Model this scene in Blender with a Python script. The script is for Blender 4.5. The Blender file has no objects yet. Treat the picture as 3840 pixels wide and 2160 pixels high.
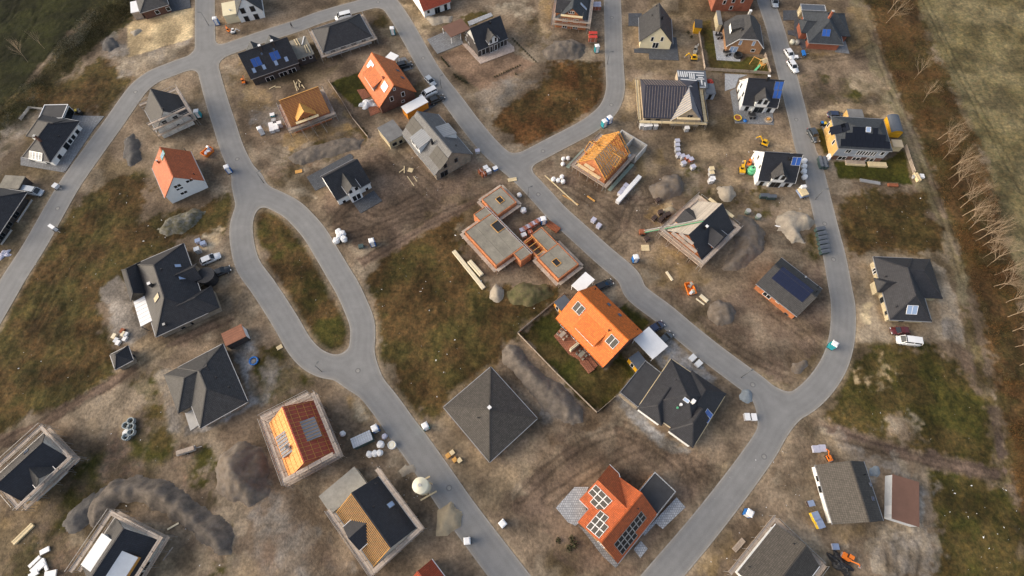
import bpy, bmesh, math, random
import numpy as np
from mathutils import Vector, Matrix
random.seed(7); RNG = np.random.RandomState(11)
scene = bpy.context.scene
COL = scene.collection
# ------------------------------------------------------------------ camera
CAM_H = 110.0; FPX = 2000.0; CX, CY = 1920.0,1080.0; TILT = math.radians(24.985)
cam = bpy.data.objects.new('camera', bpy.data.cameras.new('camera')); COL.objects.link(cam)
cam.location = (0,0, CAM_H); cam.rotation_euler = (TILT, 0,0)
cam.data.sensor_width = 36; cam.data.lens = 36 * FPX / 3840; cam.data.clip_end = 5000; cam.data.clip_start = 1
scene.camera = cam
# ------------------------------------------------------------------ world, sun, exposure
SUN_EL, SUN_AZ = math.radians(24), math.radians(182)      # sun stands low in the -X direction
w = bpy.data.worlds.new("World"); scene.world = w; w.use_nodes = True
nt = w.node_tree; nt.nodes.clear()
sky = nt.nodes.new('ShaderNodeTexSky'); sky.sky_type = 'NISHITA'; sky.sun_disc = False
sky.sun_elevation = SUN_EL; sky.sun_rotation = math.radians(90) - SUN_AZ
sky.air_density = 1.0; sky.dust_density = 4.0; sky.ozone_density = 1.0; sky.altitude = 50
hs = nt.nodes.new('ShaderNodeHueSaturation'); hs.inputs['Saturation'].default_value = 0.72
bg = nt.nodes.new('ShaderNodeBackground'); bg.inputs['Strength'].default_value = 0.15
wo = nt.nodes.new('ShaderNodeOutputWorld')
nt.links.new(sky.outputs[0], hs.inputs['Color']); nt.links.new(hs.outputs[0], bg.inputs[0]); nt.links.new(bg.outputs[0], wo.inputs[0])
sl = bpy.data.lights.new('sun', 'SUN'); sl.energy = 1.5; sl.angle = math.radians(60); sl.color = (1.0,0.80,0.55)
so = bpy.data.objects.new('sun', sl); COL.objects.link(so)
sd = Vector((math.cos(SUN_EL) * math.cos(SUN_AZ), math.cos(SUN_EL) * math.sin(SUN_AZ), math.sin(SUN_EL)))
so.rotation_euler = sd.to_track_quat('Z', 'Y').to_euler(); so.location = (-150,60,120)
vs = scene.view_settings; vs.view_transform = 'Standard'; vs.look = 'None'; vs.exposure = 0.68; vs.gamma = 1
# ------------------------------------------------------------------ photo pixel -> place
ct, st = math.cos(TILT), math.sin(TILT)
def ray(p):
 x = (p[0] - CX) / FPX; y = -(p[1] - CY) / FPX
 return Vector((x, y * ct + st, y * st - ct))
def G(p, z=0.0):
 d = ray(p); s = (CAM_H - z) / -d.z
 return Vector((d.x * s, d.y * s, z))
def Z(ox, oy, s):                      # an enlarged crop at (ox,oy), scale s
 return lambda x, y: (ox + x / s, oy + y / s)
T = 2.574
# ------------------------------------------------------------------ materials
MATS = {}
def _nodes(name):
 m = bpy.data.materials.new(name); m.use_nodes = True; n = m.node_tree
 return m, n, n.nodes['Principled BSDF']
def lin(c):
 return tuple((v / 255 / 12.92) if v / 255 < .04045 else ((v / 255 + .055) / 1.055) ** 2.4 for v in c)
def mat(name, col, kind='plain', rough=0.7, var=0.15, metal=0.0, scale=1.0, spec=0.5, col2=None):
 if name in MATS: return MATS[name]
 m, n, b = _nodes(name); L = n.links.new; N = n.nodes.new
 col = tuple(col) + (1,) if len(col) == 3 else col
 b.inputs['Roughness'].default_value = rough; b.inputs['Metallic'].default_value = metal
 b.inputs['Specular IOR Level'].default_value = spec
 tc = N('ShaderNodeTexCoord')
 def noise(sc, det=4, src='Object'):
  q = N('ShaderNodeTexNoise'); q.inputs['Scale'].default_value = sc; q.inputs['Detail'].default_value = det
  q.inputs['Roughness'].default_value = .65
  L(tc.outputs[src], q.inputs['Vector']); return q.outputs['Fac']
 def mul(colsock, fac, lo, hi):
  mr = N('ShaderNodeMapRange'); mr.inputs['From Min'].default_value = .3; mr.inputs['From Max'].default_value = .7
  mr.inputs['To Min'].default_value = lo; mr.inputs['To Max'].default_value = hi; L(fac, mr.inputs['Value'])
  mx = N('ShaderNodeMix'); mx.data_type = 'RGBA'; mx.blend_type = 'MULTIPLY'; mx.inputs['Factor'].default_value = 1
  if hasattr(colsock, 'is_output'): L(colsock, mx.inputs['A'])
  else: mx.inputs['A'].default_value = colsock
  L(mr.outputs[0], mx.inputs['B']); return mx.outputs['Result']
 c = col
 if kind in ('tile', 'brick', 'paver', 'seam', 'board'):
  bt = N('ShaderNodeTexBrick'); L(tc.outputs['UV'], bt.inputs['Vector']); bt.inputs['Scale'].default_value = 1.0
  wd, ht, ms, off = {'tile': (.30,.36,.022,0), 'brick': (.24,.075,.010,.5), 'paver': (.42,.42,.03,.5), 'seam': (.55,30,.03,0), 'board': (6,.14,.012,.4)}[kind]
  bt.inputs['Brick Width'].default_value = wd * scale; bt.inputs['Row Height'].default_value = ht * scale
  bt.inputs['Mortar Size'].default_value = ms * scale; bt.offset = off; bt.squash = 1
  k = {'tile': .35, 'brick': .45, 'paver': .3, 'seam': .06, 'board': .3}[kind]
  lo = tuple(v * (1 - k * .55) for v in col[:3]) + (1,); hi = tuple(min(1, v * (1 + k * .45)) for v in col[:3]) + (1,)
  bt.inputs['Color1'].default_value = lo; bt.inputs['Color2'].default_value = hi
  bt.inputs['Mortar'].default_value = tuple(v * (.35 if kind != 'brick' else .9) + (.04 if kind == 'brick' else 0) for v in col[:3]) + (1,)
  c = bt.outputs['Color']
  bp = N('ShaderNodeBump'); bp.inputs['Strength'].default_value = .5; bp.inputs['Distance'].default_value = .02
  inv = N('ShaderNodeMath'); inv.operation = 'SUBTRACT'; inv.inputs[0].default_value = 1; L(bt.outputs['Fac'], inv.inputs[1])
  L(inv.outputs[0], bp.inputs['Height']); L(bp.outputs[0], b.inputs['Normal'])
 elif kind in ('soil', 'plaster', 'conc', 'wood', 'fabric'):
  bp = N('ShaderNodeBump'); bp.inputs['Strength'].default_value = {'soil': .9, 'plaster': .15, 'conc': .3, 'wood': .3, 'fabric': .4}[kind]
  bp.inputs['Distance'].default_value = .08 if kind == 'soil' else .02
  L(noise(5 * scale if kind == 'soil' else 14 * scale, 6), bp.inputs['Height']); L(bp.outputs[0], b.inputs['Normal'])
 if col2 is not None:
  mx = N('ShaderNodeMix'); mx.data_type = 'RGBA'; f = noise(.55 * scale, 6)
  mr = N('ShaderNodeMapRange'); mr.inputs['From Min'].default_value = .4; mr.inputs['From Max'].default_value = .6; L(f, mr.inputs[0])
  L(mr.outputs[0], mx.inputs['Factor'])
  if hasattr(c, 'is_output'): L(c, mx.inputs['A'])
  else: mx.inputs['A'].default_value = c
  mx.inputs['B'].default_value = tuple(col2[:3]) + (1,); c = mx.outputs['Result']
 if var > 0:
  c = mul(c, noise(.9 * scale, 5),1 - var, 1 + var)
  c = mul(c, noise(9 * scale, 3),1 - var * .5,1 + var * .5)
  L(c, b.inputs['Base Color'])
 elif hasattr(c, 'is_output'): L(c, b.inputs['Base Color'])
 else: b.inputs['Base Color'].default_value = c
 MATS[name] = m
 return m
def M(n): return MATS[n]
ANT = (.034,.034,.039)
mat('tile_anthracite', ANT, 'tile', .55,.18,0,1,.4); mat('tile_dark_gloss', (.022,.023,.03), 'tile', .5,.15,0,1,.45)
mat('tile_grey', (.055,.054,.055), 'tile', .6,.18,0,1,.35); mat('tile_slate', (.048,.055,.064), 'tile', .6,.18,0,1,.35)
mat('tile_browngrey', (.085,.076,.066), 'tile', .65,.12,0,1,.3)
mat('tile_orange', (.60,.15,.028), 'tile', .55,.16); mat('tile_terracotta', (.50,.115,.03), 'tile', .5,.16)
mat('tile_red', (.40,.065,.022), 'tile', .5,.2); mat('tile_redbrown', (.17,.06,.04), 'tile', .55,.15)
mat('tile_brightorange', (.72,.17,.018), 'tile', .6,.14)
mat('zinc', (.30,.31,.32), 'seam', .5,.08,.2); mat('felt_grey', (.17,.17,.17), 'plain', .85,.18,0,.6)
mat('felt_black', (.045,.045,.048), 'plain', .8,.2,0,.6); mat('felt_brown', (.16,.085,.06), 'plain', .85,.12,0,.6)
mat('roof_white', (.80,.80,.80), 'plain', .6,.05); mat('roof_bluegrey', (.085,.10,.125), 'plain', .7,.12)
mat('render_white', (.78,.79,.78), 'plaster', .85,.05); mat('render_cream', (.74,.66,.45), 'plaster', .85,.06)
mat('render_beige', (.52,.42,.28), 'plaster', .85,.08); mat('block_white', (.60,.60,.57), 'brick', .9,.14,0,3.0)
mat('brick_black', (.045,.037,.035), 'brick', .8,.2); mat('brick_redbrown', (.13,.058,.038), 'brick', .85,.2)
mat('brick_orange', (.42,.145,.05), 'brick', .85,.2); mat('brick_tan', (.36,.19,.09), 'brick', .85,.15)
mat('brick_red', (.30,.09,.045), 'brick', .85,.25); mat('brick_grey', (.27,.225,.17), 'brick', .9,.28)
mat('brick_yellow', (.58,.36,.12), 'brick', .85,.1); mat('brick_sand', (.50,.42,.27), 'brick', .85,.12)
mat('porous_block', (.52,.19,.075), 'brick', .9,.25,0,2.0); mat('block_buff', (.45,.37,.27), 'brick', .9,.15,0,2.5)
mat('lightgrey_cladding', (.42,.46,.52), 'board', .6,.05); mat('yellow_boards', (.80,.42,.015), 'board', .6,.1)
mat('orange_boards', (.70,.26,.02), 'board', .6,.1)
mat('frame_white', (.8,.8,.8), 'plain', .4,.0); mat('frame_grey', (.11,.12,.13), 'plain', .4,.0)
mat('gutter', (.42,.42,.42), 'plain', .4,.1,.5); mat('plinth', (.10,.10,.10), 'plain', .9,.15)
mat('glass', (.012,.016,.02), 'plain', .08,0,0,1,.6); mat('glass_roof', (.05,.09,.17), 'plain', .2,0,0,1,.9)
mat('pane_sky_reflection', (.30,.40,.58), 'plain', .15,0,0,1,.8)  # reflected sky painted into the light blue base colour of the panes
mat('pv_black', (.008,.009,.014), 'plain', .18,.1,0,1,.5); mat('pv_navy', (.008,.012,.035), 'plain', .2,.1)
mat('pv_grey', (.075,.070,.062), 'plain', .55,.1,0,1,.25); mat('collector_blue', (.03,.10,.38), 'plain', .2,.1,0,1,.7)
mat('alu', (.62,.62,.62), 'plain', .4,.05,.6); mat('steel', (.42,.41,.40), 'plain', .45,.12,.5)
mat('timber', (.62,.32,.08), 'wood', .75,.2,0,1.5); mat('timber_pale', (.68,.55,.33), 'wood', .8,.15,0,1.5)
mat('timber_grey', (.38,.31,.25), 'wood', .85,.25,0,1.5); mat('plank', (.46,.38,.31), 'wood', .85,.25,0,1.5)
mat('membrane_red', (.36,.07,.038), 'fabric', .7,.15); mat('membrane_grey', (.23,.23,.25), 'fabric', .7,.12)
mat('membrane_dark', (.030,.033,.055), 'fabric', .6,.2); mat('membrane_orange', (.55,.20,.09), 'fabric', .7,.12)
mat('net_green', (.24,.30,.25), 'fabric', .9,.15); mat('board_white', (.62,.64,.66), 'plain', .7,.06)
mat('concrete', (.32,.30,.26), 'conc', .9,.16); mat('concrete_slab', (.235,.215,.175), 'conc', .9,.25,0,.5)
mat('concrete_pale', (.45,.44,.42), 'conc', .9,.12); mat('paving_grey', (.235,.24,.25), 'paver', .9,.14)
mat('paving_dark', (.085,.092,.105), 'paver', .85,.16); mat('paving_pink', (.52,.42,.36), 'paver', .9,.1)
mat('paving_light', (.43,.44,.46), 'paver', .9,.1); mat('paving_red', (.30,.115,.065), 'paver', .9,.16)
mat('gravel', (.30,.29,.28), 'soil', .95,.3,0,1.5, col2=(.22,.21,.20))
mat('plastic_white', (.82,.82,.82), 'plain', .45,.03); mat('plastic_blue', (.02,.16,.50), 'plain', .4,.06)
mat('plastic_teal', (.03,.32,.38), 'plain', .4,.06); mat('plastic_green', (.10,.42,.22), 'plain', .45,.06)
mat('plastic_darkgreen', (.05,.085,.085), 'plain', .5,.1); mat('plastic_red', (.55,.05,.03), 'plain', .45,.1)
mat('plastic_orange', (.80,.20,.02), 'plain', .5,.1); mat('plastic_yellow', (.80,.55,.03), 'plain', .5,.08)
mat('plastic_black', (.02,.02,.022), 'plain', .5,.1); mat('tarp_white', (.80,.80,.80), 'fabric', .7,.05)
mat('tarp_blue', (.22,.28,.42), 'fabric', .6,.15); mat('foil_lilac', (.45,.45,.55), 'fabric', .5,.15)
mat('tyre', (.015,.015,.015), 'plain', .9,.1); mat('rubber', (.03,.03,.03), 'plain', .9,.1)
mat('yellow_paint', (.75,.42,.01), 'plain', .45,.12); mat('rust', (.28,.09,.04), 'plain', .9,.3)
mat('brick_pack', (.42,.13,.07), 'brick', .9,.2); mat('brick_pack_dark', (.06,.035,.028), 'plain', .9,.25)
mat('silo_cream', (.72,.68,.52), 'plain', .5,.08); mat('lamp_metal', (.14,.15,.15), 'plain', .5,.05,.5)
mat('skin', (.45,.28,.2), 'plain', .6,0); mat('cloth_dark', (.02,.022,.025), 'fabric', .9,.1); mat('cloth_jeans', (.04,.05,.08), 'fabric', .9,.1)
mat('light_lens', (.7,.7,.7), 'plain', .15,0); mat('light_red', (.4,.02,.02), 'plain', .2,0)
mat('marble_ring', (.36,.40,.40), 'conc', .9,.12); mat('bark_pale', (.40,.30,.20), 'wood', .9,.2)
mat('bark_dark', (.10,.07,.045), 'wood', .9,.2)
# ------------------------------------------------------------------ object helpers
def link(o, parent=None):
 COL.objects.link(o)
 if parent is not None: o.parent = parent
 return o
def tag(o, label=None, cat=None, group=None, kind=None):
 if label: o['label'] = label
 if cat: o['category'] = cat
 if group: o['group'] = group
 if kind: o['kind'] = kind
 return o
def empty(name, loc=(0,0,0), rz=0.0, label=None, cat=None, group=None):
 o = bpy.data.objects.new(name, None); o.location = loc; o.rotation_euler = (0,0, rz); o.empty_display_size = .5
 link(o); return tag(o, label, cat, group)
class MB:
 """collects verts/faces; build() makes one mesh with metre UVs along each face"""
 def __init__(s): s.v = []; s.f = []
 def add(s, vs, fs):
  b = len(s.v); s.v += [tuple(q) for q in vs]; s.f += [tuple(i + b for i in f) for f in fs]; return s
 def box(s, x0, x1, y0, y1, z0, z1):
  return s.add([(x0, y0, z0),(x1, y0, z0),(x1, y1, z0),(x0, y1, z0),(x0, y0, z1),(x1, y0, z1),(x1, y1, z1),(x0, y1, z1)],
     [(3,2,1,0),(4,5,6,7),(0,1,5,4),(1,2,6,5),(2,3,7,6),(3,0,4,7)])
 def bar(s, a, b, w, h=None, up=(0,0,1)):
  h = h or w; a = Vector(a); b = Vector(b); d = (b - a)
  if d.length < 1e-6: return s
  d.normalize(); u = Vector(up)
  if abs(d.dot(u)) > .98: u = Vector((1,0,0))
  r = d.cross(u).normalized() * (w / 2); t = r.cross(d).normalized() * (h / 2)
  P = [a - r - t, a + r - t, a + r + t, a - r + t, b - r - t, b + r - t, b + r + t, b - r + t]
  return s.add(P, [(0,1,2,3),(7,6,5,4),(0,4,5,1),(1,5,6,2),(2,6,7,3),(3,7,4,0)])
 def prism(s, poly, z0, z1):           # poly CCW (x,y)
  n = len(poly)
  s.add([(p[0], p[1], z0) for p in poly] + [(p[0], p[1], z1) for p in poly],
   [tuple(range(n - 1,-1,-1)), tuple(range(n, 2 * n))] + [(i, (i + 1) % n, n + (i + 1) % n, n + i) for i in range(n)])
  return s
 def cyl(s, c, r, z0, z1, n=14, r1=None):
  r1 = r if r1 is None else r1
  P = [(c[0] + r * math.cos(6.2832 * i / n), c[1] + r * math.sin(6.2832 * i / n), z0) for i in range(n)]
  Q = [(c[0] + r1 * math.cos(6.2832 * i / n), c[1] + r1 * math.sin(6.2832 * i / n), z1) for i in range(n)]
  return s.add(P + Q, [tuple(range(n - 1,-1,-1)), tuple(range(n, 2 * n))] + [(i, (i + 1) % n, n + (i + 1) % n, n + i) for i in range(n)])
 def mesh(s, name, m, smooth=False, uv=True):
  me = bpy.data.meshes.new(name); me.from_pydata(s.v, [], s.f); me.update()
  if m is not None: me.materials.append(M(m) if isinstance(m, str) else m)
  if smooth: me.polygons.foreach_set('use_smooth', [True] * len(me.polygons))
  if uv:
   ul = me.uv_layers.new(name='UVMap'); data = np.zeros(len(me.loops) * 2, np.float32)
   for p in me.polygons:
    nrm = p.normal; h = Vector((-nrm.y, nrm.x, 0))
    h = h.normalized() if h.length > 1e-3 else Vector((1,0,0))
    t = nrm.cross(h)
    for li in p.loop_indices:
     co = me.vertices[me.loops[li].vertex_index].co
     data[2 * li] = co.dot(h); data[2 * li + 1] = co.dot(t)
   ul.data.foreach_set('uv', data)
  return me
 def build(s, name, m, parent=None, smooth=False, loc=None, rz=None):
  o = bpy.data.objects.new(name, s.mesh(name, m, smooth)); link(o, parent)
  if loc is not None: o.location = loc
  if rz is not None: o.rotation_euler = (0,0, rz)
  return o
CACHE = {}
def shared(key, fn):
 if key not in CACHE: CACHE[key] = fn()
 return CACHE[key]
def obj(name, me, parent=None, loc=(0,0,0), rot=(0,0,0)):
 o = bpy.data.objects.new(name, me); o.location = loc; o.rotation_euler = rot; return link(o, parent)
def copy_tree(o, parent=None):
 c = o.copy(); COL.objects.link(c); c.parent = parent
 for ch in o.children: copy_tree(ch, c)
 return c
def solid(top, faces, th):
 """a slab: top faces lowered by th and closed at the open edges"""
 n = len(top); mb = MB(); cnt = {}
 for f in faces:
  for i in range(len(f)):
   e = (f[i], f[(i + 1) % len(f)]); cnt[e] = 1
 side = [(b, a, a + n, b + n) for (a, b) in cnt if (b, a) not in cnt]
 mb.add(list(top) + [(p[0], p[1], p[2] - th) for p in top], [tuple(f) for f in faces] + [tuple(i + n for i in reversed(f)) for f in faces] + side)
 return mb
# ================================================================== ground, roads, pads, heaps
_tab = RNG.rand(256,256).astype(np.float32)
def vnoise(x, y, sc, seed=0):
 x = x / sc + seed * 17.3; y = y / sc + seed * 31.7
 xi = np.floor(x).astype(np.int64); yi = np.floor(y).astype(np.int64); fx = (x - xi); fy = (y - yi)
 fx = fx * fx * (3 - 2 * fx); fy = fy * fy * (3 - 2 * fy)
 a = _tab[xi & 255, yi & 255]; b = _tab[(xi + 1) & 255, yi & 255]; c = _tab[xi & 255,(yi + 1) & 255]; d = _tab[(xi + 1) & 255,(yi + 1) & 255]
 return (a * (1 - fx) + b * fx) * (1 - fy) + (c * (1 - fx) + d * fx) * fy
def fbm(x, y, sc, o=4, seed=0):
 r = 0; a = .5; t = 0
 for i in range(o): r = r + a * vnoise(x, y, sc / 2 ** i, seed + i); t += a; a *= .55
 return r / t
def seg_d(x, y, a, b):
 dx, dy = b[0] - a[0], b[1] - a[1]; l2 = dx * dx + dy * dy + 1e-9
 t = np.clip(((x - a[0]) * dx + (y - a[1]) * dy) / l2,0,1)
 return np.hypot(x - a[0] - t * dx, y - a[1] - t * dy)
def poly_sdf(x, y, P):
 d = np.full(x.shape, 1e9, np.float32); ins = np.zeros(x.shape, bool); n = len(P)
 for i in range(n):
  a, b = P[i], P[(i + 1) % n]; d = np.minimum(d, seg_d(x, y, a, b))
  if abs(b[1] - a[1]) > 1e-9:
   cr = ((a[1] > y) != (b[1] > y)) & (x < (b[0] - a[0]) * (y - a[1]) / (b[1] - a[1]) + a[0]); ins ^= cr
 return np.where(ins, -d, d)
def W(pts): return [tuple(G(p)[:2]) for p in pts]
def spline(P, n=5):
 P = [Vector(p) for p in P]; out = []
 for i in range(len(P) - 1):
  p0 = P[max(i - 1,0)]; p1 = P[i]; p2 = P[i + 1]; p3 = P[min(i + 2, len(P) - 1)]
  for k in range(n):
   t = k / n
   out.append(.5 * ((2 * p1) + (p2 - p0) * t + (2 * p0 - 5 * p1 + 4 * p2 - p3) * t * t + (3 * p1 - p0 - 3 * p2 + p3) * t ** 3))
 out.append(P[-1]); return [tuple(q) for q in out]
ROADS = [
(5.3, [(-60,1235),(23,1093),(57,1035),(132,918),(208,783),(266,685),(348,569),(423,466),(477,388),(521,330),(575,288),(641,260),(699,239),(765,220)]),
(5.3, [(768,-60),(768.5,0),(768.5,116),(773,217),(794,311),(816,388),(841,466),(873,564),(913,647),(935,705)]),
(5.0, [(935,700),(924,771),(905,841),(909,918),(931,996),(983,1070),(1028,1138),(1076,1215),(1121,1293),(1168,1344),(1222,1371),(1280,1379),(1340,1392)]),
(5.0, [(928,680),(950,722),(1008,740),(1086,779),(1137,825),(1183,880),(1230,957),(1276,1035),(1300,1075),(1330,1138),(1358,1215),(1358,1293),(1350,1351),(1342,1395)]),
(5.5, [(1340,1388),(1389,1448),(1451,1526),(1506,1604),(1560,1675),(1641,1791),(1721,1908),(1807,2024),(1910,2160),(1960,2225)]),
(4.8, [(770,215),(870,178),(950,150),(1028,124),(1113,97),(1191,68),(1272,43),(1338,25),(1410,5)]),
(5.0, [(1360,-90),(1440,-10),(1470,25),(1506,78),(1550,155),(1618,272),(1706,388),(1764,466),(1847,563),(1958,660),(2028,732),(2092,802),(2178,880),(2263,957),(2353,1035),(2388,1099),(2489,1177),(2580,1254),(2677,1332),(2782,1410),(2850,1462),(2905,1530)]),
(4.7, [(1965,600),(2020,572),(2075,543),(2141,509),(2211,470),(2269,423),(2296,381),(2308,330),(2306,272),(2302,194),(2300,117),(2296,0),(2293,-70)]),
(4.9, [(2850,-70),(2871,0),(2910,117),(2940,233),(2970,350),(2999,466),(3022,563),(3042,608),(3071,724),(3099,841),(3128,957),(3150,1074),(3161,1138),(3162,1215),(3152,1293),(3125,1371),(3073,1448),(3007,1507),(2918,1552)]),
(5.0, [(2905,1525),(2906,1570),(2883,1644),(2805,1760),(2693,1908),(2599,2024),(2483,2160),(2420,2235)]),
]
ROADW = [(w / 2, spline(W(p))) for w, p in ROADS]
def road_field(x, y):
 F = None; K = 3.2
 for hw, P in ROADW:
  px = [p[0] for p in P]; py = [p[1] for p in P]
  d = np.full(x.shape, 60., np.float32)
  mk = (x > min(px) - 14) & (x < max(px) + 14) & (y > min(py) - 14) & (y < max(py) + 14)
  xs, ys = x[mk], y[mk]; dd = np.full(xs.shape, 60., np.float32)
  for i in range(len(P) - 1): dd = np.minimum(dd, seg_d(xs, ys, P[i], P[i + 1]))
  d[mk] = dd - hw
  if F is None: F = d
  else:
   h = np.maximum(K - np.abs(F - d),0) / K; F = np.minimum(F, d) - h * h * K * .25
 return F
def field_mesh(name, f, xs, ys, lev, z, m):
 f = f - lev; nx, ny = len(xs), len(ys); V = []; Fc = []; ids = {}
 def gid(i, j):
  k = (i, j)
  if k not in ids: ids[k] = len(V); V.append((xs[i], ys[j], z))
  return ids[k]
 def eid(i, j, i2, j2):
  k = (i, j, i2, j2) if (i, j) < (i2, j2) else (i2, j2, i, j)
  if k not in ids:
   a, b = f[k[0], k[1]], f[k[2], k[3]]; t = a / (a - b); ids[k] = len(V)
   V.append((xs[k[0]] + t * (xs[k[2]] - xs[k[0]]), ys[k[1]] + t * (ys[k[3]] - ys[k[1]]), z))
  return ids[k]
 neg = f < 0; any_ = neg[:-1, :-1] | neg[1:, :-1] | neg[1:, 1:] | neg[:-1,1:]
 for i, j in zip(*np.nonzero(any_)):
  c = [(i, j),(i + 1, j),(i + 1, j + 1),(i, j + 1)]; poly = []
  for k in range(4):
   a, b = c[k], c[(k + 1) % 4]
   if neg[a]: poly.append(gid(*a))
   if neg[a] != neg[b]: poly.append(eid(a[0], a[1], b[0], b[1]))
  if len(poly) > 2: Fc.append(tuple(poly))
 me = bpy.data.meshes.new(name); me.from_pydata(V, [], Fc); me.update(); me.materials.append(m)
 o = bpy.data.objects.new(name, me); link(o); o['kind'] = 'structure'; return o, np.array(V)
rx = np.arange(-190,190,.5, dtype=np.float32); ry = np.arange(-16,172,.5, dtype=np.float32)
RXX, RYY = np.meshgrid(rx, ry, indexing='ij'); RF = road_field(RXX, RYY)
# road material: pale worn asphalt, darker wheel tracks, sandy edges
m, n, b = _nodes('asphalt'); N = n.nodes.new; L = n.links.new
at = N('ShaderNodeAttribute'); at.attribute_name = 'edge'; tc = N('ShaderNodeTexCoord')
def tnoise(sc, det=5):
 q = N('ShaderNodeTexNoise'); q.inputs['Scale'].default_value = sc; q.inputs['Detail'].default_value = det; q.inputs['Roughness'].default_value = .6
 L(tc.outputs['Object'], q.inputs['Vector']); return q.outputs['Fac']
def ramp(fac, stops):
 r = N('ShaderNodeValToRGB'); r.color_ramp.elements[0].position = stops[0][0]; r.color_ramp.elements[0].color = stops[0][1] + (1,)
 r.color_ramp.elements[1].position = stops[-1][0]; r.color_ramp.elements[1].color = stops[-1][1] + (1,)
 for p, c in stops[1:-1]:
  e = r.color_ramp.elements.new(p); e.color = c + (1,)
 L(fac, r.inputs[0]); return r.outputs[0]
def mixc(f, a, bb, mode='MIX'):
 x = N('ShaderNodeMix'); x.data_type = 'RGBA'; x.blend_type = mode
 for s, v in (('Factor', f),('A', a),('B', bb)):
  if hasattr(v, 'is_output'): L(v, x.inputs[s])
  else: x.inputs[s].default_value = v if s == 'Factor' else tuple(v) + (1,)
 return x.outputs['Result']
def mrange(f, a, c, lo, hi):
 r = N('ShaderNodeMapRange'); r.inputs[1].default_value = a; r.inputs[2].default_value = c; r.inputs[3].default_value = lo; r.inputs[4].default_value = hi
 L(f, r.inputs[0]); return r.outputs[0]
base = ramp(tnoise(.35), [(.35,(.20,.198,.194)),(.55,(.222,.22,.216)),(.7,(.245,.242,.236))])
track = ramp(at.outputs['Fac'], [(0., (1.06,1.05,1.03)),(.1,(1.03,1.02,1.01)),(.25,(.95,.95,.95)),(.45,(1.02,1.02,1.02)),(.62,(.95,.95,.95)),(.95,(1.04,1.04,1.04))])
c1 = mixc(1.0, base, track, 'MULTIPLY')
c2 = mixc(mrange(at.outputs['Fac'], .0,.16,.4,0.), c1,(.27,.24,.20))
c3 = mixc(1.0, c2, ramp(tnoise(7,3), [(.3,(.9,.9,.9)),(.7,(1.1,1.1,1.1))]), 'MULTIPLY')
L(c3, b.inputs['Base Color']); b.inputs['Roughness'].default_value = .88
bp = N('ShaderNodeBump'); bp.inputs['Strength'].default_value = .25; bp.inputs['Distance'].default_value = .02; L(tnoise(20), bp.inputs['Height']); L(bp.outputs[0], b.inputs['Normal'])
MATS['asphalt'] = m
mat('kerb_stone', (.30,.285,.26), 'conc', .9,.2)
road, RV = field_mesh('road', RF, rx, ry, 0., .02, m)
ed = np.clip(-road_field(RV[:, 0].astype(np.float32), RV[:, 1].astype(np.float32)) / 2.6,0,1)
a = road.data.attributes.new('edge', 'FLOAT', 'POINT'); a.data.foreach_set('value', ed.astype(np.float32))
field_mesh('road_edging', RF, rx, ry, .24,.012, M('kerb_stone'))
# ------------------------------------------------------------------ ground colour zones (photo pixels -> ground)
BASE_A, BASE_B = (.225,.180,.135),(.165,.130,.098)
VEG_A, VEG_B = (.088,.058,.026),(.070,.060,.022)
GRN_A, GRN_B = (.058,.056,.016),(.085,.066,.026)
RST_A, RST_B = (.115,.060,.026),(.085,.060,.026)
SAND_A, SAND_B = (.36,.29,.20),(.29,.23,.16)
PALE_A, PALE_B = (.40,.36,.29),(.30,.26,.205)
GRV_A, GRV_B = (.29,.27,.25),(.22,.205,.19)
MUD_A, MUD_B = (.165,.125,.098),(.125,.098,.078)
YEL_A, YEL_B = (.31,.215,.105),(.24,.18,.10)
LAWN_A, LAWN_B = (.060,.055,.012),(.045,.048,.012)
ZN = []
def zone(P, ca, cb, soft=.8, en=2.0, st=1., veg=0., ns=3.): ZN.append((P, ca, cb, soft, en, st, veg, ns))
# fields left and right
zone([(-400,-200),(440,-200),(400,20),(330,60),(250,140),(130,280),(0,405),(-120,500),(-400,560)], (.017,.021,.007),(.024,.027,.008),1,2,1,.6,8)
zone([(440,-200),(620,-200),(520,60),(400,150),(330,210),(200,350),(90,480),(-80,640),(-120,500),(0,405),(130,280),(250,140),(330,60)], (.058,.050,.022),(.034,.034,.012),1.5,3,1,1)
zone([(3380,-260),(4600,-260),(4600,2500),(3900,1500),(3835,1150),(3790,1000),(3740,800),(3690,600),(3600,400),(3505,200),(3420,0)], (.185,.162,.095),(.145,.126,.066),1.5,2,1,.8,5)
zone([(3180,-120),(3420,-40),(3505,200),(3600,400),(3690,600),(3740,800),(3790,1000),(3835,1150),(3900,1500),(3960,2300),(3830,2300),(3815,1900),(3770,1700),(3730,1400),(3670,1200),(3610,1000),(3560,850),(3505,700),(3440,520),(3360,350),(3285,150),(3235,0)], (.105,.066,.032),(.07,.058,.024),1., 2.5,1,1)
zone([(3195,-60),(3235,0),(3285,150),(3360,350),(3440,520),(3505,700),(3560,850),(3610,1000),(3640,1150),(3600,1150),(3560,1000),(3500,830),(3440,690),(3370,520),(3290,340),(3230,170),(3190,0)], (.22,.195,.135),(.16,.14,.08),.8,2,.85,.2)
zone([(3600,1150),(3640,1150),(3700,1400),(3740,1600),(3790,1900),(3830,2200),(3790,2200),(3740,1900),(3690,1600),(3640,1350)], (.16,.135,.08),(.10,.08,.04),.8,2.5,.8,.5)
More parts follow.
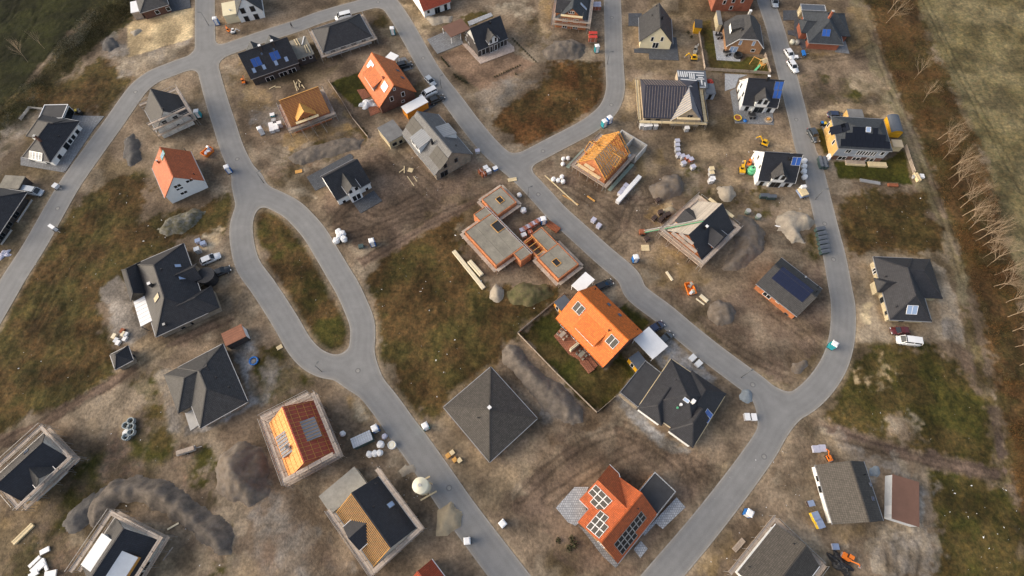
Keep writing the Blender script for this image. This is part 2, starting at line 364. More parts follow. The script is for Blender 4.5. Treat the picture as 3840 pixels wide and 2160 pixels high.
# meadows
zone([(60,1080),(200,850),(300,745),(420,665),(545,635),(560,700),(530,760),(500,840),(590,800),(760,790),(860,700),(893,740),(870,860),(850,900),(700,890),(640,940),(520,1010),(440,1080),(370,1120),(370,1230),(420,1330),(430,1400),(320,1480),(100,1580),(-100,1660),(-100,1300)], VEG_A, VEG_B, 1,2.5,1,1)
zone([(960,800),(990,785),(1040,800),(1120,885),(1170,960),(1230,1090),(1295,1190),(1312,1250),(1290,1300),(1240,1315),(1185,1290),(1110,1180),(1040,1050),(985,950),(955,880)], GRN_A, VEG_A, .8,1.5,1,1)
zone([(1385,1010),(1480,930),(1640,830),(1740,800),(1715,900),(1770,1010),(1850,1090),(1960,1080),(2090,1090),(2070,1140),(1960,1230),(1880,1300),(1880,1340),(1830,1370),(1690,1480),(1660,1580),(1580,1570),(1480,1430),(1420,1340),(1415,1250),(1395,1120)], VEG_A, VEG_B, 1,2.5,1,1)
zone([(2060,245),(2150,232),(2260,222),(2278,330),(2258,390),(2200,445),(2080,515),(1990,545),(1930,538),(1870,495),(1830,440),(1900,390),(2020,310)], RST_A, RST_B, 1,3,1,1)
zone([(3118,770),(3200,725),(3330,715),(3480,735),(3525,870),(3560,970),(3440,965),(3280,945),(3180,960),(3150,890)], VEG_A, GRN_B, 1.2,3,1,1)
zone([(3200,1330),(3270,1290),(3480,1290),(3590,1330),(3650,1450),(3710,1560),(3740,1700),(3740,1780),(3650,1750),(3500,1720),(3380,1680),(3320,1670),(3130,1600),(3110,1520),(3170,1400)], GRN_A, GRN_B, 1.2,3,1,1)
zone([(3475,1745),(3600,1770),(3740,1810),(3800,1850),(3840,2200),(3490,2200),(3515,2050),(3495,1950),(3480,1850)], GRN_A, GRN_B, 1.0,3,1,1)
zone([(190,320),(330,262),(370,215),(420,240),(455,285),(540,282),(490,330),(440,400),(390,435),(280,410),(180,395),(60,380)], GRN_B, VEG_A, 1.2,3,1,1)
zone([(300,1700),(420,1600),(640,1620),(780,1680),(800,1800),(860,1940),(880,2010),(870,2180),(780,2180),(830,2010),(780,1900),(650,1780),(520,1780),(380,1830),(300,1930),(230,2020),(280,2050),(250,2180),(50,2180),(30,2100),(200,1950),(230,1860)], GRN_A, MUD_A, 1.5,4,.9,.8)
zone([(530,1400),(600,1420),(640,1560),(640,1680),(560,1640),(520,1540)], GRN_B, GRN_A, 1.2,3,.8,.8)
zone([(950,1290),(1060,1300),(1120,1350),(1190,1400),(1150,1440),(1050,1500),(980,1500),(960,1420)], GRN_B, GRN_A, 1.2,3,.8,.8)
zone([(1340,1440),(1420,1520),(1450,1560),(1400,1600),(1320,1560),(1290,1490)], VEG_B, BASE_A, 1.2,3,.6,.6)
zone([(1060,590),(1180,520),(1330,480),(1380,510),(1350,560),(1200,600),(1100,650),(1030,690),(1010,650)], GRN_B, MUD_A, 1.2,4,.75,.7)
zone([(1420,40),(1490,70),(1440,110),(1400,90)], GRN_B, VEG_B, 1,3,.7,.7)
zone([(1560,60),(1640,100),(1760,60),(1800,30),(1840,60),(1700,110),(1590,110)], GRN_A, GRN_B, 1,3,.8,.8)
zone([(1900,100),(2010,60),(2060,120),(2030,190),(1960,180)], GRN_B, BASE_A, 1,4,.6,.6)
zone([(2440,180),(2330,260),(2560,300),(2620,260),(2560,180)], GRN_B, BASE_A, 1,4,.35,.4)
zone([(2500,700),(2700,620),(2640,540),(2600,520),(2540,600),(2560,660)], GRN_A, BASE_A, 1,4,.7,.6)
zone([(2590,700),(2850,720),(2900,760),(2860,790),(2700,760),(2590,770)], GRN_B, GRN_A, 1.2,4,.7,.6)
zone([(3000,280),(3200,290),(3330,380),(3240,400),(3050,380)], GRN_A, BASE_B, 1.2,4,.75,.7)
zone([(2930,1560),(3100,1620),(3000,1700),(2960,1760),(2900,1700)], GRN_B, BASE_A, 1.2,4,.5,.5)
zone([(3010,880),(3050,860),(3080,950),(3070,970),(3030,950)], GRN_A, GRN_B, .8,2,.9,.8)
zone([(2530,1150),(2680,1250),(2860,1390),(2960,1450),(3030,1430),(2970,1480),(2860,1450),(2700,1320),(2560,1200)], GRN_B, BASE_B, .8,2.5,.7,.7)
zone([(380,1130),(450,1060),(500,1030),(700,890),(640,900),(480,990),(390,1060)], GRN_A, GRN_B, 1,3,.6,.6)
# mud plots, tracks and sand
zone([(1240,690),(1330,600),(1440,560),(1560,690),(1650,780),(1560,850),(1400,930),(1340,940),(1280,880),(1200,780)], MUD_A, MUD_B, 1,3,1,0,1.5)
zone([(1930,1900),(1990,1770),(2130,1640),(2330,1600),(2480,1640),(2640,1700),(2680,1760),(2560,1880),(2440,2050),(2330,2200),(2180,2200),(2060,2040)], MUD_A, (.185,.14,.105),1,3,.9,0,2)
zone([(2640,1210),(2800,1060),(2860,1000),(3090,1010),(3125,1200),(3090,1330),(2980,1420),(2860,1390),(2710,1290)], (.205,.16,.12), MUD_A, 1,3,.9,0,4)
zone([(1650,210),(1730,168),(1900,190),(2010,240),(1810,350),(1745,295)], (.235,.165,.12),(.2,.145,.108),.4,.8,1,0)
zone([(2120,1560),(2240,1510),(2340,1560),(2280,1600),(2160,1640),(2060,1720),(1990,1760),(2030,1680)], (.17,.125,.085), MUD_A, 1,2,.8)
zone([(860,1172),(885,1200),(640,1312),(500,1402),(330,1502),(100,1645),(-60,1710),(-60,1665),(100,1598),(320,1476),(480,1386),(620,1288)], (.205,.155,.122),(.165,.122,.096),.5,1.2,1)
zone([(1330,970),(1480,903),(1640,803),(1890,690),(1895,715),(1655,832),(1500,925),(1365,1000)], (.175,.13,.102),(.145,.108,.085),.5,1.2,1)
zone([(3090,1598),(3250,1628),(3420,1690),(3600,1718),(3760,1765),(3745,1800),(3600,1772),(3400,1735),(3230,1664),(3075,1635)], (.2,.15,.12),(.16,.12,.1),.6,1.5,1)
zone([(3580,1310),(3640,1320),(3660,1400),(3620,1400)], (.2,.155,.12), MUD_A, .6,1.5,.8)
zone([(3710,1530),(3740,1530),(3770,1700),(3745,1740)], (.12,.095,.08),(.09,.07,.06),.4,1,.9)
zone([(455,250),(475,165),(480,215),(640,165),(720,140),(715,160),(600,260),(520,285),(450,285)], GRV_A, PALE_B, 1,2.5,.9)
zone([(475,100),(500,80),(735,25),(722,140),(640,167),(482,214)], (.57,.47,.30),(.50,.40,.25),.35,.7,1)
zone([(370,155),(430,130),(480,200),(440,215),(380,200)], GRV_B, GRV_A, 1,2,.9)
zone([(580,300),(720,270),(790,440),(760,620),(560,640),(450,590),(460,500),(560,420)], PALE_B, BASE_A, 1.5,4,.55)
zone([(372,1075),(440,1040),(495,1100),(545,1260),(540,1330),(430,1250)], GRV_A, GRV_B, .4,1.2,1)
zone([(500,1290),(560,1260),(660,1300),(640,1330),(520,1390)], SAND_A, SAND_B, .6,1.5,.95)
zone([(800,1040),(900,1070),(920,1180),(840,1200),(760,1190)], SAND_B, BASE_A, .8,2,.8)
zone([(760,880),(840,850),(850,890),(790,960),(750,940)], PALE_A, SAND_A, .8,2.5,.8)
zone([(580,1410),(640,1390),(700,1640),(640,1620)], GRV_B, PALE_B, .6,1.5,.8)
zone([(860,1290),(920,1230),(975,1320),(930,1400),(960,1510),(760,1630),(690,1640),(700,1600),(900,1540),(930,1500)], (.33,.33,.34), GRV_B, .4,1.0,1,0,1.2)
zone([(1000,1330),(1080,1370),(1040,1440),(980,1520),(985,1420)], PALE_B, GRV_B, .8,2,.7)
zone([(100,1640),(330,1560),(440,1590),(330,1700),(220,1780),(150,1700)], SAND_B, BASE_B, 1,3,.7)
zone([(440,1590),(470,1560),(500,1570),(500,1630),(450,1650)], PALE_B, SAND_B, .4,1,1)
zone([(0,1870),(120,1850),(200,1890),(160,1980),(0,2000)], YEL_B, BASE_B, 1,3,.7)
zone([(620,2050),(760,2060),(800,2130),(740,2180),(600,2180)], (.27,.22,.155), SAND_B, .8,1.5,.9)
zone([(820,2070),(920,2080),(1000,2180),(860,2180)], PALE_B, SAND_B, .8,3,.8)
zone([(1000,1700),(1060,1750),(1120,1860),(1180,1980),(1260,2100),(1300,2180),(1000,2180),(940,2000),(960,1880)], GRV_B, MUD_A, 1.5,4,.7)
zone([(1310,1480),(1360,1520),(1400,1560),(1370,1600),(1330,1560)], PALE_A, YEL_A, .7,2,.7)
zone([(1460,1740),(1530,1700),(1560,1760),(1500,1790)], PALE_A, PALE_B, .8,2,.85)
zone([(1620,1600),(1670,1540),(1760,1690),(1900,1750),(2010,1650),(1990,1760),(1880,1870),(1800,1940),(1700,1780)], (.26,.215,.155), SAND_B, .8,2,.8)
zone([(1690,1470),(1840,1372),(1870,1390),(1720,1500),(1680,1540)], YEL_B, SAND_B, .6,1,.8)
zone([(2030,1400),(2110,1440),(2190,1540),(2150,1590),(2060,1570),(1960,1440)], MUD_A, GRV_B, .8,2,.8)
zone([(2200,1480),(2250,1450),(2300,1510),(2250,1545)], (.17,.125,.09), MUD_A, .4,.8,.9)
zone([(2280,1420),(2330,1470),(2400,1520),(2440,1590),(2560,1670),(2590,1690),(2570,1700),(2470,1680),(2390,1600),(2300,1500)], (.31,.32,.34), GRV_B, .3,.8,1,0,1.0)
zone([(2430,1310),(2520,1270),(2590,1330),(2690,1420),(2680,1450),(2600,1400),(2540,1370),(2480,1390)], (.27,.275,.29), GRV_B, .3,.6,1,0,1.)
zone([(2480,1340),(2520,1310),(2530,1325),(2500,1370)], YEL_A, SAND_A, .5,1,.9)
zone([(2640,1500),(2800,1500),(2850,1560),(2770,1700),(2650,1700),(2560,1660),(2620,1580)], (.255,.205,.145), BASE_A, 1,3,.6)
zone([(2680,1740),(2740,1720),(2745,1790),(2700,1800)], PALE_A, SAND_A, .6,1.5,.85)
zone([(2640,1990),(2720,1970),(2760,2040),(2660,2140),(2600,2130)], YEL_B, SAND_A, .8,2,.8)
zone([(2960,1660),(3060,1730),(3020,1900),(3100,2060),(3060,2160),(2980,2100),(2950,1900),(2880,1850)], PALE_B, BASE_A, 1,3,.7)
zone([(3100,1650),(3300,1700),(3470,1760),(3490,1950),(3520,2060),(3470,2180),(3280,2180),(3200,2050),(3280,1960),(3340,1960),(3400,1800),(3260,1760)], PALE_B, GRV_A, 1,4,.85)
zone([(3105,1965),(3280,1960),(3290,2010),(3180,2030),(3115,2020)], SAND_B, YEL_B, .5,1,.85)
zone([(3230,970),(3280,940),(3500,970),(3560,1030),(3600,1180),(3610,1290),(3500,1270),(3450,1270),(3290,1280),(3180,1300),(3200,1150)], PALE_B, SAND_B, .6,1.5,.9)
zone([(3490,970),(3550,1010),(3610,1240),(3590,1280),(3540,1270),(3510,1100)], GRV_A, PALE_B, .5,1.2,.9)
zone([(3230,1150),(3260,1140),(3255,1210),(3215,1210)], (.50,.43,.30), SAND_A, .5,1.5,.9)
zone([(3240,1380),(3300,1350),(3350,1420),(3340,1480),(3290,1470),(3250,1420)], (.50,.40,.26), GRN_B, 1.2,5,.8,.3,.8)
zone([(3340,1560),(3380,1540),(3420,1600),(3450,1640),(3380,1660),(3310,1650)], PALE_A, BASE_A, 1,3,.85)
zone([(3000,1630),(3080,1620),(3160,1690),(3100,1730)], SAND_B, PALE_B, 1,3,.7)
zone([(2990,400),(3110,390),(3320,400),(3400,480),(3280,440),(3080,450),(3010,480)], SAND_A, SAND_B, .8,3,.75)
zone([(3170,280),(3290,270),(3330,350),(3250,360),(3180,330)], (.32,.27,.2), SAND_B, 1,3,.75)
zone([(3020,220),(3200,200),(3290,140),(3260,20),(3180,30),(3180,120),(3160,190),(3040,200)], (.235,.185,.115), YEL_B, 1,2,.8)
zone([(2330,60),(2440,40),(2600,60),(2620,240),(2500,270),(2340,260),(2320,150)], SAND_B, (.25,.2,.135),1,3,.7)
zone([(2330,300),(2400,290),(2390,470),(2330,470),(2310,420)], SAND_A, YEL_B, .8,3,.7)
zone([(2400,520),(2520,500),(2620,480),(2700,540),(2760,500),(2840,480),(2980,520),(2990,560),(2760,560),(2640,620),(2560,640),(2460,570)], SAND_B, (.24,.19,.13),1,3,.7)
zone([(2050,600),(2150,650),(2300,720),(2420,740),(2440,700),(2500,640),(2540,700),(2460,800),(2400,900),(2300,880),(2200,780),(2060,680)], (.215,.17,.13), MUD_A, 1,3,.8,0,1.5)
zone([(2380,600),(2480,560),(2500,620),(2430,680),(2380,690)], YEL_B, SAND_B, .8,2,.8)
zone([(2440,770),(2520,760),(2540,800),(2460,830),(2430,810)], YEL_A, SAND_A, .8,2,.8)
zone([(2360,960),(2480,920),(2620,1000),(2680,1030),(2580,1080),(2440,1060)], YEL_B, SAND_B, 1,3,.75)
zone([(2370,1010),(2430,1000),(2460,1040),(2400,1080)], PALE_A, PALE_B, .7,2,.9)
zone([(2680,650),(2760,640),(2780,740),(2720,760),(2670,720)], SAND_A, SAND_B, .8,2,.6)
zone([(1290,60),(1420,120),(1470,130),(1440,190),(1330,250),(1150,260),(1100,220),(1200,215)], (.20,.158,.12), MUD_A, 1,3,.7)
zone([(900,220),(960,250),(1010,400),(1000,430),(920,420),(880,330)], (.27,.205,.125),(.2,.16,.105),1,4,.8)
zone([(940,420),(1060,400),(1090,440),(1030,480),(930,470)], GRV_B, (.21,.21,.215),.8,2,.85)
zone([(1050,530),(1120,480),(1270,480),(1310,440),(1260,330),(1230,310),(1290,420),(1320,480),(1180,530),(1080,560)], YEL_A, YEL_B, .8,2,.85)
zone([(1430,520),(1520,500),(1560,640),(1500,640)], PALE_B, SAND_B, 1,3,.7)
zone([(1490,10),(1570,20),(1640,120),(1560,130),(1510,60)], SAND_A, SAND_B, 1,3,.6)
zone([(1560,20),(1600,80),(1700,100),(1640,120),(1560,60)], SAND_A, YEL_B, .8,2,.7)
zone([(1560,120),(1640,110),(1600,140)], SAND_A, SAND_B, .8,2,.7)
zone([(1840,30),(1960,0),(2010,40),(1980,70),(1880,60)], PALE_A, PALE_B, 1,3,.7)
zone([(2020,-40),(2070,-40),(2060,140),(2020,100)], SAND_A, YEL_B, .8,2,.7)
zone([(1780,350),(1900,290),(2020,300),(1900,390),(1830,430),(1790,400)], (.235,.2,.165), GRV_B, .8,2,.8)
zone([(1080,720),(1180,700),(1180,740),(1110,740)], PALE_A, PALE_B, .8,2,.8)
zone([(1770,760),(1880,700),(2000,760),(2090,800),(2020,900),(1950,860)], (.235,.185,.135), MUD_A, 1,2.5,.8)
zone([(1480,600),(1700,540),(1830,600),(1880,690),(1640,790),(1560,700)], (.19,.15,.12), MUD_A, 1,3,.8)
zone([(20,690),(230,620),(300,540),(400,440),(420,460),(240,700),(60,1000),(0,1000)], (.24,.2,.135), BASE_A, 1,2,.8)
zone([(40,470),(110,410),(170,420),(60,560),(0,590),(0,500)], (.20,.17,.14), GRV_B, .8,2,.8)
# lawns
zone([(1235,312),(1345,272),(1385,335),(1355,362),(1405,395),(1330,402)], LAWN_A, LAWN_B, .3,.5,1,.7)
zone([(1960,1255),(2080,1150),(2130,1200),(2270,1390),(2330,1330),(2370,1380),(2395,1400),(2300,1500),(2250,1545),(2200,1520)], LAWN_B, GRN_B, .4,1,1,.7)
zone([(2325,1155),(2365,1128),(2442,1208),(2405,1242)], LAWN_A, LAWN_B, .3,.5,1,.7)
zone([(3055,485),(3090,480),(3120,570),(3090,575)], LAWN_A, LAWN_B, .4,.8,1,.7)
zone([(3128,608),(3330,600),(3385,560),(3420,690),(3300,680),(3145,665)], (.045,.05,.010), LAWN_A, .3,.6,1,.7)
zone([(2622,75),(2665,75),(2695,205),(2715,225),(2780,225),(2800,210),(2878,222),(2892,282),(2670,268),(2640,170)], (.085,.082,.022), GRN_B, .3,.6,1,.7)
zone([(1520,270),(1570,265),(1585,295),(1540,325)], (.16,.075,.035), MUD_A, .3,.6,.9)
zone([(1540,325),(1600,300),(1640,345),(1570,375)], GRN_A, VEG_B, .4,.8,.9,.6)
gx = np.concatenate([[-1500,-900,-600,-400,-300,-240], np.arange(-205,205.01,.35), [240,300,400,600,900,1500]]).astype(np.float32)
yy = [-19.]
while yy[-1] < 176: yy.append(yy[-1] + .27 + max(0, yy[-1]) * .0014)
gy = np.concatenate([[-900,-500,-250,-120,-60,-35], yy, [200,250,320,450,700,1200,2200]]).astype(np.float32)
GX, GY = np.meshgrid(gx, gy, indexing='ij'); X = GX.ravel(); Y = GY.ravel()
E = vnoise(X, Y, 1.1,3) * .5 + vnoise(X, Y, 3.5,4) * .7 + vnoise(X, Y, .5,5) * .3 - .75
n1 = fbm(X, Y, 7,4,6)[:, None]; n2 = fbm(X, Y, 1.3,3,9); n3 = fbm(X, Y, 22,3,12)
def sm(a, b_, t):
 t = np.clip((t - a) / (b_ - a),0,1); return t * t * (3 - 2 * t)
C = np.array(BASE_A) * (1 - sm(.35,.65, n1)) + np.array(BASE_B) * sm(.35,.65, n1)
pt = sm(.56,.68, n3)[:, None] * .5; C = C * (1 - pt) + np.array(GRN_B) * pt       # weeds creep over bare ground
pt = sm(.56,.66, fbm(X, Y, 9,4,33))[:, None] * .55; C = C * (1 - pt) + np.array(PALE_B) * pt
VEGW = np.zeros(len(X), np.float32)
for P, ca, cb, soft, en, stn, veg, ns in ZN:
 P = W(P); px = [p[0] for p in P]; py = [p[1] for p in P]; mg = soft + en + 1
 k = np.nonzero((X > min(px) - mg) & (X < max(px) + mg) & (Y > min(py) - mg) & (Y < max(py) + mg))[0]
 d = poly_sdf(X[k], Y[k], P) + E[k] * en * 1.6
 wgt = (1 - sm(-soft, soft, d)) * stn
 if stn < .95: wgt = wgt * (.55 + .9 * sm(.3,.7, fbm(X[k], Y[k], 2.5,3,21)))
 wgt = np.clip(wgt, 0,1)[:, None]
 q = sm(.32,.68, fbm(X[k], Y[k], ns * 1.6,4,15))[:, None]
 C[k] = C[k] * (1 - wgt) + (np.array(ca) * (1 - q) + np.array(cb) * q) * wgt
 VEGW[k] = VEGW[k] * (1 - wgt[:, 0]) + veg * wgt[:, 0]
rf = road_field(X, Y)
vg = ((1 - sm(.1,1.6, rf + E * 1.2)) * .75)[:, None]; C = C * (1 - vg) + np.array((.285,.235,.175)) * vg
VEGW *= (1 - vg[:, 0])
# wheel ruts pressed into the earth
RUT = np.zeros(len(X), np.float32)
def ruts(P, gap=1.7, wd=.32, s=.4):
 P = spline(W(P),6); px = [p[0] for p in P]; py = [p[1] for p in P]
 k = np.nonzero((X > min(px) - 3) & (X < max(px) + 3) & (Y > min(py) - 3) & (Y < max(py) + 3))[0]
 d = np.full(len(k),50., np.float32)
 for i in range(len(P) - 1): d = np.minimum(d, seg_d(X[k], Y[k], P[i], P[i + 1]))
 t = np.abs(d + (E[k]) * .25 - gap / 2); RUT[k] = np.maximum(RUT[k], (1 - sm(wd * .5, wd * 1.3, t)) * s)
for P in [[(2330,1620),(2430,1660),(2540,1740),(2610,1850),(2640,1930)], [(2620,1930),(2600,1800),(2560,1700),(2450,1640)], [(2690,1760),(2610,1770),(2560,1790)],
  [(2560,1640),(2480,1660),(2350,1690),(2200,1780),(2050,1880)], [(2010,1800),(2080,1740),(2200,1660),(2330,1610)], [(1950,1870),(2060,1760),(2160,1680)],
  [(2330,1590),(2450,1650),(2600,1740),(2680,1790)], [(1230,860),(1320,820),(1420,850),(1540,790),(1620,770)], [(1250,830),(1330,760),(1430,800),(1560,740)], [(1290,890),(1400,860),(1500,820),(1600,800)],
  [(1420,590),(1500,650),(1560,700),(1640,770)], [(1500,560),(1580,640),(1650,700)], [(2120,700),(2220,760),(2300,820),(2380,880),(2440,900)], [(2160,690),(2280,740),(2400,760),(2460,740)], [(2260,920),(2330,860),(2360,780),(2400,720)],
  [(0,1672),(330,1490),(620,1300),(870,1186)], [(1350,985),(1640,818),(1890,702)], [(3085,1616),(3420,1712),(3750,1783)], [(100,1250),(170,1120),(230,1010),(320,900),(350,760)], [(130,1230),(200,1100),(270,980),(360,860)], [(150,1000),(210,1010),(270,960),(300,880)],
  [(3470,0),(3560,190),(3640,350),(3745,545),(3840,720)], [(3260,100),(3330,300),(3420,500),(3490,680),(3560,870),(3620,1060)], [(2660,1240),(2800,1330),(2950,1400)], [(3350,2160),(3340,2050),(3300,1980)], [(3420,2160),(3430,2060),(3380,1990)], [(3300,2000),(3360,2010),(3420,1990)],
  [(3280,160),(3190,205),(3060,225)], [(3000,210),(3120,220),(3260,200)], [(1010,560),(1090,590),(1200,560),(1340,520)], [(2900,1170),(3010,1250),(3060,1300)], [(20,395),(110,300),(230,160),(330,40)], [(-40,250),(60,180),(130,60),(160,-40)], [(-40,120),(40,60),(70,-40)]]:
 ruts(P)
C = C * (1 - RUT[:, None] * .75)
fine = fbm(X, Y, .9,2,40); C = C * (.70 + .28 * fine[:, None]) * (.62 + .76 * sm(.25,.75, fbm(X, Y, 5,4,77)))[:, None] * np.array((1.05,.99,.92))
relief = VEGW * (n2 - .5) * .42 + (1 - VEGW) * ((n2 - .5) * .14 + (fbm(X, Y, 4,2,51) - .5) * .16) - RUT * .14
relief *= sm(.3,2.5, rf); relief = np.where(rf < .5,-.06, relief - .02)
farm = (np.abs(X) > 206) | (Y > 178) | (Y < -20); relief[farm] = -.02
PADS = []
def pad(name, mt, P, z=.05): PADS.append((name, mt, P, z))
q = Z(2720,260,6.586)
pad('driveway', 'paving_light', [q(-10,110), q(540,140), q(330,220), q(240,455), q(-10,535)]); pad('terrace', 'paving_grey', [q(115,545), q(250,470), q(345,1015), q(1165,1070), q(1195,1375), q(240,1330), q(215,1140)], .06)
q = Z(1200,570,6.036); pad('terrace', 'paving_dark', [q(755,1165), q(1215,870), q(1410,1110), q(920,1390)])
q = Z(950,530, T); pad('driveway', 'paving_dark', [q(515,345), q(935,118), q(965,145), q(930,260), q(720,420), q(600,478)])
q = Z(1550,0,6.0375); pad('driveway', 'paving_grey', [q(310,895), q(660,740), q(1000,640), q(1130,990), q(545,1220)]); pad('terrace', 'paving_pink', [q(1100,990), q(1200,990), q(1480,1240), q(2090,1000), q(2110,910), q(2285,1075), q(2290,1160), q(1520,1449)], .06)
pad('paved_strip', 'paving_light', [q(1230,490), q(1755,285), q(1800,360), q(1270,590)])
q = Z(2360,0,6.04); pad('terrace', 'paving_dark', [q(105,1110), q(235,1090), q(880,1120), q(930,840), q(1065,850), q(1120,1370), q(450,1345), q(440,1210), q(110,1190)]); pad('driveway', 'paving_dark', [q(-20,300), q(280,300), q(280,600), q(-20,590)])
q = Z(2640,0,6.038); pad('terrace', 'paving_light', [q(200,700), q(420,740), q(500,1060), q(500,1170), q(835,1220), q(820,1395), q(290,1360)])
q = Z(2940,0,6.037); pad('driveway', 'paving_dark', [q(-20,240), q(360,230), q(300,455), q(-20,465)]); pad('path', 'paving_dark', [q(235,440), q(350,420), q(520,1080), q(410,1110), q(330,970), q(270,820), q(90,780), q(80,690), q(230,690)], .055); pad('terrace', 'paving_grey', [q(1150,1180), q(1230,900), q(1390,930), q(1480,1215)])
q = Z(3040,380,4.83); pad('path', 'paving_grey', [q(200,440), q(300,420), q(470,1020), q(380,1030)])
q = Z(1300,180,4.83); pad('terrace', 'paving_red', [q(185,760), q(330,740), q(430,880), q(290,940)]); pad('terrace', 'paving_red', [q(385,1070), q(530,1030), q(620,1160), q(430,1232)]); pad('driveway', 'paving_dark', [q(1340,1120), q(1560,1000), q(1655,1005), q(1420,1165)]); pad('driveway', 'paving_grey', [q(900,200), q(1060,165), q(1205,370), q(1045,425)])
q = Z(1900,1060, T); pad('terrace', 'paving_red', [q(455,515), q(530,430), q(640,520), q(880,800), q(800,875), q(690,740), q(600,690)])
q = Z(1900,1597, T); pad('terrace', 'paving_light', [q(475,790), q(655,590), q(790,590), q(730,740), q(790,850), q(665,965), q(590,930)]); pad('driveway', 'paving_light', [q(1310,1040), q(1640,690), q(1725,785), q(1505,995), q(1440,940), q(1330,1060)]); pad('path', 'paving_light', [q(1225,1190), q(1295,1110), q(1362,1185), q(1290,1275)]); pad('path', 'paving_grey', [q(690,960), q(780,1010), q(1080,1340), q(1050,1370), q(930,1260), q(760,1040)])
q = Z(80,380,5.175); pad('driveway', 'paving_grey', [q(900,270), q(1610,290), q(1420,520), q(860,1360), q(640,1290), q(1170,500)]); pad('terrace', 'paving_grey', [q(-10,1080), q(130,1100), q(700,1260), q(860,1385), q(-10,1240)], .06)
q = Z(480,0,9.908); pad('driveway', 'paving_dark', [q(1500,-60), q(2290,-60), q(2335,285), q(1600,440)])
q = Z(0,1060, T); pad('terrace', 'concrete_pale', [q(1785,1260), q(1860,1200), q(1925,1370), q(1840,1430)])
PW = []
for nm, mt, P, z in PADS:
 w_ = W(P)
 if sum(w_[i][0] * w_[(i + 1) % len(w_)][1] - w_[(i + 1) % len(w_)][0] * w_[i][1] for i in range(len(w_))) < 0: w_.reverse()
 MB().prism(w_, -.12, z).build(nm, mt)['kind'] = 'structure'
 px = [p[0] for p in w_]; py = [p[1] for p in w_]
 k = np.nonzero((X > min(px) - 1) & (X < max(px) + 1) & (Y > min(py) - 1) & (Y < max(py) + 1))[0]
 d = poly_sdf(X[k], Y[k], w_); relief[k] = np.where(d < .4,-.06, relief[k])
# ------------------------------------------------------------------ the ground sheet
nxg, nyg = len(gx), len(gy)
me = bpy.data.meshes.new('ground'); co = np.stack([X, Y, relief], 1).astype(np.float32)
idx = np.arange(nxg * nyg).reshape(nxg, nyg)
qd = np.stack([idx[:-1, :-1], idx[1:, :-1], idx[1:, 1:], idx[:-1,1:]], -1).reshape(-1,4)
me.vertices.add(len(co)); me.vertices.foreach_set('co', co.ravel()); me.loops.add(len(qd) * 4); me.loops.foreach_set('vertex_index', qd.ravel().astype(np.int32))
me.polygons.add(len(qd)); me.polygons.foreach_set('loop_start', np.arange(0, len(qd) * 4,4, dtype=np.int32)); me.polygons.foreach_set('use_smooth', np.ones(len(qd), bool))
me.update(calc_edges=True)
ca = me.color_attributes.new('soil', 'FLOAT_COLOR', 'POINT'); ca.data.foreach_set('color', np.concatenate([np.clip(C, 0,1), VEGW[:, None]], 1).astype(np.float32).ravel())
m, n, b = _nodes('ground'); N = n.nodes.new; L = n.links.new
at = N('ShaderNodeVertexColor'); at.layer_name = 'soil'; tc = N('ShaderNodeTexCoord')
c = mixc(1.0, at.outputs['Color'], ramp(tnoise(1.6,10), [(.28,(.62,.62,.62)),(.5,(1., 1., 1.)),(.72,(1.42,1.40,1.36))]), 'MULTIPLY')
c = mixc(1.0, c, ramp(tnoise(.16,6), [(.3,(.86,.87,.88)),(.7,(1.14,1.13,1.1))]), 'MULTIPLY')
gr = ramp(tnoise(.9,8), [(.36,(.66,.76,.72)),(.5,(1., 1., 1.)),(.64,(1.35,1.25,1.15))])
c = mixc(at.outputs['Alpha'], c, mixc(1.0, c, gr, 'MULTIPLY'))
L(c, b.inputs['Base Color']); b.inputs['Roughness'].default_value = .95; b.inputs['Specular IOR Level'].default_value = .15
bp = N('ShaderNodeBump'); bp.inputs['Strength'].default_value = .8; bp.inputs['Distance'].default_value = .18; L(tnoise(2.6,10), bp.inputs['Height']); L(bp.outputs[0], b.inputs['Normal'])
me.materials.append(m); ground = bpy.data.objects.new('ground', me); link(ground); ground['kind'] = 'structure'
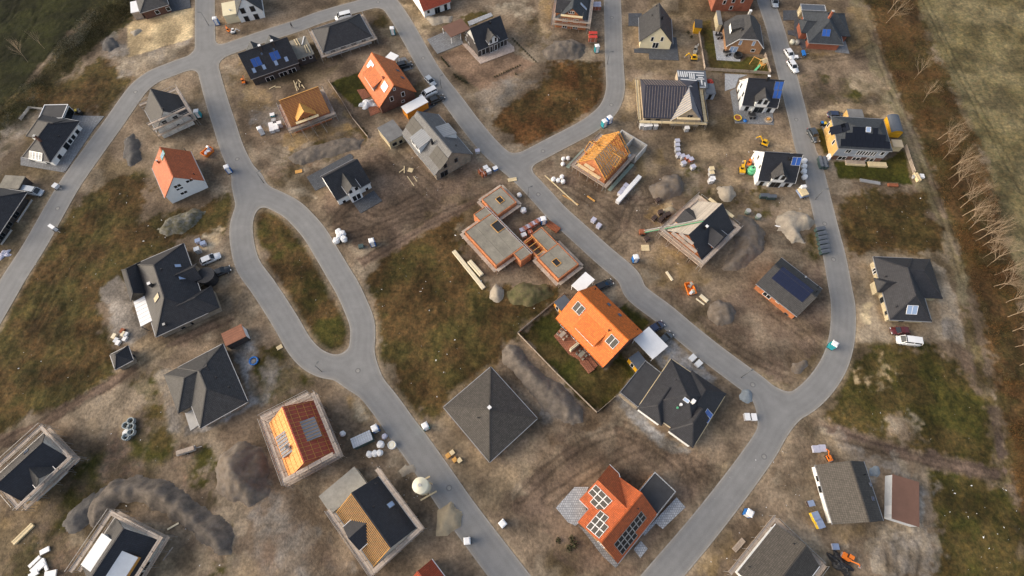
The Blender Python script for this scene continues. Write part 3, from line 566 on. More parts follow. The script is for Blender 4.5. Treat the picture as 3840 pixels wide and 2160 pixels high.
# ------------------------------------------------------------------ heaps of earth, sand and gravel
mat('soil_greybrown', (.155,.122,.092), 'soil', .95,.28,0,1.0, col2=(.155,.13,.108)); mat('soil_grey', (.165,.138,.112), 'soil', .95,.3,0,1, col2=(.12,.10,.082))
mat('soil_dark', (.115,.105,.098), 'soil', .95,.25,0,1, col2=(.085,.08,.075)); mat('soil_sand', (.40,.33,.22), 'soil', .95,.12,0,1, col2=(.34,.28,.19))
mat('soil_pale', (.37,.32,.25), 'soil', .95,.2,0,1, col2=(.29,.25,.2)); mat('soil_weedy', (.13,.105,.05), 'soil', .95,.3,0,1.2, col2=(.085,.08,.03)); mat('soil_greyweedy', (.15,.145,.125), 'soil', .95,.35,0,2, col2=(.10,.09,.05))
def heap(P, h, mt, label, steep=1.1, rough=.3, ridge=None):
 rough = rough * 1.7
 w_ = W(P); cx = sum(p[0] for p in w_) / len(w_); cy = sum(p[1] for p in w_) / len(w_)
 x0, x1 = min(p[0] for p in w_) - 1, max(p[0] for p in w_) + 1; y0, y1 = min(p[1] for p in w_) - 1, max(p[1] for p in w_) + 1
 s = .38; xs = np.arange(x0, x1 + s, s); ys = np.arange(y0, y1 + s, s); XX, YY = np.meshgrid(xs, ys, indexing='ij')
 d = -poly_sdf(XX, YY, w_) + (fbm(XX, YY, 2.2,3,61) - .5) * 1.6
 hh = np.minimum(h, 0) + h * np.tanh(np.maximum(d, 0) * steep / max(h, .3)) / np.tanh(1.6)
 hh = np.minimum(hh, h * 1.15); hh = hh * (.6 + .8 * fbm(XX, YY, 3.2,4,66)) + (fbm(XX, YY, 1.1,3,70) - .5) * rough * np.clip(d, 0,1)
 hh = np.where(d <= 0,-.15 + d * .1, hh + .02)
 keep = (d[:-1, :-1] > -.3) | (d[1:, 1:] > -.3) | (d[1:, :-1] > -.3) | (d[:-1,1:] > -.3)
 ii = np.arange(XX.size).reshape(XX.shape); used = {}; V = []; F = []
 for i, j in zip(*np.nonzero(keep)):
  f = []
  for a_ in ((i, j),(i + 1, j),(i + 1, j + 1),(i, j + 1)):
   k = ii[a_]
   if k not in used: used[k] = len(V); V.append((XX[a_] - cx, YY[a_] - cy, hh[a_]))
   f.append(used[k])
  F.append(tuple(f))
 mb = MB(); mb.add(V, F); o = bpy.data.objects.new('dirt_heap', mb.mesh('dirt_heap', mt, True, False)); link(o); o.location = (cx, cy, 0)
 return tag(o, label, 'heap')
heap([(803,1760),(830,1695),(900,1660),(975,1680),(1010,1760),(1000,1860),(940,1900),(870,1880),(812,1830)], 3.4, 'soil_greybrown', 'big round grey-brown earth mound beside the house with red roof membrane', 1.0)
heap([(322,1930),(350,1860),(430,1800),(540,1782),(640,1802),(720,1862),(800,1930),(850,1970),(875,2010),(870,2080),(820,2090),(770,2050),(700,1990),(620,1930),(520,1880),(450,1890),(400,1950),(350,1985)], 2.2, 'soil_grey', 'long curved grey earth bank around the scaffolded house with white flat dormers', .9)
heap([(1877,1312),(1900,1287),(1940,1292),(1990,1352),(2050,1412),(2130,1462),(2180,1522),(2180,1582),(2120,1592),(2060,1562),(2000,1482),(1930,1402),(1882,1352)], 1.7, 'soil_grey', 'long pale spoil bank along the fence behind the pyramid-roofed house', .9)
heap([(2440,705),(2490,662),(2540,657),(2570,690),(2550,730),(2490,752),(2450,742)], 2.2, 'soil_greybrown', 'grey earth heap next to the row of wrapped block pallets', 1.0)
heap([(2762,800),(2830,820),(2872,880),(2860,935),(2800,1000),(2745,1020),(2705,1010),(2755,930)], 1.6, 'soil_greybrown', 'wide dark earth bank wrapped round the scaffolded brick house', .8)
heap([(2912,812),(2960,792),(3020,802),(3052,832),(3040,862),(3000,872),(3020,910),(2970,912),(2920,862)], 1.4, 'soil_pale', 'pale sand pile by the right road above the dark bins', .9)
heap([(2652,1162),(2690,1127),(2740,1132),(2765,1170),(2740,1210),(2690,1222),(2652,1197)], 1.8, 'soil_greybrown', 'rounded earth heap in the bare plot next to the brick house with solar strip', 1.0)
heap([(587,862),(640,812),(720,782),(772,792),(750,832),(690,872),(620,892)], 1.3, 'soil_greyweedy', 'rubbly grey mound with weeds below the white house with red roof', .8,.7)
heap([(467,520),(500,500),(530,540),(530,600),(490,625),(467,590)], 1.2, 'soil_dark', 'dark earth pile between the left road and the scaffolded white gable house', .8)
heap([(387,160),(420,142),(445,152),(440,175),(410,193),(390,185)], 1.0, 'soil_dark', 'dark gravel pile beside the pale sand rectangle', .8)
heap([(2032,190),(2080,157),(2140,147),(2190,167),(2195,200),(2160,225),(2080,225),(2042,215)], 1.8, 'soil_grey', 'grey rubble heap in front of the scaffolded red brick house', .8,.5)
heap([(1062,590),(1150,552),(1290,512),(1368,522),(1350,558),(1230,588),(1130,618)], .6, 'soil_grey', 'low flat grey soil bank between the batten roof house and the white dormer house', .5,.4)
heap([(1632,1960),(1642,1912),(1690,1892),(1730,1922),(1722,1970),(1680,2008),(1642,2000)], 1.2, 'soil_sand', 'beige sand heap spilling on the road edge near the white silo', .9,.1)
heap([(1832,1092),(1860,1067),(1890,1087),(1880,1125),(1850,1132)], 1.1, 'soil_pale', 'small pale earth heap at the lower end of the long timber stack', .9)
heap([(1902,1092),(1960,1062),(2060,1072),(2078,1108),(2000,1148),(1920,1148)], 1.4, 'soil_weedy', 'weedy brown mound between the concrete slab site and the bright orange house', .8,.5)
heap([(2692,702),(2740,692),(2760,730),(2740,760),(2702,750)], 1.1, 'soil_pale', 'pale loam pile above the scaffolded brick house with dark roof', .9)
heap([(2960,1352),(3020,1350),(3030,1375),(3000,1400),(2965,1395)], .8, 'soil_greybrown', 'low curved earth ridge at the corner of the bare plot inside the road bend', .6)
heap([(2478,782),(2520,772),(2538,790),(2510,808),(2480,805)], .7, 'soil_sand', 'small yellow sand pile behind the dark brick packs', .8,.1)
heap([(490,1040 - 960 + 40),(520,105),(530,115),(505,135)], .7, 'soil_pale', 'little pale stone pile at the upper corner of the sand rectangle', .8)
heap([(1520,100 + 1640),(1555,1735),(1560,1765),(1510,1785),(1480,1765)], .5, 'soil_pale', 'flat pale sand patch heap beside the white silo', .6,.1)
heap([(420,1840 + 10),(380,1900),(330,1960),(300,1990),(260,1990),(230,1960),(330,1860),(400,1820)], .9, 'soil_dark', 'dark rough spoil strip beside the white scaffolded dormer house', .7,.6)
heap([(1580,45),(1630,62),(1700,60),(1690,85),(1620,95)], .35, 'soil_pale', 'thin pale spoil layer in front of the white house with red roof', .5)
# ================================================================== houses: builder
WARN = []
def dist(p, q_, z=0.0): return (G(p, z) - G(q_, z)).length
def ridge_depth(A, B, R, z, r):
 a, b, c = G(A, z), G(B, z), G(R, r); u = (b - a).normalized(); return 2 * (c - a).to_2d().dot(Vector((-u.y, u.x)))
class House:
 def __init__(s, name, label, cat, A, B, C, z=0.0, ex=0.0, ey=0.0, L=None, D=None):
  # A-B: eave edge along the ridge (interior to its left), C: a point of the far eave; B None: A-C is the gable edge
  if B is None:
   a, c = G(A, z), G(C, z); uy = (c - a); uy.z = 0; dp = uy.length; uy.normalize(); ux = Vector((uy.y, -uy.x, 0)); b = a + ux * L; ln = L
  else:
   a, b = G(A, z), G(B, z); c = G(C, z) if C else None
   ux = (b - a); ux.z = 0; ln = ux.length; ux.normalize(); uy = Vector((-ux.y, ux.x, 0)); dp = (c - a).dot(uy) if C else D
  if dp < 0:
   WARN.append(label); a, b = b, a; ux = -ux; uy = -uy; dp = (c - a).dot(uy)
  s.L = (L or ln) + 2 * ex; s.D = (D or dp) + 2 * ey
  o = a - ux * ex - uy * ey; s.rz = math.atan2(ux.y, ux.x)
  s.root = empty(name, (o.x, o.y, 0), s.rz, label, cat)
  s.mw = Matrix.Translation((o.x, o.y, 0)) @ Matrix.Rotation(s.rz, 4, 'Z'); s.inv = s.mw.inverted()
  s.cam = s.inv @ Vector((0,0, CAM_H)); s.pl = {}; s.oe = s.og = .4; s.off = {}
  s.info = (label[:40], round(s.L, 1), round(s.D, 1))
 def loc(s, p, z=0.0): return s.inv @ G(p, z)
 def hit(s, p, n, d):
  r = s.inv.to_3x3() @ ray(p); n = Vector(n); t = (d - n.dot(s.cam)) / n.dot(r); return s.cam + r * t
 def xplane(s, p, x): return s.hit(p, (1,0,0), x)
 def on(s, side, p): return s.hit(p, *s.pl[side])
 def mb(s, name, mb, mt, parent=None, smooth=False): return mb.build(name, mt, parent or s.root, smooth)
 # ---- bodies
 def gable(s, e, r, wall, roof, oe=.45, og=.3, ry=None, en=None, th=.2, gut='gutter', z0=-.3, verge=None):
  L, D = s.L, s.D; ry = ry if ry is not None else D / 2; en = e if en is None else en
  s.e, s.r, s.oe, s.og, s.ry = e, r, oe, og, ry; s.sS = (r - e) / ry; s.sN = (r - en) / (D - ry)
  s.pl['S'] = ((0,-s.sS, 1), e); s.pl['N'] = ((0, s.sN, 1), en + s.sN * D)
  top = [(0,0, e),(L, 0, e),(L, ry, r),(0, ry, r),(L, D, en),(0, D, en)]
  s.roof = s.mb('roof', solid(top, [(0,1,2,3),(3,2,4,5)], th), roof)
  x0, x1, y0, y1 = og, L - og, oe, D - oe; h = th * .5
  za, zn, zr = e + s.sS * oe - h, en + s.sN * oe - h, r - h; s.wz = za
  v = [(x0, y0, z0),(x1, y0, z0),(x1, y1, z0),(x0, y1, z0),(x0, y0, za),(x1, y0, za),(x1, y1, zn),(x0, y1, zn),(x0, ry, zr),(x1, ry, zr)]
  s.wall = s.mb('wall', MB().add(v, [(0,1,5,4),(2,3,7,6),(1,2,6,9,5),(3,0,4,8,7)]), wall)
  if gut:
   s.mb('gutter', MB().bar((0,-.07, e - .1),(L, -.07, e - .1),.13,.12), gut, s.roof); s.mb('gutter', MB().bar((0, D + .07, en - .1),(L, D + .07, en - .1),.13,.12), gut, s.roof)
  s.mb('ridge_cap', MB().bar((.02, ry, r + .03),(L - .02, ry, r + .03),.26,.1), roof, s.roof)
  if verge:
   for x in (-.035, L + .035): s.mb('verge_board', MB().bar((x, -.02, e - .1),(x, ry, r - .1),.06,.22).bar((x, D + .02, en - .1),(x, ry, r - .1),.06,.22), verge, s.roof)
  return s
 def hip(s, e, r, i0, i1, wall, roof, oe=.6, th=.2, gut='gutter', z0=-.3, ry=None):
  L, D = s.L, s.D; ry = ry or D / 2; s.e, s.r, s.oe, s.og, s.ry = e, r, oe, oe, ry; s.sS = (r - e) / ry; s.sN = (r - e) / (D - ry)
  s.pl['S'] = ((0,-s.sS, 1), e); s.pl['N'] = ((0, s.sN, 1), e + s.sN * D)
  i0 = max(i0,.01); i1 = max(i1,.01); s.pl['W'] = ((-(r - e) / i0,0,1), e); s.pl['E'] = (((r - e) / i1,0,1), e + (r - e) / i1 * L)
  pyr = L - i0 - i1 < .05
  top = [(0,0, e),(L, 0, e),(L, D, e),(0, D, e),(i0, ry, r)] + ([] if pyr else [(L - i1, ry, r)])
  R = 4 if pyr else 5
  F = [(0,1,4),(1,2,4),(2,3,4),(3,0,4)] if pyr else [(0,1,5,4),(1,2,5),(2,3,4,5),(3,0,4)]
  s.roof = s.mb('roof', solid(top, F, th), roof)
  mbr = MB()
  for a, b in ((0,4),(3,4),(1, R),(2, R)) + (() if pyr else ((4,5),)):
   A, B = Vector(top[a]), Vector(top[b]); mbr.bar(A + Vector((0,0,.03)), B + Vector((0,0,.03)),.24,.09)
  s.mb('ridge_cap', mbr, roof, s.roof)
  zt = e - .02; s.wz = zt
  s.wall = s.mb('wall', MB().box(oe, L - oe, oe, D - oe, z0, zt), wall)
  s.mb('soffit', MB().box(.05, L - .05,.05, D - .05, e - th - .03, e - th - .003), 'frame_white' if gut == 'gutter' else 'frame_grey', s.roof)
  if gut:
   g_ = MB(); zz = e - .1
   for a, b in (((0,-.07),(L, -.07)),((L + .07,0),(L + .07, D)),((L, D + .07),(0, D + .07)),((-.07, D),(-.07,0))): s.mb('gutter', MB().bar(a + (zz,), b + (zz,),.13,.12), gut, s.roof)
  return s
 def xf(s, side):
  if side == 'S': return lambda x, y, z: (x, y, z)
  if side == 'N': return lambda x, y, z: (s.L - x, s.D - y, z)
 def cross(s, side, x0, x1, e2, r2, wall, roof, proj=.0, oh=.35, fo=.35, wall_top=None, z0=-.3, trim=None):
  """gabled cross wing / dormer whose front stands proj before the main wall"""
  sl = s.sS if side == 'S' else s.sN; f = s.xf(side); e = s.e
  if side == 'N': x0, x1 = s.L - x1, s.L - x0
  yw = s.oe - proj; yf = yw - fo; xc = (x0 + x1) / 2; k = (r2 - e2) / ((x1 - x0) / 2); eo = e2 - k * oh
  yb = lambda z: (z - e) / sl + .12
  top = [f(*p) for p in [(x0 - oh, yf, eo),(xc, yf, r2),(x1 + oh, yf, eo),(x1 + oh, max(yb(eo), yf + .3), eo),(xc, yb(r2), r2),(x0 - oh, max(yb(eo), yf + .3), eo)]]
  d = empty_child('cross_gable', s.root)
  rf_ = solid(top, [(0,1,4,5),(1,2,3,4)], .16).build('roof', roof, d)
  if trim:
   t = MB(); t.bar(top[5], top[4], .14,.06); t.bar(top[3], top[4], .14,.06); t.bar(top[0], top[5], .1,.1); t.bar(top[2], top[3], .1,.1); t.build('flashing', trim, d)
  ye = yb(e2) + .3; h = .08
  v = [f(*p) for p in [(x0, yw, z0),(x1, yw, z0),(x1, yw, e2 - h),(xc, yw, r2 - h),(x0, yw, e2 - h),(x0, ye, z0),(x1, ye, z0),(x1, ye, e2 - h),(xc, ye, r2 - h),(x0, ye, e2 - h)]]
  fs = [(0,1,2,3,4),(1,6,7,2),(0,4,9,5),(2,7,8,3),(3,8,9,4)]
  MB().add(v, fs).build('wall', wall, d); s.off[side + 'd'] = yw; s.pl[side + 'dl'] = None
  return d
 def shed(s, side, x0, x1, yf, zt, zb, wall, roof, oh=.12, cheek=None):
  """flat-pitched dormer: front at yf from the slope up to zt, roof runs back to height zb on the slope"""
  sl = s.sS if side == 'S' else s.sN; f = s.xf(side); e = s.e if side == 'S' else s.e
  if side == 'N': x0, x1 = s.L - x1, s.L - x0
  yb = (zb - e) / sl; zf = e + sl * yf
  d = empty_child('dormer', s.root)
  top = [f(*p) for p in [(x0 - oh, yf - oh, zt),(x1 + oh, yf - oh, zt),(x1 + oh, yb + .1, zb),(x0 - oh, yb + .1, zb)]]
  solid(top, [(0,1,2,3)], .14).build('roof', roof, d)
  v = [f(*p) for p in [(x0, yf, zf - .3),(x1, yf, zf - .3),(x1, yf, zt - .07),(x0, yf, zt - .07),(x0, yb, zb - .2),(x1, yb, zb - .2)]]
  MB().add(v, [(0,1,2,3)]).build('front_wall', wall, d)
  MB().add(v, [(1,5,2),(0,3,4)]).build('cheek', cheek or wall, d)
  s.dorm = (side, yf, zf, zt); return d
 def block(s, name, x0, x1, y0, y1, h, wall, roof, th=.15, over=.1, z0=-.3, edge=None):
  d = empty_child(name, s.root); MB().box(x0, x1, y0, y1, z0, h - th - .002).build('wall', wall, d)
  MB().box(x0 - over, x1 + over, y0 - over, y1 + over, h - th, h).build('roof', roof, d)
  if edge:
   X0, X1, Y0, Y1 = x0 - over, x1 + over, y0 - over, y1 + over; t = .16
   for bx in ((X0, X1, Y0, Y0 + t),(X0, X1, Y1 - t, Y1),(X0, X0 + t, Y0 + t, Y1 - t),(X1 - t, X1, Y0 + t, Y1 - t)): MB().box(bx[0], bx[1], bx[2], bx[3], h + .003, h + .13).build('edge_strip', edge, d)
  return d
 def hipwing(s, x0, x1, y0, y1, e, r, axis, ia, ib, wall, roof, oe=.5, th=.2, gut=None, ih=None):
  """a lower or crossing wing with its own hipped (ia, ib > 0) or gabled (0) ridge along axis"""
  d = empty_child('wing', s.root)
  if axis == 'x':
   ym = (y0 + y1) / 2; top = [(x0, y0, e),(x1, y0, e),(x1, y1, e),(x0, y1, e),(x0 + ia, ym, r),(x1 - ib, ym, r)]
   F = [(0,1,5,4),(2,3,4,5)] + ([(1,2,5)] if ib > .01 else []) + ([(3,0,4)] if ia > .01 else [])
  else:
   xm = (x0 + x1) / 2; top = [(x0, y0, e),(x1, y0, e),(x1, y1, e),(x0, y1, e),(xm, y0 + ia, r),(xm, y1 - ib, r)]
   F = [(1,2,5,4),(3,0,4,5)] + ([(0,1,4)] if ia > .01 else []) + ([(2,3,5)] if ib > .01 else [])
  solid(top, F, th).build('roof', roof, d)
  mbr = MB(); U = Vector((0,0,.03))
  prs = [(4,5)] + ([(0,4),(3,4)] if axis == 'x' and ia > .01 else []) + ([(1,5),(2,5)] if axis == 'x' and ib > .01 else []) + ([(0,4),(1,4)] if axis == 'y' and ia > .01 else []) + ([(2,5),(3,5)] if axis == 'y' and ib > .01 else [])
  for a, b in prs: mbr.bar(Vector(top[a]) + U, Vector(top[b]) + U, .24,.09)
  mbr.build('ridge_cap', roof, d)
  gw = MB().box(x0 + oe, x1 - oe, y0 + oe, y1 - oe, -.3, e - .02)
  if axis == 'x':
   for x in ([x0 + oe] if ia < .01 else []) + ([x1 - oe] if ib < .01 else []): gw.add([(x, y0 + oe, e - .1),(x, y1 - oe, e - .1),(x, ym, r - th)], [(0,1,2),(2,1,0)])
  else:
   for y in ([y0 + oe] if ia < .01 else []) + ([y1 - oe] if ib < .01 else []): gw.add([(x0 + oe, y, e - .1),(x1 - oe, y, e - .1),(xm, y, r - th)], [(0,1,2),(2,1,0)])
  gw.build('wall', wall, d)
  return d
 # ---- openings and fittings
 def _wplane(s, side, off=0.0, at=None):
  if side == 'S': return ((0,-1,0),-(at if at is not None else s.oe - off),0.0)
  if side == 'N': return ((0,1,0),(at if at is not None else s.D - s.oe + off), math.pi)
  if side == 'W': return ((-1,0,0),-(at if at is not None else s.og - off),-math.pi / 2)
  return ((1,0,0),(at if at is not None else s.L - s.og + off), math.pi / 2)
 def win(s, side, p, w_=1.0, h=1.3, n=1, frame='frame_white', glass='glass', at=None, name='window', parent=None, zc=None):
  """window or door on a wall; p: photo pixel of its centre, or (u, z)"""
  nrm, d, rz = s._wplane(side, 0, at)
  if p[0] > 60: q_ = s.hit(p, nrm, d)
  else:
   u, z = p; q_ = Vector((u, -d, z)) if side == 'S' else Vector((u, d, z)) if side == 'N' else Vector((-d, u, z)) if side == 'W' else Vector((d, u, z))
  if zc is not None: q_.z = zc
  key = ('win', round(w_, 2), round(h, 2), n, frame)
  def mk():
   m_ = MB(); t = .09; W2, H2 = w_ / 2, h / 2
   m_.box(-W2, W2,-.05,.02,-H2,-H2 + t).box(-W2, W2,-.05,.02, H2 - t, H2).box(-W2,-W2 + t, -.05,.02,-H2 + t, H2 - t).box(W2 - t, W2,-.05,.02,-H2 + t, H2 - t)
   for i in range(1, n):
    x = -W2 + w_ * i / n; m_.box(x - .05, x + .05,-.05,.02,-H2 + t, H2 - t)
   return m_.mesh('window', frame)
  o = obj(name, shared(key, mk), parent or s.root, q_, (0,0, rz))
  obj('pane', shared(('pane', round(w_, 2), round(h, 2), glass), lambda: MB().box(-w_ / 2 + .06, w_ / 2 - .06,-.02,.01,-h / 2 + .06, h / 2 - .06).mesh('pane', glass)), o)
  return o
 def door(s, side, p, w_=1.1, h=2.1, **k): return s.win(side, p, w_, h, name='door', **k)
 def slope_rot(s, side):
  n = Vector(s.pl[side][0]).normalized()
  ux = Vector((1,0,0)) if side == 'S' else Vector((-1,0,0)) if side == 'N' else Vector((0,1,0)) if side == 'E' else Vector((0,-1,0))
  uy = n.cross(ux); return Matrix((ux, uy, n)).transposed().to_euler(), ux, uy, n
 def fit(s, name, side, p, w_, h, mt, th=.08, frame=None, up=.02, split=0, parent=None):
  """something lying on a roof slope (skylight, collector, panel), p: pixel of its centre or a local point"""
  q_ = s.on(side, p) if len(p) == 2 else Vector(p); rot, ux, uy, n = s.slope_rot(side); q_ = q_ + n * up
  par = parent or s.root
  if frame:
   def mk():
    m_ = MB(); t = .07; W2, H2 = w_ / 2, h / 2
    m_.box(-W2, W2,-H2,-H2 + t, 0, th).box(-W2, W2, H2 - t, H2,0, th).box(-W2,-W2 + t, -H2 + t, H2 - t, 0, th).box(W2 - t, W2,-H2 + t, H2 - t, 0, th)
    for i in range(1, split + 1):
     x = -W2 + w_ * i / (split + 1); m_.box(x - .05, x + .05,-H2 + t, H2 - t, 0, th)
    return m_.mesh(name, frame)
   o = obj(name, shared(('fr', name, round(w_, 2), round(h, 2), frame, split), mk), par, q_, rot)
   obj('pane', shared(('fp', round(w_, 2), round(h, 2), mt), lambda: MB().box(-w_ / 2 + .05, w_ / 2 - .05,-h / 2 + .05, h / 2 - .05,0, th - .02).mesh('pane', mt)), o)
   return o
  return obj(name, shared(('ft', name, round(w_, 2), round(h, 2), mt), lambda: MB().box(-w_ / 2, w_ / 2,-h / 2, h / 2,0, th).mesh(name, mt)), par, q_, rot)
 def pv(s, side, p, cols, rows, w_=1.05, h=1.7, mt='pv_black', frame=None, gap=.03, skip=()):
  """array of solar panels; p: pixel of the array centre"""
  c0 = s.on(side, p); rot, ux, uy, n = s.slope_rot(side)
  for i in range(cols):
   for j in range(rows):
    if (i, j) in skip: continue
    q_ = c0 + ux * ((i - (cols - 1) / 2) * (w_ + gap)) + uy * ((j - (rows - 1) / 2) * (h + gap))
    s.fit('solar_panel', side, tuple(q_), w_, h, mt, .05, frame, .06)
 def vent(s, side, p, r=.09, h=.45, mt='plastic_black'):
  q_ = s.on(side, p); return obj('vent_pipe', shared(('vent', r, h, mt), lambda: MB().cyl((0,0), r, -.25, h, 10).cyl((0,0), r * 1.5, h + .004, h + .08,10).mesh('vent_pipe', mt)), s.root, q_)
 def chimney(s, side, p, w_=.6, h=1.1, mt='brick_grey', cap='concrete_pale', top=None):
  q_ = s.on(side, p); c = obj('chimney', MB().box(-w_ / 2, w_ / 2,-w_ / 2, w_ / 2,-1.2, h).mesh('chimney', mt), s.root, q_)
  MB().box(-w_ / 2 - .06, w_ / 2 + .06,-w_ / 2 - .06, w_ / 2 + .06, h + .002, h + .09).build('cap', cap, c); return c
 def up(s, name, mb, mt): return s.mb(name, mb, mt)
def empty_child(name, parent):
 o = bpy.data.objects.new(name, None); o.empty_display_size = .3; COL.objects.link(o); o.parent = parent; return o
def scaffold(h, sides, levels, label, dist=.25, wid=.75, top=1.0, mt='plank', net=None, skip=()):
 """tube scaffold round a house: poles, deck planks per bay, guard rails"""
 r = empty('scaffold', h.root.location, h.rz, label, 'scaffold')
 L, D = h.L, h.D
 for sd_ in sides:
  if sd_ in 'SN': n_ = max(2, round((L + .6) / 2.5)); ln = L + .6 + wid * 2
  else: n_ = max(2, round((D + .6) / 2.5)); ln = D + .6
  bw = ln / n_
  def pt(u, v, z):          # u along the side, v outwards from roof edge
   if sd_ == 'S': return (-.3 - wid + u, -dist - v, z)
   if sd_ == 'N': return (-.3 - wid + u, D + dist + v, z)
   if sd_ == 'W': return (-dist - v, -.3 + u, z)
   return (L + dist + v, -.3 + u, z)
  zt = levels[-1] + top
  for i in range(n_ + 1):
   for v in (0.03, wid - .03):
    a = pt(i * bw if i else .06, v, -.1); hh = zt if v > .1 else levels[-1] + .1
    obj('pole', shared(('pole', round(hh, 1)), lambda: MB().cyl((0,0),.035,0, hh + .1,6).mesh('pole', 'steel')), r, a)
  for k, z in enumerate(levels):
   for i in range(n_):
    if (sd_, k, i) in skip: continue
    a = pt(i * bw + .05, wid / 2, z); b_ = pt((i + 1) * bw - .04, wid / 2, z); mid = [(a[t] + b_[t]) / 2 for t in range(3)]
    obj('deck_plank', shared(('deck', round(bw, 2), wid, mt), lambda: MB().box(-bw / 2 + .05, bw / 2 - .05,-wid / 2,-.02,0,.06).box(-bw / 2 + .05, bw / 2 - .05,.02, wid / 2,0,.06).mesh('deck_plank', mt)), r, (mid[0], mid[1], z),(0,0,0 if sd_ in 'SN' else math.pi / 2))
   a, b_ = pt(0, wid - .03, z + .95), pt(ln, wid - .03, z + .95)
   MB().bar(a, b_, .05).build('guard_rail', 'steel', r)
   a, b_ = pt(0, wid - .03, z + .13), pt(ln, wid - .03, z + .13)
   MB().bar(a, b_, .03,.16).build('toe_board', mt, r)
  if net and sd_ in net: MB().bar(pt(0, wid + .06, zt / 2), pt(ln, wid + .06, zt / 2),.03, zt).build('net', 'net_green', r)
 return r
# ================================================================== houses: each from its own corners
HS = {}
def reg(k, h): HS[k] = h; return h
def ridge(h, p, x, dbg=None):
 v = h.xplane(p, x); return v.y, v.z
# --- H1 grey roofed bungalow at the top edge by the sand field
q = Z(480,0,9.908)
h = reg(1, House('bungalow', 'low brown brick bungalow with grey roof behind the pale sand rectangle', 'house', q(690,720), q(1630,435), None, 0,.4,.5, D=8.6)); h.hip(2.6,4.6,4,4, 'brick_redbrown', 'tile_grey', .5)
h.win('S', q(1090,450),1.2,1.2); h.win('S', q(1500,330),1.2,1.2)
h = House('canopy', 'white flat canopy roof at the end of the grey-roofed bungalow', 'canopy', q(100,480), q(430,410), q(220,40),2.4); h.block('canopy_frame', .1, h.L - .1,.1, h.D - .1,2.4, 'timber_grey', 'roof_white')
# --- H2 white gable house at the top edge
q = Z(820,0,12.07)
h = reg(2, House('house', 'white gable house with four dark windows above the road corner', 'house', q(2112,800), None, q(1030,1020),0,.25,.35, L=10.5)); h.gable(2.5,7.6, 'render_white', 'tile_slate', .35,.25)
for p in ((1090,490),(1530,400),(1270,850),(1710,750)): h.win('W', q(*p),1.35,1.75, frame='frame_grey')
d = h.block('annex', .8,6.5, h.D - .2, h.D + 3.6,2.7, 'render_cream', 'render_cream'); MB().cyl((2.6, h.D + 1.5),.25,2.703,3.0).build('roof_vent', 'alu', d)
# --- H3 white house with scaffold boards on its gable
q = Z(540,320,6.588)
h = reg(3, House('house', 'white rendered gable house with dark roof and scaffold planks across its gable', 'house', q(1262,955), None, q(500,1310),0,.2,.4, L=dist(q(440,640), q(265,60),7.6)))
ry, r = ridge(h, q(440,640),0); h.gable(2.7,7.6, 'block_white', 'tile_anthracite', .4,.2)
for p, a in (((790,810),1.2),((515,925),1.2),((855,985),.7)): h.win('W', q(*p), a, a * 1.2, frame='frame_grey')
h.vent('S', q(490,590)); h.vent('S', q(945,520)); INFO = [('H3', ry, r, h.D)]
scaffold(h, 'WES', [2.0,4.1], 'scaffold around the white gable house beside the left road fork', .15,.7); r_ = scaffold(h, 'W', [6.0], 'top scaffold board across the white gable above its two windows', .15,.7)
# --- H4 white house, red roof
q = Z(580,520,5.575)
h = reg(4, House('house', 'white gable house with red tiled roof alone in the meadow', 'house', q(1122,1018), None, q(375,1355),0,.15,.35, L=dist(q(420,785), q(205,150),7.6)))
ry, r = ridge(h, q(420,785),0); INFO.append(('H4', ry, r, h.D)); h.gable(2.8,7.6, 'render_white', 'tile_terracotta', .35,.15, gut='gutter')
for p, w_, hh in (((475,990),1.7,1.0),((525,1045),1.7,.7),((725,880),1.7,.9),((612,1128),1.7,.9)): h.win('W', q(*p), w_, hh, 2)
h.fit('skylight', 'N', q(175,345),1.4,2.2, 'pane_sky_reflection', .12, 'plastic_green', .03,1); h.vent('S', q(640,238)); h.vent('S', q(835,752)); h.chimney('N', q(90,505),.35,.9, 'brick_red')
# --- H5 white bungalow left of the left road
q = Z(80,380,5.175)
h = reg(5, House('bungalow', 'white L-shaped bungalow with dark hipped roof beside the left road', 'house', q(560,1180), q(1130,385), q(0,1100),2.3)); h.hip(2.3,5.2,4.6,4.6, 'render_white', 'tile_anthracite', .6)
yw = h.loc(q(410,300),2.3).y; h.hipwing(h.L - 7.4, h.L, h.D * .4, max(yw, h.D + 3),2.31,4.9, 'y', 0,3.2, 'render_white', 'tile_anthracite', .5)
for p in ((1087,592),(1010,695),(947,775),(742,1075)): h.win('S', q(*p),1.1,1.1, frame='frame_grey')
h.door('S', q(890,880),1.6,2.0, frame='frame_grey'); h.win('W', q(240,1170),1.4,1.2, frame='frame_grey'); h.win('W', q(540,1215),1.1,1.2, frame='frame_grey'); h.vent('S', q(750,690))
h.fit('collector', 'W', q(285,1060),3.6,2.0, 'zinc', .1, 'alu', .03,3); h.chimney('N', q(305,715),.5,.9, 'brick_redbrown')
h = House('carport', 'black flat carport roof with white edge beside the white bungalow', 'carport', q(325,345), q(800,335), q(530,65),2.5,0,0); h.block('garage', .15, h.L - .15,.15, h.D - .15,2.5, 'render_white', 'felt_black', edge='roof_white'); h.og = .15; h.oe = .15; h.win('E', (h.D / 2,1.05),4.2,2.0, frame='frame_grey', at=h.L - .15, name='gate')
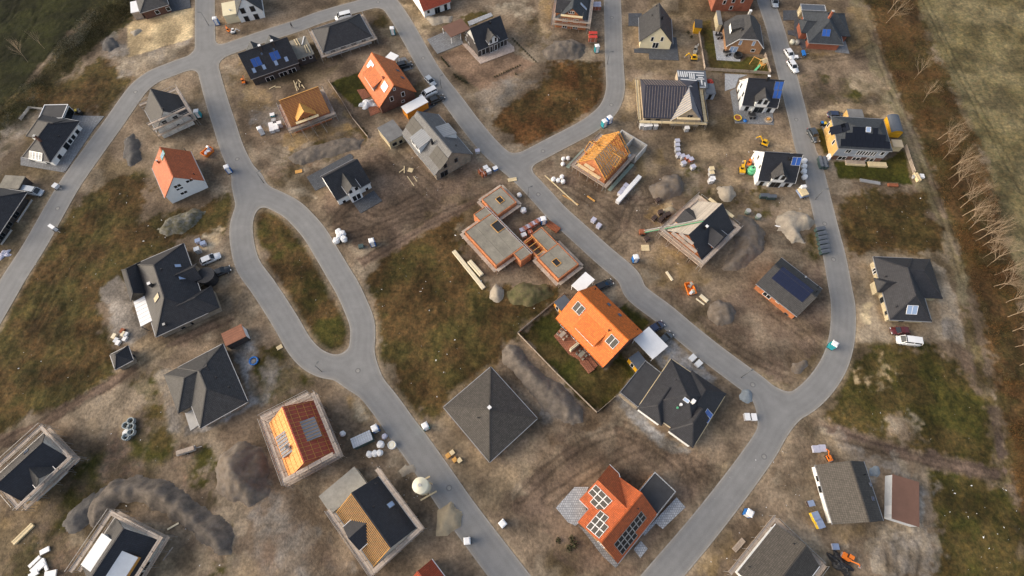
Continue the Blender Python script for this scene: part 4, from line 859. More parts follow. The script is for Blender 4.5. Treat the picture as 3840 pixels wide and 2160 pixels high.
# --- H6 dark house at the left edge
q = Z(0,640,4.83)
h = reg(6, House('bungalow', 'dark clad house with dark hipped roof at the outer side of the left road', 'house', q(-140,1330), q(490,385), None, 2.4, D=11)); h.hip(2.4,5.6,5.4,5.4, 'brick_black', 'tile_anthracite', 1.0)
for x in (3,6,9): h.win('S', (x, 1.1),1.8,2.0,2, 'frame_grey')
h = House('carport', 'greenish flat carport roof with open dark side next to the parked silver van', 'carport', q(-60,320), q(335,345), q(515,92),2.5); mt = 'concrete_slab'
h.block('carport_body', .3, h.L - .3,.3, h.D - .3,2.5, 'brick_black', mt)
# --- H7 large dark house with two parallel ridges
q = Z(450,900,3.6225)
h = reg(7, House('house', 'large dark-roofed house with two parallel ridges and a white conservatory', 'house', q(1195,988), q(862,45), q(495,1345),2.5)); rr = 6.9
i0 = h.loc(q(590,785), rr).x; i1 = h.L - h.loc(q(455,342), rr).x; INFO.append(('H7', h.L, h.D, i0, i1)); h.hip(2.5, rr, min(max(i0,3),7), min(max(i1,2),6.5), 'brick_grey', 'tile_anthracite', .5)
yw = h.loc(q(30,450),2.5).y; xs_ = h.loc(q(135,838),2.8).x; INFO.append(('H7w', yw, xs_)); h.hipwing(xs_, h.L, h.D - 1.5, yw, 2.52,5.2, 'x', 0,2.6, 'brick_grey', 'tile_anthracite', .4)
ye = h.loc(q(1300,780),2.5).y; x1_ = h.loc(q(1252,645),2.5).x; INFO.append(('H7e', ye, x1_)); h.hipwing(0, max(x1_, 6), min(ye, -2), h.D * .4,2.53,5.3, 'y', 3.0,0, 'brick_grey', 'tile_anthracite', .4)
pc = h.loc(q(1060,420),3.0); h.hipwing(pc.x - 2.2, pc.x + 2.2,-1.3,4.2,2.9,4.9, 'y', 0,0, 'brick_grey', 'tile_anthracite', .3)
pc = h.loc(q(1160,480),2.6); MB().cyl((pc.x, pc.y),2.0,2.35,2.75,20).cyl((pc.x, pc.y),1.7,-.3,2.349,16).build('porch', 'tile_anthracite', h.root)
h.fit('skylight', 'S', q(785,352),.9,1.3, 'pane_sky_reflection', .1, 'frame_grey', .03); h.fit('skylight', 'S', q(843,517),.9,1.3, 'pane_sky_reflection', .1, 'frame_grey', .03); h.fit('skylight', 'N', q(502,785),1.3,2.2, 'render_beige', .12, 'frame_grey', .03)
h.chimney('N', q(440,625),.55,1.3, 'brick_black', 'alu'); h.vent('S', q(575,405)); h.chimney('W', q(620,1160),.4,.7, 'brick_black'); h.win('W', q(860,1193),.9,.8, frame='frame_grey'); h.win('W', q(1010,1135),1.0,2.0, frame='frame_grey')
cA, cB, cC = h.loc(q(275,1175),2.6), h.loc(q(415,1095),2.6), h.loc(q(180,830),2.6); x0_, x1_ = min(cA.x, cB.x), cC.x; y0_, y1_ = h.D + .0, cA.y
d = empty_child('conservatory', h.root); nb = 7
for i in range(nb):
 a_ = x0_ + (x1_ - x0_) * i / nb; b_ = x0_ + (x1_ - x0_) * (i + 1) / nb
 solid([(a_ + .04, y0_ - .4,2.75),(b_ - .04, y0_ - .4,2.75),(b_ - .04, y1_, 2.45),(a_ + .04, y1_, 2.45)], [(0,1,2,3)], .06).build('roof_panel', 'roof_white', d)
for x in (x0_, (x0_ + x1_) / 2, x1_): MB().bar((x, y1_ - .1,-.1),(x, y1_ - .1,2.38),.12).build('post', 'frame_grey', d)
MB().bar((x0_, y1_ - .1,2.34),(x1_, y1_ - .1,2.34),.12).build('beam', 'frame_grey', d)
# --- H8 garden shed
q = Z(0,1060, T)
h = reg(8, House('garden_shed', 'small square shed with dark pyramid roof at the edge of the dirt track', 'shed', q(1110,838), q(1285,747), q(1240,605),2.2)); h.hip(2.2,4.0, h.L / 2, h.L / 2, 'brick_grey', 'tile_anthracite', .35); h.door('E', (h.D / 2,1.0),.9,1.9, frame='frame_grey')
# --- H9 L-shaped hip house
h = reg(9, House('bungalow', 'L-shaped bungalow with ribbed dark hipped roof between dirt track and gravel beds', 'house', q(2390,1150), q(2150,590), q(1915,1360),2.4)); rr = 5.9
INFO.append(('H9', h.L, h.D)); h.hip(2.4, rr, 5.3,5.3, 'brick_grey', 'tile_grey', .5)
yw = h.loc(q(1580,890),2.4).y; x0_ = h.loc(q(1695,1275),2.4).x; INFO.append(('H9w', yw, x0_)); h.hipwing(max(x0_, 3), h.L + .02, h.D * .35, yw, 2.41, rr - .35, 'y', 0,4.6, 'brick_grey', 'tile_grey', .4)
h.vent('S', q(2095,915)); h.vent('S', q(2215,1010)); h.win('S', (h.L * .45,1.1),1.6,1.9,2); h.win('S', (h.L * .2,1.3),1.2,1.2); h.win('W', (h.D * .5,1.2),1.4,1.2)
h = House('garage', 'small garage with flat terracotta roof joined to the ribbed-roof bungalow', 'garage', q(2180,612), q(2372,517), q(2330,398),2.5); mat('felt_terracotta', (.33,.14,.08), 'board', .85,.12); h.block('garage_body', .05, h.L - .05,.05, h.D - .05,2.5, 'brick_black', 'felt_terracotta'); h.og = .05; h.win('E', (h.D / 2,1.1), h.D - .5,2.0, frame='frame_white', glass='plastic_white', name='garage_door', at=h.L - .05)
# --- H10 white house with scaffold, bottom left
q = Z(0,1580,4.262)
h = reg(10, House('house', 'white block house with glossy dark roof and small gable in scaffolding above the earth bank', 'house', q(390,1305), q(1130,605), q(800,95),3.0)); ry, r = ridge(h, q(757,303), h.L); INFO.append(('H10', h.L, h.D, ry, r)); h.gable(3.0,6.8, 'block_white', 'tile_dark_gloss', .4,.25)
a_, b_ = h.loc(q(620,1085),4.2), h.loc(q(890,850),4.2); h.cross('S', a_.x, b_.x, 4.2,5.7, 'block_white', 'tile_grey', .1,.4,.5, trim='alu')
for p in ((790,960),(930,980),(1125,740)): h.win('S', q(*p),1.4,1.2, frame='frame_grey')
h.win('E', q(985,425),1.1,1.1, frame='frame_grey'); h.fit('skylight', 'N', q(425,485),.9,1.3, 'glass_roof', .1, 'frame_grey', .03)
scaffold(h, 'SEWN', [2.2,4.2], 'weathered scaffold around the white house with small gable left of the mound', .2,.7)
# --- H11 house with white flat dormers, bottom left
q = Z(80,1870,4.6)
h = reg(11, House('house', 'scaffolded house with dark roof and two white flat-roofed dormers', 'house', q(1830,1610), q(2390,720), q(1680,235),3.1)); ry, r = ridge(h, q(1860,510), h.L); INFO.append(('H11', h.L, h.D, ry, r)); h.gable(3.1,7.0, 'block_white', 'tile_dark_gloss', .4,.25)
xa = h.loc(q(1430,650),5.8).x; h.shed('N', xa - 5.2, xa, 1.0,5.2,6.0, 'block_white', 'board_white'); xb = h.loc(q(1900,960),5.8).x; h.shed('S', xb - 5.0, xb - .3,.9,5.0,5.9, 'timber', 'board_white')
for x in (xb - 3.4, xb - 1.6): h.win('S', (x, 1.5),1.4,1.2, frame='frame_grey')
scaffold(h, 'SEN', [2.2,4.3], 'scaffold around the house with two white flat-roofed dormers', .2,.75)
# --- H12 red membrane roof
q = Z(960,1460,3.533)
mat('membrane_red_sunlit', (.78,.33,.10), 'fabric', .7,.15)  # brighter copy of the red membrane, sunlight on the N slope put into its colour
def battens(h, side, x0, x1, n_up, n_along, mt='timber', y0=.05, y1=None, up=.05, w_=.06, hh=.05, skipbox=None):
 sl = h.sS if side == 'S' else h.sN; ln = h.ry if side == 'S' else h.D - h.ry; f = h.xf(side); y1 = y1 or ln - .1
 zt = lambda y: h.e + sl * y + up
 for i in range(n_up):
  x = x0 + (x1 - x0) * i / max(1, n_up - 1)
  MB().bar(f(x, y0, zt(y0)), f(x, y1, zt(y1)), w_, hh).build('rafter', mt, h.root)
 for j in range(n_along):
  y = y0 + (y1 - y0) * (j + .5) / n_along; z_ = zt(y) + hh * .9
  MB().bar(f(x0, y, z_), f(x1, y, z_), w_, hh).build('batten', mt, h.root)
h = reg(12, House('house', 'block house under construction with red roof membrane and timber battens', 'house', q(1050,850), q(760,145), q(430,1140),3.0)); ry, r = ridge(h, q(655,945),0); INFO.append(('H12', h.L, h.D, ry, r)); h.gable(3.0,7.6, 'porous_block', 'membrane_red', .3,.2, gut=None)
battens(h, 'S', .3, h.L - .3,14,4); h.fit('sunlit_overlay', 'N', (h.L / 2, h.D * .75,5.3), h.L - .1, math.hypot(h.D / 2,4.6) - .1, 'membrane_red_sunlit', .03, None, .004); battens(h, 'N', .3, h.L - .3,14,4)  # N overlay sheet carries the painted sunlit orange
a_ = h.loc(q(800,640),5.2).x; b_ = h.loc(q(700,400),5.2).x; h.shed('S', a_, b_, .7,5.0,6.2, 'porous_block', 'membrane_grey')
a2 = h.loc(q(390,880),5.2).x; b2 = h.loc(q(300,620),5.2).x; h.shed('N', a2, b2,.8,5.0,6.2, 'porous_block', 'membrane_grey')
for sd_, (xa, xb) in (('S', (a_, b_)),('N', (a2, b2))):
 f = h.xf(sd_); yb = (6.2 - h.e) / h.sS
 for i in range(6):
  x = xa + (xb - xa) * (i + .5) / 6; x = x if sd_ == 'S' else h.L - x
  MB().bar(f(x, .6,5.06), f(x, yb, 6.26),.07,.06).build('batten', 'timber', h.root)
h.chimney('N', q(445,775),.5,1.2, 'plastic_white', 'frame_grey')
for x in (2.2,5.4): h.win('W', (x, 1.4),1.3,1.3, frame='frame_grey')
scaffold(h, 'SNEW', [2.2,4.2], 'scaffold around the house with red roof membrane', .3,.8); scaffold(h, 'WE', [5.9], 'upper scaffold boards at both gables of the house with red roof membrane', .3,.8)
# --- H13 dark roof with yellow battens on one slope, slab garage
q = Z(950,1597, T)
h = reg(13, House('house', 'scaffolded house with glossy dark roof and concrete slab garage beside the main road', 'house', q(1575,985), q(1205,485), q(1150,1350),3.0)); ry, r = ridge(h, q(945,660), h.L); INFO.append(('H13', h.L, h.D, ry, r)); h.gable(3.0,6.9, 'block_white', 'tile_dark_gloss', .4,.25); battens(h, 'N', .1, h.L - .1,2,15, 'timber', w_=.12, up=.0)
a_ = h.loc(q(1000,1195),4.6); b_ = h.loc(q(880,985),4.6); h.cross('N', a_.x, b_.x, 4.6,6.1, 'block_white', 'tile_dark_gloss', .1,.4,.4, trim='roof_white')
h.fit('skylight', 'S', q(1325,762),1.0,1.4, 'pane_sky_reflection', .12, 'frame_grey', .03); h.vent('S', q(1182,558)); h.vent('S', q(1170,775))
p0 = h.loc(q(980,400),2.7); p1 = h.loc(q(630,680),2.7); p2 = h.loc(q(740,845),2.7); d = h.block('slab_garage', h.L + .5, p1.x - .1, min(p0.y, p1.y) + .1, max(p1.y, p0.y) - .1,2.7, 'block_buff', 'concrete')
h.win('S', (3,1.4),1.3,1.2); h.win('S', (7,1.4),1.3,1.2)
scaffold(h, 'SNW', [2.2,4.1], 'scaffold with blue nets around the house with slab garage', .3,.75)
# --- H14 pyramid roof
h = reg(14, House('bungalow', 'square bungalow under a plain grey pyramid roof in bare sand', 'house', (1836,1733),(2014.6,1569),(1841.6,1374.7),2.6)); INFO.append(('H14', h.L, h.D)); h.hip(2.6,5.8, h.L / 2, h.L / 2, 'render_white', 'tile_browngrey', .7);
q = Z(950,1060, T); h.vent('W', q(2170,1305)); h.chimney('E', q(2280,1212),.55,.8, 'alu', 'roof_white')
for x in (3,8): h.win('S', (x, 1.2),1.6,1.4,2)
# --- H15 red roof at the bottom edge
q = Z(950,1597, T)
h = reg(15, House('house', 'house with plain red roof and white gutter below the scaffolded slab-garage house', 'house', q(1985,1640), q(1722,1288), q(1480,1462),2.8)); h.gable(2.8,6.4, 'render_white', 'tile_red', .3,.2, gut='roof_white')
# --- H16 orange roof with solar arrays
q = Z(1900,1597, T)
h = reg(16, House('house', 'orange-roofed house with three framed solar arrays and a black flat garage', 'house', q(1075,1328), q(1457,852), q(705,905),2.6)); ry, r = ridge(h, q(917,1098),0); INFO.append(('H16', h.L, h.D, ry, r)); mat('tile_flame', (.46,.10,.022), 'tile', .5,.18); h.gable(2.6,6.8, 'brick_tan', 'tile_flame', .5,.3)
a_ = h.loc(q(697,712),2.6); b_ = h.loc(q(1005,382),2.6); INFO.append(('H16w', a_[:], b_[:])); pr = max(a_.y, b_.y) - h.D + .1; h.cross('N', a_.x + .4, b_.x - .4,2.85,6.6, 'brick_tan', 'tile_flame', pr, .4,.35, trim='roof_white')
ln = dist(q(1030,1110), q(1312,808),4.5) / 7; h.pv('S', q(1205,1030),7,3, ln - .03,1.05, 'pv_black', 'steel', .03, skip=((4,0),(5,0),(6,0))); h.pv('N', q(900,950),3,3,1.3,1.15, 'pv_grey', 'roof_white', .03, skip=((0,2),))
xc = (a_.x + b_.x) / 2; k_ = (6.6 - 2.85) / ((b_.x - a_.x) / 2 - .4); h.pl['W'] = ((-k_, 0,1),2.85 - k_ * (a_.x + .4)); h.pv('W', q(885,700),3,3,1.3,1.2, 'pv_grey', 'roof_white', .03, skip=((0,0),))
g_ = [h.loc(q(*p),2.6) for p in ((1440,460),(1620,660),(1455,835),(1290,600))]; h.block('garage', h.L - .2, max(g_[0].x, g_[1].x),(g_[2].y + g_[1].y) / 2,(g_[0].y + g_[3].y) / 2,2.6, 'brick_tan', 'felt_black', edge='paving_light')
h.vent('S', q(1265,800)); h.win('S', (4,1.2),1.4,1.6,2); h.win('S', (9,1.2),1.4,1.3,2); h.win('W', (4,1.2),1.6,2.0,2)
# --- H17 dark hip house
q = Z(1900,1060, T)
h = reg(17, House('bungalow', 'big dark hipped bungalow with blue collector and black flat carport by the road bend', 'house', (2399.2,1518.4),(2605,1667),(2743,1501),2.6)); INFO.append(('H17', h.L, h.D)); h.hip(2.6,6.4, h.D / 2, h.D / 2, 'render_white', 'tile_anthracite', .6, gut='timber_pale')
h.hipwing(-.02,5.6,-.9, h.D * .5,2.61,4.6, 'y', 2.4,0, 'render_white', 'tile_anthracite', .4); h.hipwing(7.2, h.L + .02,-.8, h.D * .5,2.62,5.4, 'y', 3.2,0, 'render_white', 'tile_anthracite', .4)
p = h.loc(q(1815,840),2.6); h.hipwing(p.x - .4, h.L + .03, h.D * .5, h.D + .5,2.63,5.2, 'y', 0,3.0, 'render_white', 'tile_anthracite', .4)
h.fit('collector', 'E', q(1935,1285),2.2,2.0, 'collector_blue', .1, 'alu', .04,1); h.chimney('S', q(1795,1150),.6,.7, 'plastic_white', 'roof_white'); h.fit('skylight', 'S', q(1735,1132),1.2,.7, 'pane_sky_reflection', .1, 'frame_white', .2); h.vent('S', q(1678,1180),.2,.4, 'plastic_white'); h.vent('S', q(1645,1210),.15,.3, 'plastic_green'); h.vent('N', q(1635,940))
h = House('carport', 'long black flat carport roof with pale edge on the dark hipped bungalow', 'carport', q(1085,1060), q(1270,1210), q(1375,775),2.5); h.block('carport_body', .15, h.L - .15,.15, h.D - .15,2.5, 'brick_grey', 'felt_black', edge='paving_grey')
# --- H18 bright orange house
h = reg(18, House('house', 'bright orange-roofed house with wide dormer and two framed roof windows in a fenced lawn', 'house', q(475,340), q(935,815), q(1305,470),2.8)); ry, r = ridge(h, q(1165,560), h.L); INFO.append(('H18', h.L, h.D, ry, r)); h.gable(2.8,8.4, 'brick_redbrown', 'tile_brightorange', .5,.3, gut='tile_brightorange')
a_ = h.on('S', q(650,442)); b_ = h.on('S', q(822,616)); INFO.append(('H18d', a_[:], b_[:])); h.shed('S', min(a_.x, b_.x) + .2, max(a_.x, b_.x) + .2,1.1,5.1,7.0, 'board_white', 'tile_brightorange', .25, 'tile_orange')
for x in (-1.8,-.6,.6,1.8): h.win('S', ((a_.x + b_.x) / 2 + x, 4.5),1.0,.8, at=1.08)
for p in ((697,247),(1020,567)): h.fit('roof_window', 'S', q(*p),2.3,2.2, 'pv_grey', .12, 'frame_white', .04,1)
for p in ((985,213),(1090,313)): h.fit('skylight', 'N', q(*p),.8,1.1, 'glass_roof', .12, 'frame_grey', .03)
h.vent('S', q(985,467),.12,.5); h.vent('N', q(1262,455)); h.vent('N', q(855,65))
for u in (2.2,5.5,9.5): h.win('S', (u, 1.15),1.8,2.0,2)
def flatroof(name, label, A, B, C, z, wall, roof, over=.15, cat='carport', edge=None, posts=False):
 h = House(name, label, cat, A, B, C, z)
 if posts:
  MB().box(0, h.L, 0, h.D, z - .14, z).build('roof', roof, h.root)
  for x in (.15, h.L - .15):
   for y in (.15, h.D / 2, h.D - .15): MB().bar((x, y, -.1),(x, y, z - .141),.14).build('post', wall, h.root)
 else:
  h.block(name + '_body', over, h.L - over, over, h.D - over, z, wall, roof, over=over, edge=edge)
 h.og = h.oe = over; return h
flatroof('carport', 'white flat carport roof behind the bright orange-roofed house', (2142.8,1070),(2178,1100),(2201,1023.4),2.4, 'frame_white', 'roof_white', posts=True)
flatroof('carport', 'white flat carport roof in front of the black car beside the orange house', q(1225,547), q(1410,740), q(1365,415),2.4, 'frame_white', 'roof_white', posts=True)
h = flatroof('garden_shed', 'dark flat-roofed shed with yellow boards by the white carport of the orange house', q(1175,727), q(1265,840), q(1255,640),2.3, 'yellow_boards', 'roof_bluegrey', .1, 'shed'); h.door('S', (h.L / 2,1.0),.9,1.9)
h = flatroof('garden_shed', 'dark flat-roofed shed with orange boards at the upper corner of the orange house', q(455,187), q(525,270), q(555,110),2.3, 'orange_boards', 'roof_bluegrey', .1, 'shed'); h.door('S', (h.L / 2,1.0),.9,1.9)
# --- H19 concrete slab building site
q = Z(1700,660,3.369)
site = House('building_shell', 'building shell of orange block walls carrying raw concrete slabs beside the diagonal road', 'building site', q(150,700), q(545,1130), q(885,875),2.9)
def tosite(pts, z=2.9): return [site.loc(p, z) for p in pts]
def deck(pts, z, hole=None, zz=.24):
 v = tosite(pts, z); x0, x1 = min(p.x for p in v), max(p.x for p in v); y0, y1 = min(p.y for p in v), max(p.y for p in v); v = sorted(v, key=lambda p: p.x)
 x0 = (v[0].x + v[1].x) / 2; x1 = (v[2].x + v[3].x) / 2; v.sort(key=lambda p: p.y); y0 = (v[0].y + v[1].y) / 2; y1 = (v[2].y + v[3].y) / 2
 return x0, x1, y0, y1
rects = [deck([q(150,700), q(490,470), q(885,875), q(545,1130)], 2.9), deck([q(350,298), q(600,140), q(800,332), q(565,480)], 2.9), deck([q(268,480), q(400,388), q(490,468), q(330,565)], 2.9), deck([q(770,970), q(890,890), q(990,970), q(850,1080)], 2.9), deck([q(1085,1025), q(1320,858), q(1580,1105), q(1320,1310)], 2.9), deck([q(990,745), q(1110,648), q(1325,858), q(1190,945)], 2.9)]
INFO.append(('H19', [tuple(round(v, 1) for v in r_) for r_ in rects]))
for i, (x0, x1, y0, y1) in enumerate(rects):
 t = .36; e_ = .003 * i
 for nm, bx in (('wall', (x0 - .1, x1 + .1, y0 - .1, y0 + t)),('wall', (x0 - .1, x1 + .1, y1 - t, y1 + .1)),('wall', (x0 - .1, x0 + t, y0 + t, y1 - t)),('wall', (x1 - t, x1 + .1, y0 + t, y1 - t))):
  MB().box(bx[0], bx[1], bx[2], bx[3], -.2,2.62 + e_).build(nm, 'porous_block', site.root)
 n_ = max(1, round((y1 - y0) / 2.4))
 for j in range(n_):                      # precast slab strips side by side
  MB().box(x0 + .15, x1 - .15, y0 + .15 + (y1 - y0 - .3) * j / n_ + .02, y0 + .15 + (y1 - y0 - .3) * (j + 1) / n_ - .02,2.63 + e_, 2.86 + e_).build('floor_slab', 'concrete_slab', site.root)
 tt = .05
 for bx in ((x0 - .1, x1 + .1, y0 - .1, y0 + tt),(x0 - .1, x1 + .1, y1 - tt, y1 + .1),(x0 - .1, x0 + tt, y0 + tt, y1 - tt),(x1 - tt, x1 + .1, y0 + tt, y1 - tt)): MB().box(bx[0], bx[1], bx[2], bx[3], 2.63 + e_ + .002,2.9 + e_).build('edge_block', 'porous_block', site.root)
for px_, s_ in ((q(590,300),.8),(q(1303,1090),.8),(q(565,635),1.3)):
 v = site.loc(px_, 2.95); MB().box(v.x - s_, v.x + s_, v.y - s_ * .8, v.y + s_ * .8,2.88,2.90).build('opening_shade_plate', 'plastic_black', site.root)  # black plate on the closed slab paints the dark inside of a stair opening
 for bx in ((v.x - s_ - .1, v.x + s_ + .1, v.y - s_ * .8 - .1, v.y - s_ * .8),(v.x - s_ - .1, v.x + s_ + .1, v.y + s_ * .8, v.y + s_ * .8 + .1),(v.x - s_ - .1, v.x - s_, v.y - s_ * .8, v.y + s_ * .8),(v.x + s_, v.x + s_ + .1, v.y - s_ * .8, v.y + s_ * .8)): MB().box(*bx, 2.88,3.02).build('formwork', 'timber', site.root)
rO = deck([q(880,822), q(990,748), q(1190,945), q(1080,1025)], 2.9); x0, x1, y0, y1 = rO
for bx in ((x0, x1, y0 - .1, y0 + .2),(x0, x0 + .3, y0 + .2, y1)): MB().box(*bx, -.2,2.66).build('wall', 'porous_block', site.root)
MB().box(x0 + .3, x1 - .3, y0 + .2, y1 - .2,-.1,.06).build('floor_slab', 'concrete_slab', site.root)
for i in range(4):
 x = x0 + (x1 - x0) * (i + .5) / 4; MB().bar((x, y0,2.8),(x, y1,2.8),.12,.16).build('beam', 'timber', site.root)
MB().bar((x0, y1 - .05,2.82),(x1, y1 - .05,2.82),.14,.18).build('beam', 'timber', site.root)
sc = empty('scaffold', site.root.location, site.rz, 'low pale plank scaffold running round the concrete slab site', 'scaffold')
for i, (x0, x1, y0, y1) in enumerate(rects[:2] + rects[4:5]):
 for (a, b_) in (((x0 - .75, y0 - .8),(x1 + .75, y0 - .8)),((x0 - .75, y0 - .4),(x0 - .75, y1 + .75)),((x1 + .75, y0 - .4),(x1 + .75, y1 + .75))) + ((((x0 - .75, y1 + .8),(x1 + .75, y1 + .8)),) if i else ()):
  n_ = max(1, round((Vector(b_) - Vector(a)).length / 2.5)); A_, B_ = Vector(a), Vector(b_)
  for k in range(n_):
   p_, p2 = A_ + (B_ - A_) * (k / n_), A_ + (B_ - A_) * ((k + .98) / n_); MB().bar((p_.x, p_.y, 1.9 + .01 * i),(p2.x, p2.y, 1.9 + .01 * i),.8,.06).build('deck_plank', 'timber_grey' if (k + i) % 3 else 'plank', sc); MB().bar((p_.x, p_.y, -.1),(p_.x, p_.y, 1.86),.06).build('pole', 'steel', sc)
a, b_ = site.loc(q(405,375),3.2), site.loc(q(995,972),3.2)
mm = MB(); a = Vector(a); b_ = Vector(b_); dr = (b_ - a); sd2 = Vector((-dr.y, dr.x, 0)).normalized() * .22
mm.bar(a + sd2, b_ + sd2,.09,.14).bar(a - sd2, b_ - sd2,.09,.14)
for k in range(30): p_ = a + dr * (k + .5) / 30; mm.bar(p_ + sd2, p_ - sd2,.06)
o = mm.build('roof_ladder', 'alu', None, loc=site.root.location, rz=site.rz); o.location.z = -.2; tag(o, 'long grey metal ladder lying diagonally across the concrete slabs', 'ladder')
# --- H20 white house with cross gable in the mud plot
q = Z(1200,570,6.036)
h = reg(20, House('house', 'white house with dark roof and gabled bay facing a grey terrace in churned mud', 'house', q(378,1102), q(1150,685), q(852,112),2.5)); ry, r = ridge(h, q(835,150), h.L); INFO.append(('H20', h.L, h.D, ry, r)); h.gable(2.5,6.9, 'render_white', 'tile_anthracite', .4,.2)
def bay(h, A, B, e2, r2, wall, roof, fo=.35, trim=None, low=None):
 a, b = h.loc(A), h.loc(B); x0, x1 = min(a.x, b.x), max(a.x, b.x); pr = h.oe - (a.y + b.y) / 2; pr = max(pr, .15)
 d = h.cross('S', x0, x1, e2, r2, wall, roof, pr, .4, fo, trim=trim)
 if low: MB().box(x0 - .012, x1 + .012, h.oe - pr - .012, h.oe - .05,-.3,2.75).build('lower_wall', low, d)
 h.by = h.oe - pr; return x0, x1
x0, x1 = bay(h, q(740,1150), q(980,1020),4.6,6.1, 'render_white', 'tile_grey', .4, 'alu')
xm = (x0 + x1) / 2
for dx in (-.8,.8): h.win('S', (xm + dx, 4.1),1.0,1.35,1, at=h.by); h.win('S', (xm + dx * .7,1.15),1.1,2.1,1, at=h.by)
h.door('S', q(560,1145),.95,2.0); h.door('S', q(1070,860),.95,2.0); h.vent('N', q(497,252))
# --- H21 grey house with zinc dormers
q = Z(1400,400,5.0)
h = reg(21, House('house', 'grey-roofed brick house with zinc dormers on both slopes and dark solar fields', 'house', q(525,505), q(1155,1285), q(1885,920),2.6)); ry, r = ridge(h, q(1490,870), h.L); INFO.append(('H21', h.L, h.D, ry, r)); mat('roof_midgrey', (.14,.14,.142), 'tile', .6,.1); h.gable(2.6,7.2, 'brick_grey', 'roof_midgrey', .4,.25)
a_ = h.on('S', q(675,680)); b_ = h.on('S', q(835,900)); INFO.append(('H21d', a_[:], b_[:])); xd = (a_.x + b_.x) / 2 + .6
h.shed('S', xd - 2.0, xd + 2.0,.45,5.1,6.1, 'render_white', 'zinc', .15, 'render_white')
for dx in (-.9,.9): h.win('S', (xd + dx, 4.3),1.4,1.3,1, 'frame_white', at=.43); h.win('S', (xd + dx, 1.3),1.5,2.1,1, 'frame_white')
c_ = h.on('N', q(1520,520)); h.shed('N', c_.x - 2.2, c_.x + 1.6,.6,5.1,6.1, 'render_white', 'zinc', .15, 'render_white')
h.pv('S', q(770,400),3,2,1.7,1.75, 'pv_grey'); h.pv('S', q(1225,960),3,2,1.7,1.75, 'pv_grey'); h.chimney('S', q(1105,700),.45,1.5, 'plastic_black', 'plastic_black')
h.win('E', q(1550,1005),1.0,1.5, frame='frame_grey'); h.win('E', q(1350,1110),1.0,1.5, frame='frame_grey'); h.door('E', q(1330,1260),2.2,2.2, n=2, frame='frame_grey'); h.vent('N', q(1553,740))
h = House('garage', 'unfinished flat-roofed annex of sand brick beside the house with zinc dormers', 'garage', q(290,672), q(548,532), q(75,395),2.7); p = h.loc(q(640,135),2.7); h.block('garage_body', .1, h.L + .6,.1, max(h.D, p.y) - .1,2.7, 'brick_sand', 'felt_grey'); h.oe = .1; h.win('S', q(400,700),1.3,1.1, frame='frame_grey'); h.win('S', q(515,655),1.0,1.1, frame='frame_grey')
# --- H22 orange roof, upper
q = Z(1300,180,4.83)
h = reg(22, House('house', 'dark brick house with steep orange roof and two pale collectors beside a lawn', 'house', q(205,497), q(592,1085), q(1265,805),2.6)); ry, r = ridge(h, q(850,685), h.L); INFO.append(('H22', h.L, h.D, ry, r)); h.gable(2.6,7.8, 'brick_redbrown', 'tile_orange', .45,.3, gut='tile_orange')
a_ = h.on('S', q(300,552)); b_ = h.on('S', q(470,838)); h.shed('S', a_.x + .3, b_.x - .1,1.0,5.0,6.6, 'board_white', 'tile_orange', .2, 'zinc')
mat('collector_glare', (.62,.64,.66), 'plain', .18,.04,0,1,1.0)  # sun glare on the collector glass put into a whitish base colour
for p in ((435,320),(690,702)): h.fit('collector', 'S', q(*p),2.3,2.1, 'collector_glare', .1, 'frame_white', .05,1)
for p in ((925,412),(1010,540)): h.fit('skylight', 'N', q(*p),.8,1.1, 'glass_roof', .12, 'frame_grey', .03)
for p, w_, hh in (((862,745),.7,.9),((815,920),1.0,1.6),((1020,835),1.0,1.6),((1020,965),1.0,.8)): h.win('E', q(*p), w_, hh, 1)
h.vent('S', q(662,553),.22,.5, 'brick_red')
flatroof('carport', 'white flat carport with brown board side below the steep orange roof', q(980,1062), q(1088,1186), q(1360,840),2.4, 'orange_boards', 'roof_white')
flatroof('carport', 'small white flat roof behind the steep orange-roofed house', q(690,175), q(840,245), q(860,95),2.4, 'frame_white', 'roof_white', posts=True)
# --- H23 timber batten roof with gable
q = Z(1010,300,6.586)
A_, B_, R_ = q(548,1150), q(1497,797), q(255,515)
h = reg(23, House('house', 'house under construction with rust-red battened roof and raw timber gable', 'house', A_, B_, None, 2.9, D=ridge_depth(A_, B_, R_, 2.9,7.8))); INFO.append(('H23', h.L, h.D)); mat('membrane_rust', (.36,.13,.06), 'fabric', .8,.15); h.gable(2.9,7.8, 'porous_block', 'membrane_rust', .3,.2, gut=None)
battens(h, 'S', .15, h.L - .15,12,18, 'timber_rose' if 0 else 'timber', w_=.07, up=.03); MB().bar((0, h.ry, 7.9),(h.L, h.ry, 7.9),.2,.15).build('ridge_beam', 'timber', h.root)
v = h.loc(q(905,900),4.6); d = h.cross('S', v.x - 2.1, v.x + 2.1,4.6,6.4, 'porous_block', 'timber', .1,.5,.5, trim='timber')
for x in (v.x - 1, v.x + 1): h.win('S', (x, 3.6),.9,1.0, frame='timber', at=.18)
for x in (1.8,4.2, h.L - 3, h.L - 1.4): h.win('S', (x, 1.4),1.1,1.2, frame='frame_grey')
scaffold(h, 'SEW', [1.9,2.55], 'grey plank scaffold around the rust-red battened roof', .2,.9,.9, 'timber_grey'); s2 = empty('scaffold', h.root.location, h.rz, 'pale scaffold platform on poles in front of the raw timber gable', 'scaffold')
MB().bar((v.x - 3,-.9,4.2),(v.x + 3,-.9,4.2),.8,.08).build('deck_plank', 'timber_pale', s2)
for x in (v.x - 2.6, v.x, v.x + 2.6): MB().bar((x, -1.2,-.1),(x, -1.2,5.0),.06).build('pole', 'steel', s2); MB().bar((x, -1.2,4.1),(x + .6,-3.4,-.05),.05).build('brace', 'steel', s2)
